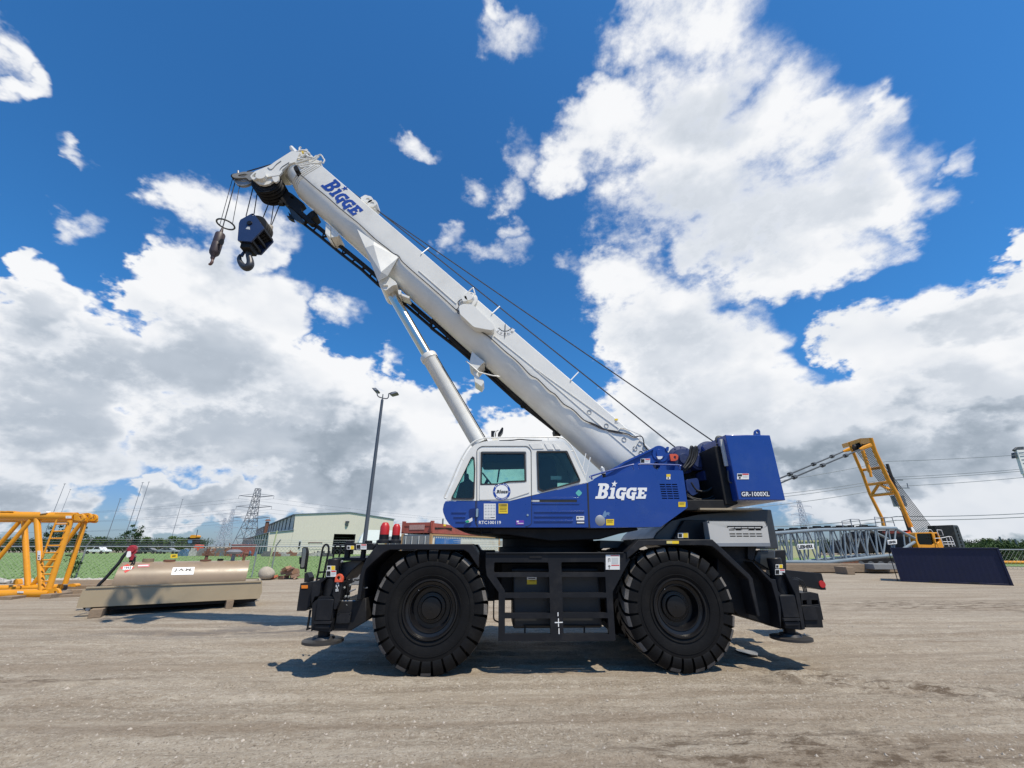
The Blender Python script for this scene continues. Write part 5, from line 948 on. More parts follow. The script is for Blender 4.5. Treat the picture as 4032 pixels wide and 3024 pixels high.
for i in range(1, len(tp)-1):
    nx_ = tp[i+1]; md = (bp_[i]+bp_[i+1])/2
    jb.cyl(bp_[i], tp[i]*.75+nx_*.25, .028, seg=6); jb.cyl(md, tp[i]*.35+nx_*.65, .024, seg=6); jb.cyl(tp[i], bq[i], .020, seg=6); jb.cyl(tp[i], tq[i], .03, seg=6); jb.cyl(bp_[i], bq[i], .025, seg=6)
jib = jb.build('stowed_jib', K, crane)
m = MB(); m.slab(Y(9.1), rnd(ZJ([(1100, 1120), (1200, 1020), (1290, 985), (1400, 1050), (1580, 1200), (1660, 1270), (1580, 1330), (1580, 1400), (1690, 1480), (1820, 1600), (1860, 1659), (1760, 1659), (1400, 1340), (1200, 1210)]), 4), 0, .15, [rnd(ZJ([(1360, 1090), (1430, 1120), (1445, 1150), (1400, 1160), (1360, 1130)]), 4)]); m.slab(Y(9.15), rnd(ZJ([(1680, 1500), (1820, 1380), (1930, 1470), (1760, 1580)]), 10), 0, .3); m.build('jib_foot', KD, jib, bevel=.01)
m = MB(); m.slab(Y(9.15), ZJ([(1230, 1215), (1290, 1280), (1430, 1380), (1660, 1620), (1600, 1655), (1480, 1590), (1390, 1520), (1310, 1290)]), 0, .06); m.build('jib_plate', M['hood'], jib)
m = MB(); m.slab(Y(9.1), ZJ([(1290, 1490), (1340, 1510), (1320, 1420), (1390, 1490), (1430, 1580), (1360, 1560), (1300, 1520)]), 0, .12); m.slab(Y(9.1), ZJ([(1085, 1120), (1150, 1130), (1210, 1215), (1205, 1245), (1105, 1240), (1150, 1205)]), 0, .12); m.build('jib_hook_plate', KD, jib)
m = MB(); m.lathe([(0, 0), (.05, 0), (.06, .03), (.05, .06), (0, .06)], Y(9.2).pt(*Z7(850, 1297)), (0, 1, 0), 14); m.slab(Y(9.2), Z7([(1140, 1520), (1220, 1550), (1205, 1575), (1150, 1560)]), 0, .3); m.build('jib_pin', KD, jib)

# ------------------------------------------------------------------ hook block and ball
fpl = rnd(ZK([(800, 752), (832, 345), (868, 262), (1110, 132), (1150, 118), (1185, 128), (1412, 438), (1405, 470), (1110, 776)]), 3); eye = ZK([(1153+28*math.cos(t), 150+20*math.sin(t)) for t in np.linspace(0, 6.283, 14, endpoint=False)])
y0 = 8.78; hb = thing('hook_block', 'dark navy hook block with large hook hanging on ropes from boom head', 'hook block', Y(9.03).pt(*ZK(1040, 1100)))
NVY = mat('hook_navy', (.018, .035, .10), .4, var=.12, dirt=(.05, .06, .09), damt=.4)
FP = [Y(y0).pt(*p) for p in fpl]; EH = [Y(y0).pt(*p) for p in eye]; sh_ = np.array((.055, 0, 0))
for d0 in (0., .48): m = MB(); m.prism([[p+np.array((.02*d0, d0, -.03*d0)) for p in FP], [p+np.array((.02*d0, d0, -.03*d0)) for p in EH]], (0, .045, 0)); m.build('side_plate', NVY, hb, bevel=.006)
cF = np.mean(FP, 0)
m = MB()
for k in range(4): m.lathe([(.05, 0), (.30, 0), (.34, 0), (.31, .03), (.34, .07), (.05, .07)], cF+np.array((.02, .09+k*.095, .06)), (0, 1, 0), 32)
m.build('sheave', KD, hb)
m = MB()
for px_, py_ in ((1410, 455), (1240, 640), (1115, 765), (830, 740)): c0 = Y(y0).pt(*ZK(px_, py_)); c0 = c0*.93+cF*.07; c0[1] = y0+.045; m.box(c0[0]-.03, c0[0]+.03, c0[1], c0[1]+.435, c0[2]-.04, c0[2]+.03)
m.build('spreader', K, hb)
a = Y(y0).pt(*ZK(830, 760)); b_ = Y(y0).pt(*ZK(1100, 770)); m = MB(); m.box(a[0]+.02, b_[0]-.02, y0+.06, y0+.42, a[2]-.16, a[2]+.06); m.build('trunnion', KD, hb, bevel=.02)
m = MB(); m.lathe([(0, -.03), (.06, -.03), (.07, 0), (.07, .02)], Y(y0).pt(*ZK(1085, 350)), (0, 1, 0), 18); m.build('axle_cap', K, hb)
m = MB(); m.slab(Y(y0), ZK([(990, 480), (1030, 430), (1085, 432), (1095, 498)]), -.004, -.001); m.build('name_plate', M['stk_s'], hb, smooth=0)
m = MB(); hk = [(1060, 850, 62), (1060, 960, 62), (1066, 1100, 62), (1098, 1230, 72), (1090, 1330, 84), (1010, 1388, 82), (915, 1330, 68), (852, 1230, 52), (845, 1150, 42), (868, 1082, 22)]
P_ = spl([np.concatenate([Y(9.03).pt(*ZK(x, y)), [r*.16878/FOC*Y(9.03).pt(*ZK(x, y))[2]*1.25]]) for x, y, r in hk], 5); m.tube([p[:3] for p in P_], [p[3] for p in P_], 14); m.build('hook', mat('hook_steel', (.05, .052, .058), .42, var=.3, metal=.4, dirt=(.13, .10, .085), damt=.4, dscale=4), hb, smooth=60)
m = MB(); m.cyl(Y(9.03).pt(*ZK(980, 985)), Y(9.03).pt(*ZK(890, 1115)), .03, .045); m.build('safety_latch', NVY, hb)
# falls of rope
for (pa, ya), (pb, yb_) in (((ZJ(622, 850), 8.9), (ZK(1000, 185), 8.9)), ((ZJ(702, 940), 9.15), (ZK(1188, 125), 9.05)), ((ZJ(985, 1095), 9.2), (ZK(1340, 360), 9.0)), ((ZJ(1160, 1240), 9.3), (ZK(1520, 590), 9.2)), ((ZJ(1045, 1145), 9.3), (ZK(1570, 420), 9.22))):
    m = MB(); m.cyl(Y(ya).pt(*pa), Y(yb_).pt(*pb), .014, seg=6); m.build('hoist_rope', M['rope'], hb)
m = MB(); c0 = Y(9.22).pt(*ZK(1560, 455)); m.lathe([(0, -.09), (.06, -.09), (.075, -.02), (.07, .06), (.03, .09), (0, .09)], c0, (0, 0, 1), 14); m.build('rope_weight', M['ballcream'], hb)
ctp = Y(9.05).pt(*ZK(372, 600)); cbt = Y(9.05).pt(*ZK(268, 1120)); hk_ = thing('headache_ball', 'rusty brown cylindrical weight with small hook hanging left of hook block', 'hook ball', ctp)
rr_ = .118; m = MB(); H_ = ctp[2]-cbt[2]; x_ = (ctp[0]+cbt[0])/2; x_ = ctp[0]*.5+cbt[0]*.5
m.lathe([(0, .01), (rr_*.9, .0), (rr_, -.03), (rr_, -H_*.42), (rr_*.99, -H_*.43), (rr_*1.02, -H_*.45), (rr_*1.02, -H_*.82), (rr_*.9, -H_*.9), (rr_*.45, -H_), (rr_*.4, -H_-.08), (0, -H_-.08)], (x_, 9.05, ctp[2]), (0, 0, 1), 32); m.build('weight', M['brownrust'], hk_, smooth=40)
m = MB(); m.slab(Y(8.935), rnd(ZK([(345, 780), (420, 705), (480, 720), (478, 800), (440, 860), (360, 810)]), 6), 0, .02); m.build('dark_patch', KD, hk_)
m = MB(); z0 = ctp[2]-H_-.08; P_ = spl([(x_, 9.05, z0, .04), (x_+.015, 9.05, z0-.05, .03), (x_+.02, 9.05, z0-.11, .035), (x_-.0, 9.05, z0-.17, .035), (x_-.03, 9.05, z0-.18, .025), (x_-.04, 9.05, z0-.15, .012)], 4); m.tube([p[:3] for p in P_], [p[3] for p in P_], 10); m.build('hook', mat('hook_brown', (.13, .07, .055), .5), hk_)
m = MB(); m.cyl((x_, 9.05, ctp[2]), (x_+.0, 9.05, ctp[2]+.2), .05, .025); m.build('rope_socket', M['brownrust'], hk_)
m = MB(); m.cyl((x_, 9.05, ctp[2]+.18), Y(9.05).pt(*ZJ(240, 800)), .014, seg=6); m.build('hoist_rope', M['rope'], hk_)
rg = thing('ring_weight', 'grey steel ring hung on two thin cords around the ball rope', 'ring', Y(9.05).pt(*ZK(525, 375)))
c0 = Y(9.05).pt(*ZK(525, 375)); m = MB(); m.tube([c0+np.array((.215*math.cos(t), .20*math.sin(t), -.02*math.cos(t))) for t in np.linspace(0, 6.283, 32, endpoint=False)], .022, 8, closed=True); m.build('ring', M['darkgrey'], rg)
m = MB(); m.cyl(c0+np.array((-.19, .05, .02)), Y(9.05).pt(*ZJ(190, 730)), .009, seg=5); m.build('cord', M['rope'], rg); m = MB(); m.cyl(c0+np.array((.2, -.03, .0)), Y(9.05).pt(*ZJ(330, 890)), .009, seg=5); m.build('cord', M['rope'], rg)

# ------------------------------------------------------------------ fuel tank on its skid
b0 = gr(354, 2430); b1 = gr(905, 2396); v = b1-b0; TA = math.atan2(v[1], v[0]); TP = Pl((b0[0], b0[1]), TA)     # vertical plane of the tray's near side
tk = thing('fuel_tank', 'tan cylindrical fuel tank with black initials sign in long tray behind crane front', 'tank', b0)
aL = lambda px, py, off=0.: ((TP.pt(px, py, off)-TP.P)@TP.d, TP.pt(px, py, off)[2])
tray = ZB([(130, 765), (150, 690), (200, 572), (265, 565), (2035, 482), (2035, 600), (2005, 672), (1990, 668)])
TD = 2.0
m = MB(); m.slab(TP, tray, 0, .03)
m.slab(TP, tray, TD-.03, TD)
a0, z0 = aL(*ZB(205, 575)); a1, z1 = aL(*ZB(2030, 485)); ab, zb = aL(*ZB(135, 765)); ab1, zb1 = aL(*ZB(1995, 668))
m.add([TP.w(a0, .03, z0), TP.w(a0, TD-.03, z0), TP.w(ab, TD-.03, zb), TP.w(ab, .03, zb)], [(0, 1, 2, 3)]); m.pbox(TP, ab+.3, ab1, .03, TD-.03, zb+.02, zb+.05); m.pbox(TP, a1-.05, a1, .03, TD-.03, zb, z1-.03)
m.pbox(TP, a0+.05, a1, -.03, .06, z1-.04, z1-.005); m.build('tray', M['tanlight'], tk, smooth=0)
m = MB()
for o in (.18, TD-.28): m.slab(TP, ZB([(195, 762), (225, 795), (290, 795), (1950, 700), (1990, 672)]), o, o+.1)
m.pbox(TP, ab+.4, ab1-.1, .3, TD-.3, zb-.10, zb+.02); m.build('skid_beam', KD, tk)
m = MB(); c0 = TP.pt(*ZB(252, 770), .12); m.lathe([(0, -.03), (.055, -.03), (.055, .1)], c0, TP.n, 16); m.build('skid_tube', M['stk_s'], tk)
# the drum
al, zl = aL(*ZB(480, 555), .5); ar_, zr = aL(*ZB(1900, 272), .9); ag, zg_ = aL(*ZB(1870, 505), .5)
RT = .62; zc = zb+.05+RT; p_l = TP.w((aL(*ZB(530, 430), .4)[0]), .95, zc); p_r = TP.w(aL(*ZB(1885, 400), .4)[0], .95, zc); ax_ = (p_r-p_l); LT = np.linalg.norm(ax_)
ztop = TP.pt(*ZB(1200, 285), .95)[2]; zc = ztop-RT; p_l[2] = zc; p_r[2] = zc
m = MB(); m.lathe([(0, -.0), (RT*.985, 0), (RT, .01), (RT, LT-.01), (RT*.985, LT), (0, LT)], p_l, ax_, 56); m.lathe([(RT+.001, .0), (RT+.008, .0), (RT+.008, .02), (RT+.001, .02)], p_l, ax_, 56, close=True); m.lathe([(RT+.001, LT-.02), (RT+.008, LT-.02), (RT+.008, LT), (RT+.001, LT)], p_l, ax_, 56, close=True)
m.build('tank_drum', M['tan'], tk, smooth=40)
def on_drum(px, py, r=RT):                          # photo pixel to the near side of the drum
    rr = ray(px, py); d = ax_/LT; o = EYEP-p_l; o_ = o-d*(o@d); r_ = rr-d*(rr@d); A = r_@r_; Bq = 2*o_@r_; Cq = o_@o_-r*r; D = max(Bq*Bq-4*A*Cq, 0); return EYEP+rr*((-Bq-math.sqrt(D))/(2*A))
def drum_patch(q, mm, r, parent, name='sign', n=8):
    (a, b, c, d_) = q; mb = MB(); vs = []
    for i in range(n+1):
        t = i/n
        for s_ in (0, 1):
            p = (np.array(a)*(1-t)+np.array(d_)*t) if s_ == 0 else (np.array(b)*(1-t)+np.array(c)*t); vs.append(on_drum(*p, r))
    mb.add(vs, [(2*i, 2*i+1, 2*i+3, 2*i+2) for i in range(n)]); return mb.build(name, mm, parent, smooth=0, recalc=False)
sg = drum_patch(ZB([(1122, 350), (1345, 345), (1330, 422), (1102, 426)]), M['letter_w'], RT+.006, tk)
def drum_text(s, q, mm, parent, bold=0.):
    a, b, d_ = (np.array(p, float) for p in q); o = text(s, on_drum(*a, RT+.012), on_drum(*b, RT+.012), on_drum(*d_, RT+.012), mm, parent, bold); return o
drum_text('J.A.M.', (ZB(1128, 396), ZB(1318, 394), ZB(1140, 360)), M['stk_k'], sg, .05)
dm = drum_patch(ZB([(655, 315), (728, 350), (632, 405), (582, 352)]), M['stk_r'], RT+.006, tk, 'placard'); 
drum_patch(ZB([(612, 340), (712, 336), (695, 370), (606, 374)]), M['letter_w'], RT+.009, dm, 'number_panel'); drum_text('1993', (ZB(615, 370), ZB(690, 366), ZB(622, 344)), M['stk_k'], dm, .03)
drum_patch(ZB([(770, 318), (885, 312), (878, 345), (758, 350)]), mat('faded_red', (.50, .17, .17), .6), RT+.006, tk, 'sticker'); drum_patch(ZB([(765, 326), (872, 322), (868, 332), (762, 336)]), M['stk_w'], RT+.010, tk, 'sticker')
# fittings on top
def top(px): return TP.pt(*ZB(px, 285), .95)
m = MB(); pb_ = top(692); pb_[2] = ztop
m.cyl(pb_+np.array((0, 0, -.02)), pb_+np.array((0, 0, .18)), .05); m.build('pump_pipe', K, tk)
PU = Pl((pb_[0], pb_[1]), TA); m = MB(); m.slab(PU, rnd(ZB([(660, 145), (715, 138), (745, 155), (748, 200), (715, 215), (735, 240), (712, 275), (675, 275), (665, 250), (690, 210), (655, 180)]), 4), -.12, .12); m.lathe([(0, -.16), (.09, -.16), (.13, -.1), (.13, .1), (.09, .16), (0, .16)], PU.pt(*ZB(705, 165)), PU.n, 18); m.build('fuel_pump', M['pumpred'], tk, bevel=.02)
m = MB(); m.slab(PU, rnd(ZB([(655, 185), (690, 182), (688, 240), (650, 250), (640, 235)]), 5), -.2, -.12); m.build('fuel_filter', M['letter_w'], tk, bevel=.02)
m = MB(); m.cyl(PU.pt(*ZB(735, 198)), PU.pt(*ZB(790, 198)), .035); m.build('pump_spout', K, tk)
m = MB(); m.tube(spl([PU.pt(*ZB(*q), -.15) for q in ((665, 190), (620, 225), (570, 300), (500, 380), (430, 460), (370, 520), (340, 560))], 5), .045, 10); m.tube(spl([PU.pt(*ZB(*q), -.3) for q in ((340, 560), (300, 565), (265, 572), (290, 610), (360, 640), (430, 625), (480, 570), (560, 500), (640, 390), (700, 310), (735, 240))], 6), .022, 8); m.tube(spl([PU.pt(*ZB(*q), -.32) for q in ((265, 575), (330, 605), (420, 600), (490, 560), (560, 510), (640, 400), (720, 320), (735, 260))], 5), .018, 8); m.build('fuel_hose', M['hose'], tk)
for px, pw, h, mm, nm in ((866, 28, .10, 'wood', 'filler_cap'), (1085, 30, .06, 'rust', 'flange'), (1455, 30, .05, 'rust', 'flange')):
    c0 = top(px); c0[2] = ztop-.01; m = MB(); m.cyl(c0, c0+np.array((0, 0, h)), pw*.0055, seg=14)
    if px == 1455: m.cyl(c0, c0+np.array((0, 0, .40)), .05, seg=12); m.cyl(c0+np.array((0, 0, .18)), c0+np.array((0, 0, .22)), .075, seg=12)
    m.build(nm, M[mm], tk)
c0 = top(1605); c0[2] = ztop; m = MB(); m.cyl(c0, c0+np.array((0, 0, .06)), .09, seg=12); m.build('filler_cap', K, tk)
c0 = top(1730); c0[2] = ztop; m = MB(); m.cyl(c0, c0+np.array((0, 0, .22)), .06, seg=12); m.lathe([(0, .36), (.16, .35), (.26, .28), (.24, .22), (.05, .20)], c0, (0, 0, 1), 18); m.build('vent_cowl', M['steel'], tk)
c0 = top(1842); c0[2] = ztop; m = MB(); m.cyl(c0, c0+np.array((0, 0, .24)), .045, seg=10); m.cyl(c0+np.array((0, 0, .22)), c0+TP.d*.1+np.array((0, 0, .22)), .05, seg=10); m.build('vent_pipe', M['rust'], tk)
PS = Pl((top(1130)[0], top(1130)[1]), TA); m = MB(); m.slab(PS, ZB([(1098, 215), (1168, 213), (1168, 252), (1096, 254)]), 0, .02); ys_ = m.build('yellow_tag', M['stk_y'], tk); m = MB(); m.slab(PS, ZB([(1115, 228), (1150, 225), (1150, 232), (1115, 236)]), -.01, -.001); m.build('tag_print', M['stk_k'], ys_, smooth=0)
# timber blocks below the skid
for i, (px, py, rz, lab) in enumerate(((310, 868, 0, 'near grey timber block under left end of tan tank skid'), (1692, 776, .1, 'small square timber block under right end of tan tank skid'))):
    c0 = gr(*ZB(px, py)); q = Pl((c0[0], c0[1]), TA+rz); w_, l_ = ((.28, .9) if i == 0 else (.2, .5)); m = MB(); m.pbox(q, -w_/2, w_/2, 0, l_, 0, .22 if i == 0 else .24); o = m.build('timber_block', M['wood'], bevel=.012); tag(o, lab, 'timber block')

# ------------------------------------------------------------------ yellow lattice boom sections on the left
g0 = gr(*ZA(620, 1365)); YP = Pl((g0[0], g0[1]), math.radians(2)); bk_ = .0
bz = .18; YW = 2.1
yl = thing('lattice_section', 'bright yellow lattice boom section with ladder standing on timbers at left edge', 'crane section', g0)
YO = 0.
def yp(x, y, o=0.): return YP.pt(*ZA(x, y), o)
m = MB(); r_ = .15
m.tube([yp(-900, 380, .1), yp(900, 405, .1)], .17, 14); m.build('upper_chord', M['yellow'], yl, smooth=50)
YW = 2.7
m = MB(); m.tube([yp(-900, 430, YW), yp(1060, 447, YW)], .13, 14); m.build('upper_chord', M['yellow'], yl, smooth=50)
m = MB(); m.tube([yp(-900, 1345), yp(600, 1315)], .16, 14); m.build('lower_chord', M['yellow'], yl, smooth=50)
m = MB(); m.tube([yp(-900, 1275, YW), yp(720, 1245, YW)], .14, 14); m.build('lower_chord', M['yellow'], yl, smooth=50)
BR = [((440, 430), (500, 1280), .105), ((840, 450), (575, 1280), .105), ((370, 440), (-60, 950), .08), ((-60, 950), (-330, 1300), .08)]
for a, b, rr in BR:
    m = MB(); m.tube([yp(*a, .05), yp(*b, .0)], rr, 12); m.build('brace', M['yellow'], yl, smooth=50)
for a, b, rr in (((288, 455), (333, 1225), .11), ((1008, 475), (772, 1205), .10), ((970, 470), (390, 1215), .09), ((240, 455), (-150, 900), .09)):
    m = MB(); m.tube([yp(*a, YW), yp(*b, YW)], rr, 12); m.build('brace', M['yellow'], yl, smooth=50)
for a, b in (((440, 410), (288, 445)), ((840, 430), (1008, 455)), ((540, 1310), (600, 1248)), ((-200, 400), (-200, 440)), ((-200, 1330), (-200, 1265))): m = MB(); m.tube([yp(*a, .1), yp(*b, YW)], .06, 10); m.build('cross_tube', M['yellow'], yl, smooth=50)
m = MB(); m.tube([yp(675, 440, -.12), yp(500, 900, -.12)], .035, 8)
for k in range(11):
    y = 495+k*85; xl = max(675-(y-440)*.38, 505); xr = 805-(y-490)*.325
    if xr-xl > 20: m.tube([yp(xl, y, -.12), yp(xr, y-3, -.08)], .028, 8)
m.build('ladder', M['yellow'], yl, smooth=50)
def lug(c, r, px, o0, o1, parent):
    m = MB(); x, y = c; out = [(x+r*math.cos(t), y+r*math.sin(t)) for t in np.linspace(-math.pi/2, math.pi/2, 14)]+[(x-r*1.9, y+r*.8), (x-r*1.9, y-r*.8)]
    h = [(x+r*.4*math.cos(t), y+r*.38*math.sin(t)) for t in np.linspace(0, 2*math.pi, 16, endpoint=False)]; m.slab(YP, ZA(out), o0, o1, [ZA(h)]); return m.build('pin_lug', M['yellow'], parent, bevel=.01)
lug((655, 1308), 52, 0, -.12, -.02, yl); lug((655, 1308), 52, 0, .10, .2, yl); lug((955, 412), 42, 0, -.05, .05, yl); lug((1040, 400), 40, 0, .35, .45, yl); lug((1105, 415), 42, 0, .7, .8, yl); lug((1110, 445), 36, 0, .9, 1.0, yl); lug((1090, 447), 30, 0, YW-.1, YW, yl)
for a, b in (((780, 395), (848, 425)), ((205, 1290), (278, 1312))): sticker(YP, ZA, a, b, -.16 if b[1] < 600 else -.17, M['stk_w'], yl, [(.2, .3, .5, .7, M['stk_s'])])
sticker(YP, ZA, (445, 810), (482, 918), -.09, M['stk_w'], yl, [(.2, .5, .8, .6, M['stk_k']), (.2, .7, .6, .9, M['stk_k'])])
m = MB(); m.slab(YP, rnd(ZA([(478, 345), (550, 335), (555, 362), (478, 370)]), 5), -.1, .1); m.build('bracket_pad', M['stk_w'], yl)
m = MB(); m.slab(YP, rnd(ZA([(650, 362), (840, 358), (900, 372), (900, 385), (650, 382)]), 3), -.05, .2); m.slab(YP, ZA([(0, 335), (70, 338), (70, 352), (0, 350)]), -.05, .2); m.slab(YP, ZA([(78, 335), (155, 338), (155, 352), (78, 350)]), -.05, .2); m.build('pendant_bar', M['yellow'], yl)
q2 = lambda x, y, o=0.: YP.pt(*ZA(x, y), o)
m = MB(); m.slab(YP, rnd(ZA([(150, 1210), (160, 1160), (190, 1142), (215, 1155), (220, 1215)]), 6), 2.3, 2.5); m.slab(YP, rnd(ZA([(85, 1280), (120, 1240), (190, 1235), (170, 1290)]), 6), 1.9, 2.1); m.build('bracket', M['yellow'], yl, bevel=.01)
m = MB(); m.slab(YP, rnd(ZA([(800, 1235), (810, 1205), (880, 1200), (905, 1215), (895, 1240)]), 8), YW, YW+.25); m.build('pin_lug', M['yellow'], yl, bevel=.01)
for i, (x, y, w_, l_, h_, lab) in enumerate(((525, 1385, .35, 1.0, .16, 'short grey timber under right end of yellow lattice section'), (30, 1400, .5, .6, .12, 'dark broken timber below yellow lattice section at left edge'), (870, 1362, .9, .25, .10, 'flat dark plank left of tan tank tray'), (920, 1325, .5, .5, .16, 'reddish timber block behind left tip of tan tray'))):
    c0 = gr(*ZA(x, y)); q = Pl((c0[0], c0[1]), TA if i > 1 else .1); m = MB(); m.pbox(q, -w_/2, w_/2, 0, l_, 0, h_); tag(m.build('timber', M['wood'], bevel=.01), lab, 'timber')
c0 = gr(*ZA(1130, 1235)); q = Pl((c0[0], c0[1]), .05)
for i, (dx, dy, l_, h_, z_, lab) in enumerate(((0, 0, 5.2, .3, 0, 'long pale timber beam lying behind left end of tan tank'), (-.5, -1.6, 4.4, .18, 0, 'thin dark plank lying in front of long pale timber beam'))):
    m = MB(); m.pbox(q, dx-l_/2, dx+l_/2, dy, dy+.3, z_, z_+h_); tag(m.build('timber_beam', M['wood'] if i else mat('pale_timber', (.36, .28, .2), .85, var=.25, stretch=(1, 5, 5)), bevel=.01), lab, 'timber')
# rough pale stones along the fence foot
sb = MB(); fp = [gr(*ZA(x, 1205)) for x in (-300, 1300)]
def rock(mb, c, s, sz=.7):
    ph = (1+5**.5)/2; vs = [np.array(v) for v in ((-1, ph, 0), (1, ph, 0), (-1, -ph, 0), (1, -ph, 0), (0, -1, ph), (0, 1, ph), (0, -1, -ph), (0, 1, -ph), (ph, 0, -1), (ph, 0, 1), (-ph, 0, -1), (-ph, 0, 1))]
    fs = [(0, 11, 5), (0, 5, 1), (0, 1, 7), (0, 7, 10), (0, 10, 11), (1, 5, 9), (5, 11, 4), (11, 10, 2), (10, 7, 6), (7, 1, 8), (3, 9, 4), (3, 4, 2), (3, 2, 6), (3, 6, 8), (3, 8, 9), (4, 9, 5), (2, 4, 11), (6, 2, 10), (8, 6, 7), (9, 8, 1)]
    mb.add([np.array(c)+v/1.9*s*(.75+.5*rng.random())*np.array((1, 1, sz)) for v in vs], fs)
for i in range(90):
    t = rng.random(); p = fp[0]*(1-t)+fp[1]*t; rock(sb, p+np.array((0, rng.random()*1.2, .08)), .12+.14*rng.random())
tag(sb.build('rubble', mat('pale_stone', (.42, .40, .36), .9, var=.3), smooth=0), kind='stuff')
# boulder and scrap heap right of the tank
c0 = gr(*ZC(370, 1205)); m = MB(); rock(m, c0+np.array((0, .3, .38)), .62, .8); o = m.build('boulder', mat('boulder_stone', (.40, .35, .28), .95, var=.3, bump=.8, bscale=8), smooth=0); sbm = o.modifiers.new('sub', 'SUBSURF'); sbm.levels = 1; sbm.render_levels = 2; tag(o, 'pale grey boulder by the fence left of scrap heap', 'boulder')
SPX = [(560, 1190, .5, .35, (.22, .13, .09)), (610, 1170, .75, .5, (.30, .19, .13)), (670, 1175, .7, .55, (.25, .14, .08)), (720, 1185, .5, .35, (.2, .12, .08)), (500, 1195, .45, .3, (.35, .10, .05)), (640, 1150, .5, .35, (.33, .20, .11)), (690, 1150, .45, .25, (.20, .10, .07)), (750, 1190, .3, .2, (.26, .16, .1))]
for i, (x, y, w_, h_, cc) in enumerate(SPX):
    c0 = gr(*ZC(x, 1195)); zz = max(0, (1190-y)*.012); q = Pl((c0[0], c0[1]), -.5+i*.35); m = MB(); m.pbox(q, -w_/2, w_/2, 0, w_*.8, zz, zz+h_*.5); t_ = math.radians(8+7*i)
    ctr = q.w(0, w_*.4, zz+h_*.25); m.v = [tuple(ctr+np.array((math.cos(t_)*(p[0]-ctr[0])-math.sin(t_)*(p[2]-ctr[2]), p[1]-ctr[1], math.sin(t_)*(p[0]-ctr[0])*.6+math.cos(t_)*(p[2]-ctr[2])))+np.array((0, 0, h_*.12))) for p in map(np.array, m.v)]
    tag(m.build('scrap_piece', mat('scrap_%d' % i, cc, .8, var=.4, dirt=(.12, .08, .06), damt=.7), bevel=.01), 'broken brown board or rusty scrap piece in heap beside the boulder', 'scrap', 'pieces of the scrap heap')

# ------------------------------------------------------------------ chain-link fence
FA = gr(*ZA(880, 1180)); FB = gr(*ZC(450, 1175)); fd = FB-FA; fang = math.atan2(fd[1], fd[0]); FP = Pl((FA[0], FA[1]), fang)
def wire_mat():
    m = bpy.data.materials.new('chain_link'); t, N, L = nt(m); b = N['Principled BSDF']; b.inputs['Base Color'].default_value = (.16, .18, .17, 1); b.inputs['Metallic'].default_value = .5; b.inputs['Roughness'].default_value = .5
    return m
fn = thing('chain_link_fence', 'long chain link fence with leaning grey posts between yard and grass field', 'fence', FA)
RH = 1.86
m = MB(); m.tube([FP.w(-60, 0, RH), FP.w(46, 0, RH)], .035, 8); m.build('top_rail', M['galv'], fn)
posts = [-33, -26.5, -20, -13.2, -6.6, 0, 8.8, 17.6, np.linalg.norm(fd), np.linalg.norm(fd)+8, np.linalg.norm(fd)+16]
for a in posts:
    m = MB(); m.tube([FP.w(a, 0, 0), FP.w(a, 0, RH+.05), FP.w(a+.22, -.18, RH+.42)], .04, 8); m.build('post', M['galv'], fn)
m = MB(); st = .22
for k in range(int(106/st)):
    a = -60+k*st; m.bar(FP.w(a, 0, .05), FP.w(a+1.78, 0, 1.83), .006); m.bar(FP.w(a+1.78, 0, .05), FP.w(a, 0, 1.83), .006)
m.build('wire_mesh', wire_mat(), fn, smooth=0)
m = MB()
for k in range(3): m.tube([FP.w(-60, -.06*(k+1), RH+.13*(k+1)), FP.w(46, -.06*(k+1), RH+.13*(k+1))], .009, 4)
m.build('barbed_wire', M['galv'], fn)
# vine on the fence behind the yellow section
def leaf_cloud(mb, c, R, n, s, rn, squash=1.):
    for i in range(n):
        d = rn.normal(size=3); d /= np.linalg.norm(d); r = rn.random()**.45; p = np.array(c)+d*r*np.array(R)
        a = rn.normal(size=3); a /= np.linalg.norm(a); b = np.cross(a, d+.3*rn.normal(size=3)); b /= np.linalg.norm(b)+1e-9; k = s*(.6+.8*rn.random())
        mb.add([p-a*k, p+b*k*.6, p+a*k, p-b*k*.6], [(0, 1, 2, 3)])
LEAF = [mat('leaf_mid', (.045, .085, .022), .75, var=.5, vscale=.8, spec=.3), mat('leaf_dark', (.025, .052, .016), .75, var=.5, vscale=.8, spec=.3), mat('leaf_light', (.075, .12, .03), .75, var=.5, vscale=.8, spec=.3)]
M['bark'] = mat('bark', (.09, .07, .05), .9)
vp = [ZA(x, y) for x, y in ((820, 860), (860, 900), (890, 950), (900, 990), (870, 1010), (850, 1050), (840, 1090), (855, 1130), (835, 1165), (930, 940))]
m = MB(); m.tube(spl([FP.pt(*p, -.03) for p in vp[::-1][1:]], 4), .02, 6); vn = m.build('climbing_plant', M['bark']); tag(vn, 'green vine climbing the fence behind right leg of yellow lattice', 'plant')
m = MB(); rn = np.random.default_rng(3)
for p in vp: leaf_cloud(m, FP.pt(*p, -.05), (.35, .12, .35), 26, .07, rn)
o = m.build('leaves', LEAF[0], None, smooth=0, recalc=False); o.parent = vn
# yellow-painted leaning pipe and steel post near the scrap heap
pbz = gr(*ZC(405, 1150)); ptop = Y(pbz[1]).pt(*ZC(530, 660)); m = MB(); m.cyl(pbz, ptop, .05, .04, 10); tag(m.build('leaning_pole', mat('pale_green_paint', (.40, .45, .22), .6, var=.3)), 'tall thin pale yellow pole leaning beside the fence near boulder', 'pole')

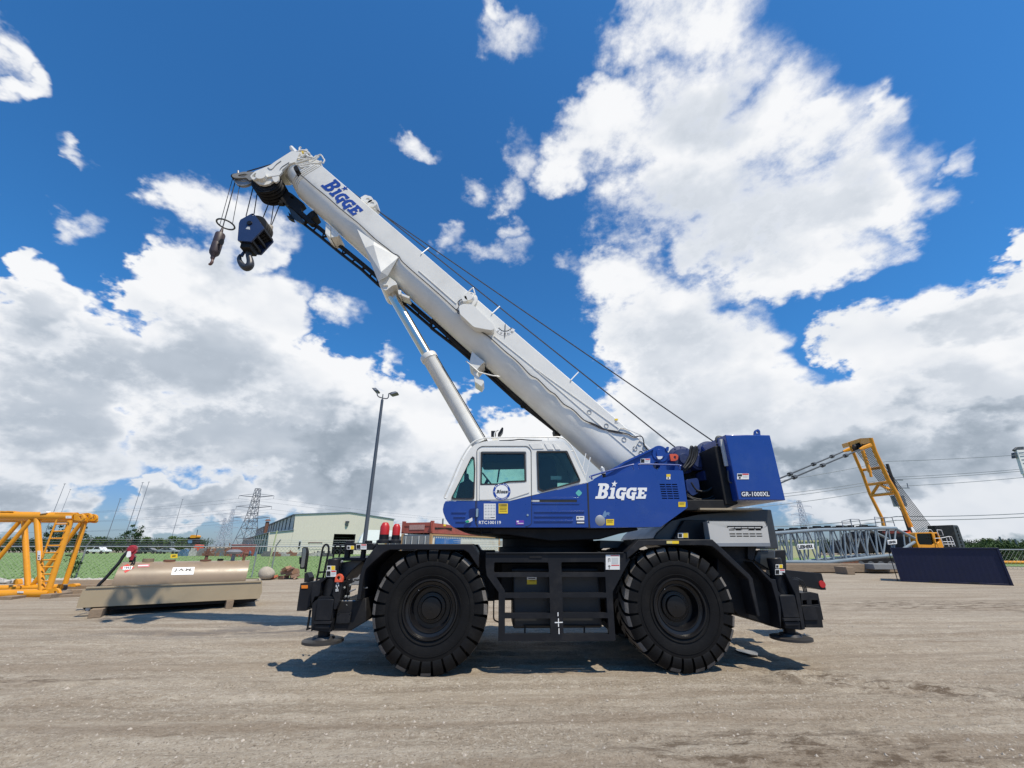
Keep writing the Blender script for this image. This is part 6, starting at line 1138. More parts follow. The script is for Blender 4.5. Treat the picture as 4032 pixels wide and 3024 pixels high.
# ------------------------------------------------------------------ trees
def make_tree(name, h, w, trunk_h, seed, lm, n=900, ls=.17, lean=0.):
    rn = np.random.default_rng(seed); root = thing(name, None, 'tree', (0, 0, 0)); m = MB(); tops = []
    m.tube([(0, 0, 0), (lean*.3, 0, trunk_h*.6), (lean, 0, h*.6)], [h*.035, h*.028, h*.012], 8)
    for k in range(6):
        a = k*1.05+rn.random()*.6; z0 = trunk_h*(.6+.5*rn.random()); e = np.array((lean+math.cos(a)*w*.34, math.sin(a)*w*.34, h*(.5+.25*rn.random()))); m.tube([(lean*.6, 0, z0), e*.5+np.array((lean*.3, 0, z0*.5)), e], [h*.015, h*.01, h*.004], 6); tops.append(e)
    m.build('trunk', M['bark'], root); m = MB()
    for k in range(26):
        a = rn.random()*6.28; r = w*.5*rn.random()**.6; z = trunk_h*.8+(h-trunk_h*.8)*(.12+.78*rn.random()); r *= max(.35, math.sin(math.pi*min(.97, max(.08, (z-trunk_h*.5)/(h*1.05-trunk_h*.5))))**.6)
        s = w*(.10+.10*rn.random()); leaf_cloud(m, (lean+r*math.cos(a), r*math.sin(a), min(z, h-s*.5)), (s, s, s*.75), n//26, ls, rn)
    m.build('crown', LEAF[lm], root, smooth=0, recalc=False); return root
PROT = [make_tree('tree', 6, 8.5, .5, 11, 0, 1500, .2), make_tree('tree', 5, 9, .4, 12, 1, 1500, .2), make_tree('tree', 5.5, 7.5, .5, 13, 2, 1500, .2), make_tree('tree', 8, 5.6, 1.6, 14, 1, 1300, .2, .5), make_tree('shrub', 3.2, 4.5, .3, 15, 0, 700, .14)]
used = set()
def put_tree(k, x, y, rz, s, label, group):
    if k not in used: used.add(k); o = PROT[k]; o.location = (x, y, 0); o.rotation_euler = (0, 0, rz); o.scale = (s,)*3; o['label'] = label
    else: o = copy_thing(PROT[k], (x, y, 0), rz, s, label)
    o['group'] = group; return o
def px_at(px, D): r = ray(px, 2150); k = D/(r@FH); return (EYEP+r*k)[:2]
rn = np.random.default_rng(5)
for i in range(54):
    px = -260+i*20+rn.normal()*9; D = 132+8*rn.random(); x, y = px_at(px, D); k = int(rn.integers(0, 3))
    hgt = (3.7+1.1*rn.random())/(6, 5, 5.5)[k]
    put_tree(k, x, y, rn.random()*6.3, hgt, 'bushy green tree in the hedge row beyond the grass field left of warehouse', 'trees of the left hedge row')
for px, D, k, s, lab in ((200, 126, 3, 1.0, 'round dark tree rising above hedge behind the yellow ladder'), (505, 126, 3, 1.02, 'tall dark rounded tree standing above hedge right of white pickup'), (300, 127, 3, .95, 'dark tree above hedge seen through right leg of yellow lattice')):
    x, y = px_at(px, D); put_tree(k, x, y, 1.2 if px > 400 else px, s, lab, 'taller trees of the hedge row')
for i in range(54):
    px = 3050+i*19+rn.normal()*8; D = 104+10*rn.random(); x, y = px_at(px, D); k = int(rn.integers(0, 3)); put_tree(k, x, y, rn.random()*6.3, (2.7+.9*rn.random())/(6, 5, 5.5)[k], 'green tree in far row behind the crawler crane and navy container', 'trees of the right far row')
for i in range(14):
    x, y = px_at(3820+i*30+rn.normal()*8, 52+4*rn.random()); k = 4 if rn.random() < .6 else 0; put_tree(k, x, y, rn.random()*6.3, (.66+.2*rn.random()) if k == 4 else .42, 'dense green bush or low tree right of the navy container', 'bushes right of the container')

# ------------------------------------------------------------------ warehouse
ZP = zf(560, 2060, .27125); ZQ = zf(1380, 2000, .23508); ZR = zf(3050, 1980, .24864); ZS = zf(3850, 1700, .36183)
def siding(name, col, step=.3):
    m = mat(name, col, .5, var=.05, dirt=tuple(c*.75 for c in col), damt=.25, dscale=.2); t, N, L = nt(m); b = N['Principled BSDF']
    tc = N.new('ShaderNodeTexCoord'); w = N.new('ShaderNodeTexWave'); w.inputs['Scale'].default_value = 1/step*.16; L.new(tc.outputs['Object'], w.inputs['Vector']); bp = N.new('ShaderNodeBump'); bp.inputs['Strength'].default_value = .4; bp.inputs['Distance'].default_value = .05; L.new(w.outputs['Fac'], bp.inputs['Height']); L.new(bp.outputs[0], b.inputs['Normal']); return m
M['cream'] = siding('cream_siding', (.60, .56, .47)); M['greywall'] = siding('grey_siding', (.42, .40, .36)); M['roofgrey'] = mat('roof_metal', (.25, .30, .36), .4, metal=.3)
WA = gr(1050, 2187); e = gr(1050, 2187); ang = math.atan2(.56, .83)-YAW; WP = Pl((WA[0], WA[1]), ang); fa = lambda px, py, o=0.: ((WP.pt(px, py, o)-WP.P)@WP.d, WP.pt(px, py, o)[2])
aLn, zLn = fa(*ZC(440, 680)); aM0, zM0 = fa(*ZC(705, 662)); aM, zE = fa(*ZC(728, 486)); aR, zR = fa(*ZC(1320, 464)); aE, zE2 = fa(*ZC(1800, 540)); LEN = 120.
wh = thing('warehouse', 'long cream metal warehouse with dark open bay and grey panelled side wall', 'building', WP.P)
bay = [fa(*ZC(*q)) for q in ((1150, 697), (1385, 703), (1375, 925), (1130, 925))]; ax0, ax1, az = bay[0][0], bay[1][0], bay[0][1]
def face(pts, holes=(), off=0., th=.15):
    mb = MB(); mb.prism([[WP.w(a, off, z) for a, z in l] for l in [pts]+list(holes)], WP.n*th); return mb
face([(aM0, 0), (aM0, zM0), (aM, zE), (aR, zR), (aE, zE2), (aE, 0), (ax1, 0), (ax1, az), (ax0, az), (ax0, 0)]).build('wall', M['cream'], wh, smooth=0)
face([(0, 0), (aLn, zLn), (aM0-.02, zM0), (aM0-.02, 0)]).build('wall', M['cream'], wh, smooth=0)
def sidewall(a, z0, z1, th=.15): mb = MB(); mb.hexa([WP.w(x, o, z) for z in (z0, z1) for x, o in ((a, .16), (a+th, .16), (a+th, LEN), (a, LEN))]); return mb
sidewall(0, 0, zLn-.05).build('side_wall', M['greywall'], wh, smooth=0); sidewall(aM0, zM0, zE-.05).build('side_wall', M['greywall'], wh, smooth=0)
sidewall(aE-.15, 0, zE2).build('side_wall', M['cream'], wh, smooth=0)
for a, z0, z1 in ((-.12, 0, zLn), (aM0-.12, zM0, zE)):
    mb = MB()
    for k in range(17): o = .3+k*7.4; mb.hexa([WP.w(x, q, z) for z in (z0+.05, z1-.1) for x, q in ((a-.02, o), (a+.11, o), (a+.11, o+.22), (a-.02, o+.22))])
    mb.build('wall_rib', KD, wh, smooth=0)
mb = MB()
for (a, z), (b, y) in (((-.3, zLn-.02), (aM0+.1, zM0+.12)), ((aM-.4, zE), (aR, zR+.03)), ((aR, zR+.03), (aE+.3, zE2+.02))):
    mb.hexa([WP.w(x, o, zz) for t in (0, .14) for x, o, zz in ((a, -.25, z+t), (b, -.25, y+t), (b, LEN+.2, y+t), (a, LEN+.2, z+t))])
mb.build('roof', M['roofgrey'], wh, smooth=0)
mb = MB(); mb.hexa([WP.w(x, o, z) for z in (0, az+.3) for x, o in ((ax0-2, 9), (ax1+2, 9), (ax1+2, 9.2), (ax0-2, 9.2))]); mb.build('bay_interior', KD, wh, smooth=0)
mb = MB()
for k in range(4): z = az*(.25+.2*k); mb.cyl(WP.w(ax0+.2, 3, z), WP.w(ax1-.2, 3, z-.1), .08, seg=6)
mb.build('interior_beam', M['darkgrey'], wh)
for nm, pts, mm in (('window', ((765, 770), (795, 770), (785, 870), (755, 870)), 'stk_s'), ('door_frame', ((875, 797), (1012, 797), (1005, 865), (880, 868)), 'cream')):
    P_ = [fa(*ZC(*q)) for q in pts]; f = face(P_, off=-.06, th=.05).build(nm, M[mm], wh, smooth=0)
    if nm == 'window': face([(P_[0][0]*.8+P_[1][0]*.2, P_[0][1]-.2), (P_[0][0]*.2+P_[1][0]*.8, P_[0][1]-.2), (P_[0][0]*.2+P_[1][0]*.8, P_[2][1]+.2), (P_[0][0]*.8+P_[1][0]*.2, P_[2][1]+.2)], off=-.10, th=.03).build('pane', M['glassdark'], f, smooth=0)
    else: face([(P_[0][0]-.15, P_[0][1]), (P_[1][0]+.15, P_[1][1]), (P_[1][0]+.15, P_[1][1]+.15), (P_[0][0]-.15, P_[0][1]+.15)], off=-.12, th=.1).build('lintel', M['rust'], f, smooth=0)
p = WP.w(*(lambda q: (q[0], -.25, q[1]))(fa(*ZC(1290, 575)))); mb = MB(); mb.box(p[0]-.4, p[0]+.4, p[1]-.25, p[1]+.2, p[2]-.1, p[2]+.35); mb.box(p[0]-.3, p[0]+.15, p[1]-.2, p[1]+.2, p[2]-.75, p[2]-.3); mb.build('wall_lamp', M['darkgrey'], wh)
p = WP.w(aM0-1.5, 52, zM0); mb = MB(); mb.cyl(p, p+np.array((0, 0, 4.2)), .55, seg=12); mb.cyl(p+np.array((0, 0, 4.4)), p+np.array((0, 0, 4.9)), .9, .5, 12); mb.build('roof_stack', M['rust'], wh)

# white fabric shelter and dark things by the bay
sp = Pl(px_at(1480, 70), .35); q = lambda x, y: sp.pt(*ZQ(x, y)); mb = MB(); mb.slab(sp, rnd(ZQ([(135, 590), (190, 470), (260, 380), (300, 366), (680, 375), (815, 398), (870, 455), (880, 600)]), 5), 0, 4); tag(mb.build('shelter', M['fabric'], smooth=40), 'bright white curved roof shelter behind the red topped lamps of crane', 'shelter')
# ------------------------------------------------------------------ containers beyond the crane
def cont_mat(name, base, patch=None):
    m = mat(name, base, .55, var=.08, dirt=(.30, .16, .08), damt=.35, dscale=.6); return m
CW = cont_mat('worn_white_container', (.56, .55, .50)); CB = mat('worn_blue_panel', (.03, .13, .36), .6, var=.25, dirt=(.5, .5, .47), damt=.5, dscale=1.2); RC = M['redcont']
def corrugated(mb, pl, a0, a1, o, z0, z1, pitch=.28, dep=.045):
    n = int((a1-a0)/pitch); pts = []
    for k in range(n):
        a = a0+k*(a1-a0)/n; s = (a1-a0)/n; pts += [(a, 0), (a+s*.30, 0), (a+s*.45, dep), (a+s*.85, dep)]
    pts.append((a1, 0)); mb.prism([[pl.w(a, o+d, z0) for a, d in pts]+[pl.w(a1, o+.12, z0), pl.w(a0, o+.12, z0)]], (0, 0, z1-z0))
# main stack: its near corner and long side
ck = px_at(1697, 29.5); r2 = px_at(1995, 42.5); cang = math.atan2(r2[1]-ck[1], r2[0]-ck[0]); CP = Pl(ck, cang); CL = 12.19; CWD = 2.44; zt = CP.pt(*ZN(690, 405))[2]; zt2 = CP.pt(*ZN(690, 172))[2]
cn = thing('shipping_container', 'white and blue shipping container under red flat rack behind crane cab', 'container', (ck[0], ck[1], 0))
mb = MB(); corrugated(mb, CP, .1, CL-.1, .04, .15, zt-.12); mb.build('side_panel', CW, cn, smooth=0)
mb = MB(); mb.pbox(CP, .55, 4.3, .018, .038, .3, zt-.28); mb.pbox(CP, 5.2, CL-.4, .018, .038, .2, 1.35); mb.build('blue_panel', CB, cn, smooth=0)
mb = MB()
for a in (0, CL-.16): mb.pbox(CP, a, a+.16, 0, .16, 0, zt); mb.pbox(CP, a, a+.16, CWD-.16, CWD, 0, zt)
mb.pbox(CP, .16, CL-.16, 0, .08, zt-.12, zt); mb.pbox(CP, .16, CL-.16, 0, .08, 0, .15); mb.build('frame', mat('rusty_post', (.46, .28, .13), .7, var=.3, dirt=(.18, .08, .04), damt=.7, dscale=3), cn)
mb = MB(); mb.pbox(CP, .16, CL-.16, .08, CWD, zt-.14, zt-.06); mb.pbox(CP, CL-.14, CL-.02, .16, CWD-.16, .1, zt-.1); mb.pbox(CP, .05, CL, CWD-.12, CWD-.02, .1, zt-.1); mb.build('roof', CW, cn, smooth=0)
def doors(root, pl, z1, mm):
    mb = MB(); mb.pbox(pl, -.02, .06, .16, CWD-.16, .12, z1-.12); d = mb.build('door', mm, root, smooth=0); mb = MB()
    for o in (.45, .95, 1.5, 2.0): mb.cyl(pl.w(-.07, o, .2), pl.w(-.07, o, z1-.15), .028, seg=8)
    for o in (.3, 1.3): mb.pbox(pl, -.05, -.02, o, o+.9, 1.1, 1.2)
    mb.build('lock_rod', M['stk_s'], d)
doors(cn, CP, zt, M['concrete'])
fk = thing('flat_rack', 'rusty red collapsed flat rack stack on top of white and blue container', 'flat rack', CP.w(0, 0, zt))
H2 = zt2-zt; mb = MB(); mb.pbox(CP, 0, CL+.9, -.02, .12, zt+.02, zt+.14); mb.pbox(CP, 0, CL+.9, CWD-.1, CWD+.02, zt+.02, zt+.14); mb.pbox(CP, 0, CL+.9, .12, CWD-.1, zt+.05, zt+.12); mb.build('base_frame', RC, fk)
mb = MB(); mb.slab(CP, ZN([(690, 175), (720, 195), (1000, 225), (1330, 290), (1530, 420), (700, 395)]), .02, .1); mb.pbox(CP, .1, 6, .25, CWD-.25, zt+.15, zt+H2*.35); mb.build('folded_end', RC, fk)
mb = MB()
for a in (0,): mb.pbox(CP, a, a+.2, -.03, .17, zt+.02, zt2+.08); mb.pbox(CP, a, a+.2, CWD-.17, CWD+.03, zt+.02, zt2+.08)
mb.pbox(CP, .02, .15, .17, CWD-.17, zt2-.25, zt2-.02); mb.pbox(CP, .02, .15, .17, CWD-.17, zt+.1, zt+.3); mb.pbox(CP, .05, .1, .17, CWD-.17, zt+.3, zt2-.25); mb.build('end_frame', RC, fk)
mb = MB(); mb.pbox(CP, -.01, .0, .6, CWD-.6, zt+H2*.35, zt+H2*.78); mb.build('stencilled_panel', mat('faded_stencil', (.42, .25, .22), .7, var=.5, vscale=8), fk, smooth=0)
mb = MB(); mb.slab(CP, ZN([(772, 285), (1110, 292), (1100, 350), (1060, 330), (980, 305), (772, 318)]), -.01, .02); mb.build('recess', KD, fk)
mb = MB(); mb.rect(CP, ZN(938, 222), ZN(985, 262), .0, .015); mb.build('plate', M['stk_y'], fk)
# second container to the left, doors towards us
c2 = px_at(1628, 31); C2 = Pl(c2, cang); c_ = thing('shipping_container', 'grey door end of container with rusty yellow post left of the red flat rack', 'container', (c2[0], c2[1], 0)); z2 = C2.pt(*ZN(320, 432))[2]
mb = MB(); mb.pbox(C2, 0, CL, .0, CWD, .1, z2-.08); mb.build('body', CW, c_, smooth=0); doors(c_, C2, z2, M['concrete'])
mb = MB()
for o in (-.02, CWD-.14): mb.pbox(C2, -.03, .14, o, o+.16, 0, z2)
mb.build('corner_post', mat('rusty_yellow_post', (.5, .3, .1), .7, var=.3, dirt=(.2, .09, .04), damt=.6, dscale=3), c_)
c3 = px_at(1990, 41); mb = MB(); C3 = Pl(c3, cang); corrugated(mb, C3, 0, 8, .5, .1, C3.pt(*ZN(2000, 545))[2]); mb.pbox(C3, 0, 8, .63, 2.8, .1, C3.pt(*ZN(2000, 545))[2]-.05); mb.pbox(C3, -.02, .1, .3, .62, .1, C3.pt(*ZN(2000, 545))[2]); tag(mb.build('shipping_container', CW, smooth=0), 'lower white corrugated container seen between flat rack and crane turntable', 'container')

# ------------------------------------------------------------------ lamp post
lp = px_at(1444, 24.); LPp = Y(lp[1]); q = lambda x, y, o=0.: LPp.pt(*ZM(x, y), o)
lt = q(583, 405); lq = thing('lamp_post', 'tall dark square lamp post with two flood lamps in front of warehouse', 'lamp post', (lt[0], lt[1], 0))
mb = MB(); mb.tube([(lt[0], lt[1], 0), (lt[0], lt[1], lt[2])], [.13, .085], 4); mb.cyl((lt[0], lt[1], lt[2]), (lt[0], lt[1], lt[2]+.35), .04, .03, 8); mb.build('pole', M['polegrey'], lq, smooth=0)
mb = MB(); mb.box(lt[0]-.45, lt[0]+.45, lt[1]-.45, lt[1]+.45, 0, .5); mb.build('base', M['concrete'], lq, bevel=.03)
mb = MB(); mb.tube(spl([q(*p) for p in ((478, 215), (472, 290), (500, 340), (560, 365), (588, 372), (640, 383), (690, 380), (715, 345), (725, 270))], 5), .035, 8); mb.build('bracket_arm', M['polegrey'], lq)
for pts, lens in ((((350, 148), (440, 145), (502, 205), (480, 225), (415, 222)), ((370, 155), (430, 152), (475, 198), (425, 200))), (((725, 265), (780, 240), (865, 222), (918, 245), (905, 262), (775, 295)), ((770, 285), (800, 245), (865, 230), (900, 250)))):
    mb = MB(); mb.slab(LPp, ZM(pts), -.05, .4); l_ = mb.build('flood_lamp', M['polegrey'], lq, bevel=.015); mb = MB(); mb.slab(LPp, ZM(lens), -.07, -.05); mb.build('lens', M['steel'], l_, smooth=0)

# ------------------------------------------------------------------ pylons, radio masts, wires
M['pylon'] = mat('pylon_steel', (.15, .17, .195), .5, metal=.3)
M['pylon_hazed'] = mat('hazed_pylon_steel', (.30, .34, .40), .6)  # paler, bluer steel: distance haze put into the colour of far towers
def pylon(base, h, w, name, label, r, arms=True, group=None):
    PM = M['pylon_hazed'] if r > .2 else M['pylon']
    root = thing(name, label, 'pylon', base, group); b = np.array(base, float); mb = MB()
    lev = [(0, w), (.18, w*.80), (.34, w*.62), (.46, w*.48), (.58, w*.40), (.68, w*.35), (.78, w*.31), (.88, w*.27), (1., w*.22)]; P = []
    for t, s in lev: P.append([b+np.array((i*s/2, j*s/2, t*h)) for i, j in ((-1, -1), (1, -1), (1, 1), (-1, 1))])
    for A, B_ in zip(P[:-1], P[1:]):
        for i in range(4):
            mb.cyl(A[i], B_[i], r, seg=5); mb.cyl(A[i], B_[(i+1) % 4], r*.7, seg=4); mb.cyl(A[(i+1) % 4], B_[i], r*.7, seg=4); mb.cyl(B_[i], B_[(i+1) % 4], r*.7, seg=4)
    mb.build('tower_frame', PM, root, smooth=0)
    if arms:
        for t in (.50, .68, .86):
            mb = MB(); s = w*.3; L_ = w*1.0; z = t*h
            for sg in (-1, 1):
                tip = b+np.array((sg*L_, 0, z+.02*h))
                for o in (-1, 1): mb.cyl(b+np.array((sg*s*.5, o*s*.5, z)), tip, r*.8, seg=4)
                mb.cyl(b+np.array((sg*s*.5, 0, z+.05*h)), tip, r*.7, seg=4); mb.cyl(tip, tip-np.array((0, 0, .05*h)), r*.6, seg=4)
            mb.build('cross_arm', PM, root, smooth=0)
    return root
D1 = 240.; pb = px_at(966, D1); ht = Y(pb[1]).pt(*ZC(295, 205))[2]; pylon((pb[0], pb[1], 0), ht, ht*.30, 'transmission_tower', 'large dark lattice transmission tower left of cream warehouse', .16)
p2_ = px_at(884, 700); pylon((p2_[0], p2_[1], 0), 58, 15, 'transmission_tower', 'very faint distant lattice tower between hedge and large transmission tower', .22); p3_ = px_at(860, 760); pylon((p3_[0], p3_[1], 0), 48, 13, 'transmission_tower', 'faintest and smallest distant lattice tower left of its faint twin', .22)
p4_ = px_at(3190, 600); pylon((p4_[0], p4_[1], 0), 62, 16, 'transmission_tower', 'pale distant lattice tower seen through grey crane boom above its name sign', .25)
for i, (px, top_, D, lab) in enumerate(((158, (213, 1903), 300, 'leftmost thin radio mast above yellow lattice section'), (190, (243, 1925), 420, 'short faint radio mast just right of leftmost mast'), (410, (462, 1962), 300, 'lone radio mast between yellow lattice and fuel pump'), (480, (546, 1898), 320, 'left of twin tall radio masts above dark hedge tree'), (505, (566, 1896), 330, 'right of twin tall radio masts above dark hedge tree'), (666, (704, 1965), 420, 'faint radio mast above middle of the tan tank'))):
    b = px_at(px, D); z = Y(b[1]).pt(*top_)[2]; mb = MB(); mb.tube([(b[0], b[1], 0), (b[0], b[1], z)], [.30, .18], 4); mb.cyl((b[0]-.9, b[1], z-.4), (b[0]+.9, b[1], z-.4), .12, seg=4); tag(mb.build('radio_mast', M['pylon'], smooth=0), lab, 'mast')
def wire(name, pts, r, lab, group, sag=0.):
    mb = MB(); P = []
    for a, b in zip(pts[:-1], pts[1:]):
        for t in np.linspace(0, 1, 10): p = np.array(a)*(1-t)+np.array(b)*t; p[2] -= sag*4*t*(1-t); P.append(p)
    mb.tube(P, r, 4, cap=False); o = mb.build(name, M['pylon']); return tag(o, lab, 'power line', group)
for k, t in enumerate((.50, .68, .86)):
    for sg in (-1, 1):
        a = np.array((pb[0]+sg*ht*.30, pb[1], ht*(t+.02)-ht*.05)); b = np.array(px_at(2350, 420).tolist()+[ht*(t+.02)-6]); c = np.array(px_at(-400, 330).tolist()+[ht*(t+.02)-ht*.05])
        b[0] += sg*8; wire('power_line', [c, a, b], .045, 'thin dark power line strung from arm of the large transmission tower', 'wires of the transmission tower', 5)
# utility poles behind containers
for px, top_, bot, lab in ((1605, ZN(250, 195), 2115, 'slim dark utility pole between lamp caps and red flat rack'), (1738, ZN(898, 112), 2060, 'top of dark utility pole sticking up behind red flat rack')):
    b = px_at(px, 60); z = Y(b[1]).pt(*top_)[2]; mb = MB(); mb.cyl((b[0], b[1], 0), (b[0], b[1], z), .14, .11, 8); mb.cyl((b[0]-.1, b[1], z-1.5), (b[0]+2.4, b[1]+1, z-1.5), .05, seg=5); tag(mb.build('utility_pole', M['pylon']), lab, 'utility pole')
# right side pole and wires
rp = px_at(3530, 62.); RPp = Y(rp[1]); q = lambda x, y, o=0.: RPp.pt(*ZO(x, y), o); t_ = q(800, 610); up = thing('utility_pole', 'dark wooden utility pole with crossarms behind the yellow crane gantry', 'utility pole', (t_[0], t_[1], 0))
mb = MB(); mb.tube([(t_[0], t_[1], 0), (t_[0], t_[1], t_[2])], [.28, .2], 10); mb.build('pole', mat('creosote_wood', (.03, .027, .025), .8, var=.3), up)
mb = MB(); z = q(920, 870)[2]; mb.cyl((t_[0]-.6, t_[1], z), (t_[0]+1.6, t_[1], z), .07, seg=6); z2_ = q(1000, 1000)[2]; mb.cyl((t_[0]-.5, t_[1], z2_), (t_[0]+2.2, t_[1], z2_), .07, seg=6); mb.cyl((t_[0]+2., t_[1], z2_), (t_[0]+2.1, t_[1], z2_+.7), .06, seg=6); mb.build('crossarm', M['pylon'], up)
z = q(930, 1215)[2]; mb = MB(); mb.cyl((t_[0]-1.0, t_[1]-.4, z-.8), (t_[0]-1.0, t_[1]-.4, z+.7), .45, seg=14); mb.cyl((t_[0]-.1, t_[1]-.4, z-.8), (t_[0]-.1, t_[1]-.4, z+.7), .45, seg=14); mb.build('transformer', M['steel'], up)
for i, (yl_, yr_, r) in enumerate(((1880, 1785, .035), (1930, 1838, .035), (1942, 1845, .035), (1972, 1870, .035), (2067, 2008, .05), (2082, 2022, .05))):
    a = RPp.pt(2950, yl_+28 if i < 4 else yl_+10); b = RPp.pt(4250, yr_-14 if i < 4 else yr_)
    if i == 0: mid = np.array((t_[0], t_[1], t_[2]+.4))
    else: mid = RPp.pt(3530, yl_+(yr_-yl_)*.56)
    wire('overhead_wire', [a, mid, b], r, 'long thin overhead wire running across sky at right behind yellow gantry', 'overhead wires on the right', .25)
for px, y_ in ((3935, 2113), (3969, 2120), (3993, 2122)):
    b = px_at(px+15, 90); z = Y(b[1]).pt(px, y_)[2]; mb = MB(); mb.cyl((b[0], b[1], 0), (b[0], b[1], z), .2, .16, 6); tag(mb.build('utility_pole', M['pylon']), 'short dark pole top above bushes right of the navy container', 'utility pole', 'pole tops right of container')

# ------------------------------------------------------------------ cars and clutter beyond the grass
M['tyreblk'] = mat('car_tyre', (.015, .015, .016), .8)
def car(px, D, ang, kind, m, label):
    b = px_at(px, D); CPl = Pl(b, ang); root = thing(kind, label, 'car' if kind != 'pickup_truck' else 'pickup', (b[0], b[1], 0)); W_ = 1.85
    if kind == 'pickup_truck': prof = [(0, .5), (0, 1.05), (1.9, 1.08), (2.0, 1.12), (2.35, 1.72), (3.6, 1.75), (4.2, 1.15), (5.4, 1.02), (5.6, .8), (5.6, .5)]; win = [(2.3, 1.16), (2.5, 1.62), (3.5, 1.65), (3.98, 1.18)]; wx = (1.0, 4.5); wr = .40
    else: prof = [(0, .45), (0, .95), (.3, 1.0), (1.1, 1.42), (2.6, 1.45), (3.4, 1.0), (4.4, .85), (4.55, .6), (4.55, .4)]; win = [(.7, 1.02), (1.25, 1.36), (2.5, 1.38), (3.1, 1.02)]; wx = (.85, 3.65); wr = .33
    f = lambda l: [CPl.w(a-2.5, 0, z) for a, z in l]
    mb = MB(); mb.prism([f(prof)], CPl.n*W_); mb.build('body', m, root, bevel=.08, seg=3)
    mb = MB(); mb.prism([[p-CPl.n*.02 for p in f(win)]], CPl.n*.03); mb.prism([[p+CPl.n*(W_-.01) for p in f(win)]], CPl.n*.03); mb.build('window', M['glassdark'], root, smooth=0)
    for a in wx:
        for o in (-.03, W_-.2): mb = MB(); mb.lathe([(0, 0), (wr*.55, 0), (wr*.6, -.01), (wr, 0), (wr, .22), (0, .22)], CPl.w(a-2.5, o, wr), CPl.n, 18); mb.build('wheel', M['tyreblk'], root)
    return root
car(375, 112, -.05, 'pickup_truck', M['carwhite'], 'white pickup truck parked before hedge between yellow lattice and red fuel pump')
car(590, 114, .1, 'parked_car', M['cardark'], 'dark car parked just right of the red fuel pump')
car(668, 114, .15, 'parked_car', M['cargrey'], 'grey blue car parked behind yellow tag on tan tank')
b = px_at(755, 104); FK = Y(b[1]); q = lambda x, y, o=0.: FK.pt(*ZP(x, y), o); p = q(715, 470); fk2 = thing('yard_machine', 'small far machine with yellow roof and dark cab rising above hedge', 'machine', (p[0], p[1], 0))
mb = MB(); mb.slab(FK, rnd(ZP([(650, 300), (655, 235), (670, 200), (775, 205), (780, 300)]), 6), 0, 1.6); mb.build('cab', KD, fk2, bevel=.05); mb = MB(); mb.slab(FK, rnd(ZP([(685, 215), (700, 172), (760, 170), (785, 185), (775, 215)]), 6), -.1, 1.7); mb.build('roof', M['yellow'], fk2, bevel=.05)
mb = MB(); mb.slab(FK, ZP([(662, 250), (725, 248), (720, 290), (665, 292)]), -.06, -.01); mb.build('window', mat('sky_glass', (.10, .2, .35), .1), fk2, smooth=0); mb = MB(); mb.cyl(q(785, 190), q(806, 95), .07, seg=6); mb.build('exhaust', KD, fk2)
mb = MB(); mb.slab(FK, ZP([(748, 310), (845, 315), (830, 485), (735, 480)]), .2, 1.6); mb.build('mast', M['orange'], fk2, bevel=.05)
rn = np.random.default_rng(21); CL_ = [mat('clutter_%s' % n_, c, .7, var=.4, dirt=(.08, .07, .06), damt=.5) for n_, c in (('grey', (.16, .16, .16)), ('rust', (.22, .10, .06)), ('dark', (.06, .06, .065)), ('pale', (.40, .39, .36)), ('blue', (.08, .16, .26)))]
for i in range(52):
    px = 725+i*6.2+rn.normal()*4 if i < 42 else 1060+(i-42)*27+rn.normal()*8; D = 88+6*rn.random()-(4 if i > 41 else 0); b = px_at(px, D); s = .5+.9*rn.random(); hh = .5+1.1*rn.random() if i < 42 else .5+.5*rn.random(); q = Pl(b, rn.random()*1.2-.6); mb = MB()
    mb.pbox(q, -s, s, 0, 1.2, 0, hh*.6); mb.pbox(q, -s*.8, s*.3, .1, .9, hh*.6, hh)
    if i % 3 == 0: mb.cyl(q.w(s*.5, .5, 0), q.w(s*.2, .5, hh*1.6), .12, seg=8)
    if i % 4 == 1: mb.lathe([(0, 0), (s*.5, 0), (s*.5, .4), (0, .4)], q.w(s*.6, -.3, s*.5), q.n, 14)
    tag(mb.build('yard_clutter', CL_[int(rn.integers(0, 5))], smooth=0), 'heap of mixed machine parts and drums stored beyond grass beside warehouse', 'parts', 'stored parts beside the warehouse')
for i, px in enumerate((940, 962, 985)):
    b = px_at(px, 80+4*i); q = Pl(b, .6); mb = MB(); mb.pbox(q, -1.0, 1.0, 0, 1.8, .3, 2.0); mb.pbox(q, -1.1, 1.1, -.1, 1.9, 2.0, 2.15); mb.pbox(q, -.9, -.6, 0, .3, 0, .3); mb.pbox(q, .6, .9, 0, .3, 0, .3); o = tag(mb.build('red_crate', mat('crate_red_%d' % i, (.25, .065, .05), .7, var=.3, dirt=(.06, .03, .03), damt=.6), bevel=.04), 'red steel rack standing against grey side wall of the warehouse', 'rack', 'red racks by the warehouse')

# ------------------------------------------------------------------ crawler crane on the right
GS = M['greysteel']; cc = thing('crawler_crane', 'yellow crawler crane with tall gantry and grey lattice boom lowered behind the navy container', 'crane', px_at(3560, 46).tolist()+[0])
lA = px_at(3040, 36.); lB = px_at(3540, 40.5); LB = Pl(lA, math.atan2(lB[1]-lA[1], lB[0]-lA[0])); q = lambda x, y, o=0.: LB.pt(*ZR(x, y), o); DW = 2.3; dv = LB.n*DW
tops = [(-60, 490), (20, 480), (700, 428), (1620, 405), (1925, 403)]; bots = [(-60, 925), (200, 935), (840, 940), (1760, 838), (1880, 828)]
LOFF = []
for nm, L2 in (('upper_chord', tops), ('lower_chord', bots)):
    for d in (0, 1):
        mb = MB(); mb.tube([q(*p)+dv*d for p in L2], .14 if d == 0 else .11, 10); mb.build('boom_chord', GS, cc, smooth=50)
def ty(x, L2): return np.interp(x, [p[0] for p in L2], [p[1] for p in L2])
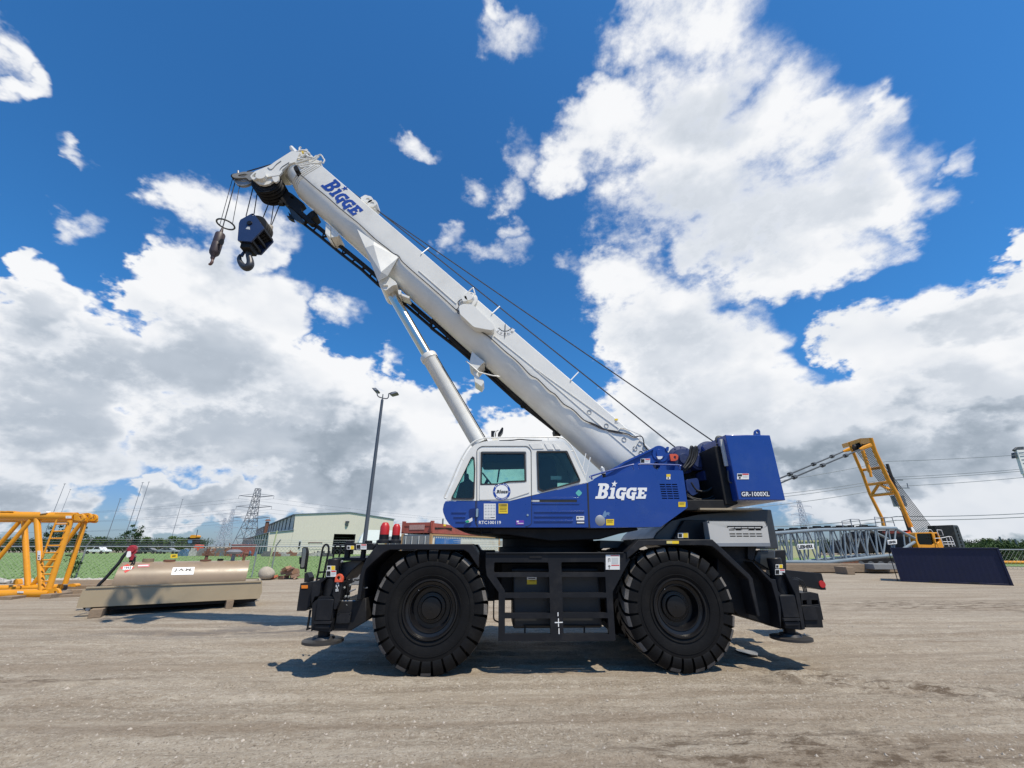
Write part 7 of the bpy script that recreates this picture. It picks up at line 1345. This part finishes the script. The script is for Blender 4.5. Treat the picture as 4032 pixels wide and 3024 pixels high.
mb = MB(); mb2 = MB()
vx = [30, 150, 250, 460, 640, 720, 910, 1095, 1275, 1440, 1590, 1780, 1920]; vb = [70, 235, 265, 478, 680, 815, 940, 1135, 1310, 1480, 1635, 1720, 1940]
for i, (a, b) in enumerate(zip(vx, vb)):
    A = q(a, ty(a, tops)); B_ = q(min(b, 1880), ty(min(b, 1880), bots)); mb.cyl(A, B_, .07, seg=8); mb2.cyl(A+dv, B_+dv, .06, seg=7)
    if i+1 < len(vx):
        nb_ = q(min(vb[i+1], 1880), ty(min(vb[i+1], 1880), bots)); mb.cyl(A+LB.d*.15, nb_, .06, seg=7); mb2.cyl(A+dv, nb_+dv, .055, seg=7)
    mb2.cyl(A, A+dv, .05, seg=6); mb2.cyl(B_, B_+dv, .05, seg=6)
    if i % 2 == 0 and i+1 < len(vx): mb2.cyl(B_, nb_+dv, .045, seg=6)
mb.build('boom_lacing', GS, cc, smooth=50); mb2.build('boom_lacing', GS, cc, smooth=50)
mb = MB(); mb.cyl(q(1925, 415), q(2215, 560), .12, seg=10); mb.cyl(q(1925, 415)+dv, q(2215, 560)+dv, .12, seg=10); mb.cyl(q(1880, 828), q(2215, 620), .12, seg=10)
for x in (2040, 2130): mb.cyl(q(x, 490+(x-2040)*.5), q(x+25, 700), .06, seg=7)
mb.build('boom_foot', GS, cc, smooth=50)
for x0, y0, x1, y1, yb0, yb1 in ((362, 655, 620, 645, 742, 728), (1788, 590, 1935, 578, 660, 648)):
    mb = MB(); mb.slab(LB, ZR([(x0, y0), (x1, y1), (x1+3, yb1), (x0+14, yb0)]), -.2, -.14); sg = mb.build('name_sign', M['letter_w'], cc, smooth=0)
    mb = MB(); e_ = 6; mb.slab(LB, ZR([(x0+12, y0+10), (x1-9, y1+8), (x1-9, yb1-9), (x0+22, yb0-10)]), -.206, -.201); 
    text('LIEBHERR', LB.pt(*ZR(x0+20, yb0-13), -.215), LB.pt(*ZR(x1-10, yb1-13), -.215), LB.pt(*ZR(x0+14, y0+16), -.215), M['stk_k'], sg, .04)
mb = MB()
for k in range(26): x = 0+k*62; p = q(x, ty(x, tops)-12, .3+.4*(k % 3)); mb.box(p[0]-.2, p[0]+.2+.2*(k % 2), p[1], p[1]+.3, p[2]-.05, p[2]+.10+.18*((k*7) % 3)/2)
mb.tube(spl([q(x, ty(x, tops)-18-6*(k % 2), .8) for k, x in enumerate(range(80, 1700, 120))], 3), .06, 6); mb.build('boom_fittings', KD, cc, smooth=0)
mb = MB()
for pts in (((1085, 385), (1065, 290), (1190, 260), (1230, 380)), ((1225, 375), (1205, 258), (1335, 260), (1370, 370)), ((1610, 370), (1580, 225), (1725, 235), (1765, 370)), ((1765, 370), (1735, 228), (1860, 235), (1905, 370))): mb.tube([q(*p, .6) for p in pts], .035, 6)
mb.cyl(q(1075, 330, .6), q(1220, 318, .6), .03, seg=5); mb.cyl(q(1590, 305, .6), q(1890, 305, .6), .03, seg=5); mb.build('guard_rail', M['steel'], cc)
mb = MB()
for x in (85, 125): mb.cyl(q(x, 490, 1.5), q(x+12, 660, 1.5), .04, seg=6)
for k in range(6): mb.cyl(q(87+k*2, 505+k*30, 1.5), q(127+k*2, 503+k*30, 1.5), .03, seg=5)
mb.build('ladder', GS, cc)
# gantry
YWL, YWR = 47.5, 43.5
def g_(x, y, Yv): return Y(Yv).pt(*ZO(x, y))
YEL = M['yellow']; mb = MB(); mb.tube([g_(740, 1620, YWL), g_(720, 1500, YWL), g_(520, 1100, YWL), g_(400, 770, YWL), g_(240, 400, YWL-.8), g_(180, 255, YWL-1)], .17, 10); mb.build('gantry_leg', YEL, cc, smooth=50)
mb = MB(); mb.tube([g_(1190, 1640, YWR), g_(1130, 1500, YWR), g_(950, 1080, YWR), g_(820, 870, YWR), g_(600, 400, YWR-.6), g_(530, 185, YWR-.8)], .21, 10); mb.build('gantry_leg', YEL, cc, smooth=50)
for a, b in (((390, 710), (720, 665)), ((500, 945), (825, 905)), ((545, 1125), (920, 1085)), ((550, 1110), (660, 945)), ((900, 1060), (670, 940))):
    Ya = YWL+(a[0]-400)/500*(YWR-YWL); Yb = YWL+(b[0]-400)/500*(YWR-YWL); mb = MB(); mb.cyl(g_(*a, max(min(Ya, YWL), YWR)), g_(*b, max(min(Yb, YWL), YWR)), .16, seg=8); mb.build('gantry_brace', YEL, cc, smooth=50)
hd = [g_(170, 252, YWL-1), g_(360, 190, 44.5), g_(535, 180, YWR-.8)]; hb_ = [g_(195, 320, YWL-1), g_(380, 240, 44.5), g_(555, 250, YWR-.8)]
mb = MB(); dvv = np.array((.4, 1.5, .1))
mb.loft([[hd[i], hb_[i], hb_[i]+dvv, hd[i]+dvv] for i in range(3)]); mb.build('gantry_head', YEL, cc, smooth=0)
mb = MB(); mb.tube([g_(400, 390, 44.5), g_(520, 745, 44.5)], .2, 10); mb.tube([g_(515, 700, 44.4), g_(540, 820, 44.4)], .14, 8); mb.build('gantry_cylinder', YEL, cc, smooth=50)
mb = MB()
for k in range(6): c0 = g_(270+k*46, 345-k*14, 45.5-k*.2); mb.lathe([(0, -.1), (.42, -.1), (.42, .1), (0, .1)], c0, (.9, -.4, 0), 16)
mb.build('gantry_sheave', KD, cc)
for a, b, Yv in (((80, 405), (258, 345), YWL-1.2), ((350, 370), (530, 300), YWR-1.2)):
    mb = MB(); A, B_ = g_(*a, Yv), g_(*b, Yv); mb.tube([A, A*.6+B_*.4, B_], [.10, .20, .22], 6); mb.build('pendant_link', YEL, cc)
for a, b, Yv in ((ZO(80, 410), (3020, 1905), YWL-1.2), (ZO(355, 375), (3025, 1922), YWR-1.2)):
    A = Y(Yv).pt(*a); B_ = Y(37.).pt(*b); B_ = A+(B_-A)*1.5; mb = MB(); mb.cyl(A, B_, .075, seg=6)
    for t in (.12, .3, .5): c = A*(1-t)+B_*t; mb.cyl(c-(B_-A)*.008, c+(B_-A)*.008, .2, seg=8)
    mb.build('pendant_rope', M['darkgrey'], cc)
for k in range(12):
    A = g_(300+k*21, 400-k*5.5, 45.2-k*.14); B_ = Y(46.5-k*.12).pt(*ZD(1310+k*13.5, 955-k*.4)); mb = MB(); mb.cyl(A, B_, .035, seg=5); mb.build('luffing_rope', M['rope'], cc)
# upper works, cab, tracks
CAB = Y(42.); q = lambda x, y, o=0.: CAB.pt(*ZF(x, y), o)
mb = MB(); mb.slab(CAB, rnd(ZF([(430, 205), (440, 195), (720, 185), (760, 450), (490, 450), (435, 300)]), 5), 0, 1.4, [rnd(ZF([(455, 212), (705, 207), (745, 375), (720, 398), (500, 392), (470, 330)]), 5)]); cb = mb.build('cab', YEL, cc, bevel=.04)
mb = MB(); mb.slab(CAB, ZF([(450, 208), (708, 203), (748, 395), (480, 398)]), .1, .16); mb.build('windshield', M['glassdark'], cb, smooth=0); mb = MB(); mb.slab(CAB, ZF([(450, 208), (708, 203), (748, 395), (480, 398)]), 1.2, 1.3); mb.build('cab_interior', KD, cb, smooth=0)
mb = MB(); mb.slab(CAB, ZF([(725, 195), (805, 190), (830, 240), (900, 420), (900, 450), (770, 450)]), .15, 2.6, [ZF([(755, 215), (800, 212), (835, 330), (800, 368), (775, 350)])]); mb.build('cab_side', YEL, cb, bevel=.04)
mb = MB(); mb.slab(CAB, ZF([(755, 215), (800, 212), (835, 330), (800, 368), (775, 350)]), .3, .36); mb.build('side_window', M['glassdark'], cb, smooth=0)
mb = MB(); mb.slab(CAB, ZF([(250, 250), (400, 290), (440, 420), (800, 440), (800, 520), (250, 520)]), .6, 5); mb.build('upper_frame', KD, cc, bevel=.05)
mb = MB(); mb.slab(Y(46), ZR([(1520, 440), (1980, 430), (2100, 520), (2200, 700), (1500, 800), (1180, 800), (1230, 600), (1480, 560)]), 0, 3); mb.slab(Y(45), ZR([(1150, 560), (1200, 470), (1260, 500), (1250, 800), (1160, 810)]), 0, 1); mb.build('machinery', KD, cc, bevel=.1)
mb = MB(); mb.slab(Y(43), ZF([(240, 165), (330, 160), (335, 180), (245, 190)]), 0, 2.5); mb.slab(Y(43), ZR([(2000, 440), (2150, 440), (2160, 480), (2010, 480)]), 0, 2); mb.build('deck_edge', M['orange'], cc)
mb = MB()
for pts in (((785, 150), (860, 155), (890, 240), (810, 245), (785, 150)), ((750, 290), (850, 285), (985, 260), (1020, 260), (1050, 320), (1085, 420)), ((850, 285), (900, 420)), ((985, 262), (1045, 425)), ((890, 345), (1060, 345)), ((905, 385), (1070, 385)), ((940, 290), (985, 425)), ((590, 145), (690, 150), (720, 190))): mb.tube([q(*p, -.4) for p in pts], .03, 6)
mb.build('guard_rail', M['stk_w'], cc)
KW = Y(50); mb = MB(); mb.slab(KW, ZF([(742, 80), (780, 80), (985, 72), (1045, 70), (1165, 520), (900, 520)]), 0, .9); cwk = mb.build('counterweight_stack', KD, cc, bevel=.06)
mb = MB(); mb.slab(KW, ZF([(1048, 70), (1125, 74), (1150, 110), (1255, 420), (1255, 520), (1168, 520)]), .05, .9); mb.build('counterweight_end', M['darkgrey'], cc, bevel=.06)
mb = MB()
for k in range(6): x, y = 1098+k*19, 105+k*58; mb.slab(KW, ZF([(x, y), (x+14, y), (x+24, y+36), (x+8, y+36)]), .0, .049)
mb.build('lifting_slot', KD, cc, smooth=0)
TK = Y(43.5); mb = MB(); mb.slab(TK, rnd(ZR([(1080, 925), (1310, 900), (1900, 870), (2250, 860), (2250, 1060), (1100, 1060), (1055, 1020), (1050, 970)]), 10), 0, 1.2); mb.build('crawler_track', KD, cc, bevel=.08)
mb = MB()
for k in range(5): mb.slab(TK, ZR([(1085-k*6, 918+k*28), (1330, 905+k*27), (1335, 928+k*27), (1080-k*6, 941+k*28)]), -.35, .0)
mb.build('track_pads', M['rust'], cc, bevel=.03)
for x in (1380, 1540, 1700, 1860): mb = MB(); mb.lathe([(0, -.05), (.3, -.05), (.45, 0), (.5, .1), (0, .1)], TK.pt(*ZR(x, 1000)), (0, 1, 0), 18); mb.build('track_roller', M['darkgrey'], cc)
# stacked crane weights and mats under the grey boom
for pts, Yv, mm, nm, lab in (([(430, 960), (780, 950), (790, 1080), (900, 1080), (760, 1085), (440, 1085)], 40, 'darkgrey', 'ballast_block', 'dark grey steel ballast block on ground below left end of grey boom'), ([(770, 960), (880, 950), (930, 1085), (790, 1090)], 40.5, 'concrete', 'ballast_block', 'lighter grey sloping ballast block right of darker one below grey boom')):
    mb = MB(); pts2 = [p for i, p in enumerate(pts) if not (nm == 'ballast_block' and len(pts) == 6 and i in (3,))]; mb.slab(Y(Yv), ZR(pts2), 0, 1.5); z_ = min(v[2] for v in mb.v); mb.v = [(x, y, max(z-z_, 0) if z < z_+.25 else z) for x, y, z in mb.v]; tag(mb.build(nm, M[mm], bevel=.04), lab, 'ballast')
cm = gr(*ZR(1240, 1140)); MP = Pl((cm[0], cm[1]), -.05)
for i, (a0, a1, o, z0, z1, mm, lab) in enumerate(((-5.8, 7.6, 2, .30, .62, 'wood', 'long dark timber crane mat lying in front of crawler track'), (2.6, 4.4, 1.2, 0.28, .66, 'fabric', 'pale wrapped bundle lying on ground in front of crawler track'), (-.2, .35, .2, 0, .5, 'wood', 'short upright timber block under front of long crane mat'))):
    mb = MB(); mb.pbox(MP, a0, a1, o, o+1.2, z0 if i else .05, z1); tag(mb.build('crane_mat' if i == 0 else 'timber_bundle' if i == 1 else 'timber_block', M['wood'] if i != 1 else M['concrete'], bevel=.03), lab, 'timber')
# pale hut far behind
b = px_at(3135, 75); q = Pl(b, 0); mb = MB(); mb.pbox(q, -4, 4, 0, 4, 0, 2.6); mb.pbox(q, -4.3, 4.3, -.3, 4.3, 2.6, 2.8); tag(mb.build('hut', mat('hut_yellow', (.5, .46, .28), .7)), 'small pale yellow hut seen through left end of grey boom', 'hut')

# ------------------------------------------------------------------ navy container
nL = gr(3548, 2290); nR = gr(3993, 2307); NP = Pl((nL[0], nL[1]), math.atan2(nR[1]-nL[1], nR[0]-nL[0])); NL = np.linalg.norm((nR-nL)[:2]); nz = NP.pt(*ZF(75, 440))[2]; ND = 2.3
nc = thing('navy_container', 'dark navy blue corrugated container with small ladder at right side of yard', 'container', nL); NV = M['navy']
mb = MB(); corrugated(mb, NP, .05, NL-.05, .04, .06, nz-.06,  .22, .002); mb.build('side_panel', NV, nc, smooth=0)
mb = MB(); mb.pbox(NP, 0, NL, .0, .06, nz-.07, nz); mb.pbox(NP, .05, NL-.05, .17, ND, .02, nz-.02); mb.pbox(NP, 0, .07, 0, .1, 0, nz-.07); mb.pbox(NP, NL-.09, NL+.0, -.01, .12, 0, nz-.07); mb.pbox(NP, NL-.05, NL+.02, ND-.1, ND+.02, 0, nz); mb.pbox(NP, .07, NL-.09, .005, .1, 0, .08); mb.build('frame', NV, nc, bevel=.006)
mb = MB(); mb.pbox(NP, NL-.04, NL+.01, .12, ND-.1, .08, nz-.04)
for o in (.5, 1.1, 1.7): mb.pbox(NP, NL+.01, NL+.05, o, o+.06, .08, nz-.06)
mb.build('end_panel', NV, nc)
mb = MB()
for a0 in (1.2, 2.75): mb.pbox(NP, a0, a0+.36, -.012, .004, .02, .10)
mb.build('fork_pocket', M['stk_k'], nc)
mb = MB()
for o in (.3, .62): mb.bar(NP.w(-.12, o, 0), NP.w(-.12, o, nz-.1), .03)
for k in range(6): mb.bar(NP.w(-.12, .3, .18+k*.27), NP.w(-.12, .62, .18+k*.27), .025)
mb.build('ladder', K, nc, smooth=0)
# orange hose line, kerb and fence at far right
a = gr(4005, 2225); mb = MB(); P_ = [np.array((a[0]-8, a[1]+2, .25)), np.array((a[0]+16, a[1]-3, .25))]; mb.tube(P_, .16, 8); tag(mb.build('pipe', M['yellow']), 'long orange yellow pipe on ground right of the navy container', 'pipe')
FR = Pl(px_at(3975, 38), -.1); f2 = thing('chain_link_fence', 'chain link fence before green bushes at far right edge', 'fence', FR.w(0, 0, 0)); mb = MB(); mb.tube([FR.w(-7, 0, 1.6), FR.w(14, 0, 1.6)], .04, 6); mb.build('top_rail', M['galv'], f2)
for a_ in (-6, -1.5, 3, 7.5): mb = MB(); mb.tube([FR.w(a_, 0, 0), FR.w(a_, 0, 1.7)], .05, 6); mb.build('post', M['galv'], f2)
mb = MB()
for k in range(58): a_ = -7+k*.34; mb.bar(FR.w(a_, 0, .05), FR.w(a_+1.5, 0, 1.55), .012); mb.bar(FR.w(a_+1.5, 0, .05), FR.w(a_, 0, 1.55), .012)
mb.build('wire_mesh', bpy.data.materials['chain_link'], f2, smooth=0)
# white lattice mast cut by the right edge
WM = Y(70); q = lambda x, y, o=0.: WM.pt(*ZS(x, y), o); b = px_at(4150, 78); wm = thing('white_boom', 'white crane boom head reaching into frame at right edge', 'crane', (b[0], b[1], 0))
mb = MB(); d_ = q(500, 450)-q(430, 230); A = q(430, 230); Bf = A+d_*9; Bf[2] = max(Bf[2], .5); mb.slab(WM, ZS([(425, 200), (505, 195), (600, 430), (505, 460)]), 0, .5); mb.slab(WM, ZS([(505, 455), (600, 430), (1500, 2600), (1405, 2600)]), .1, .45); mb.build('boom', M['white'], wm, bevel=.03)
mb = MB()
for k in range(4): mb.slab(WM, ZS([(445+k*16, 225+k*38), (503+k*16, 220+k*38), (506+k*16, 228+k*38), (448+k*16, 234+k*38)]), -.05, 0)
mb.build('boom_ring', M['steel'], wm); mb = MB(); mb.slab(WM, ZS([(395, 195), (430, 165), (505, 160), (505, 200), (410, 210)]), .1, .5); mb.slab(WM, ZS([(404, 225), (425, 225), (432, 285), (408, 285)]), .2, .8); mb.build('boom_head', M['darkgrey'], wm, bevel=.05)
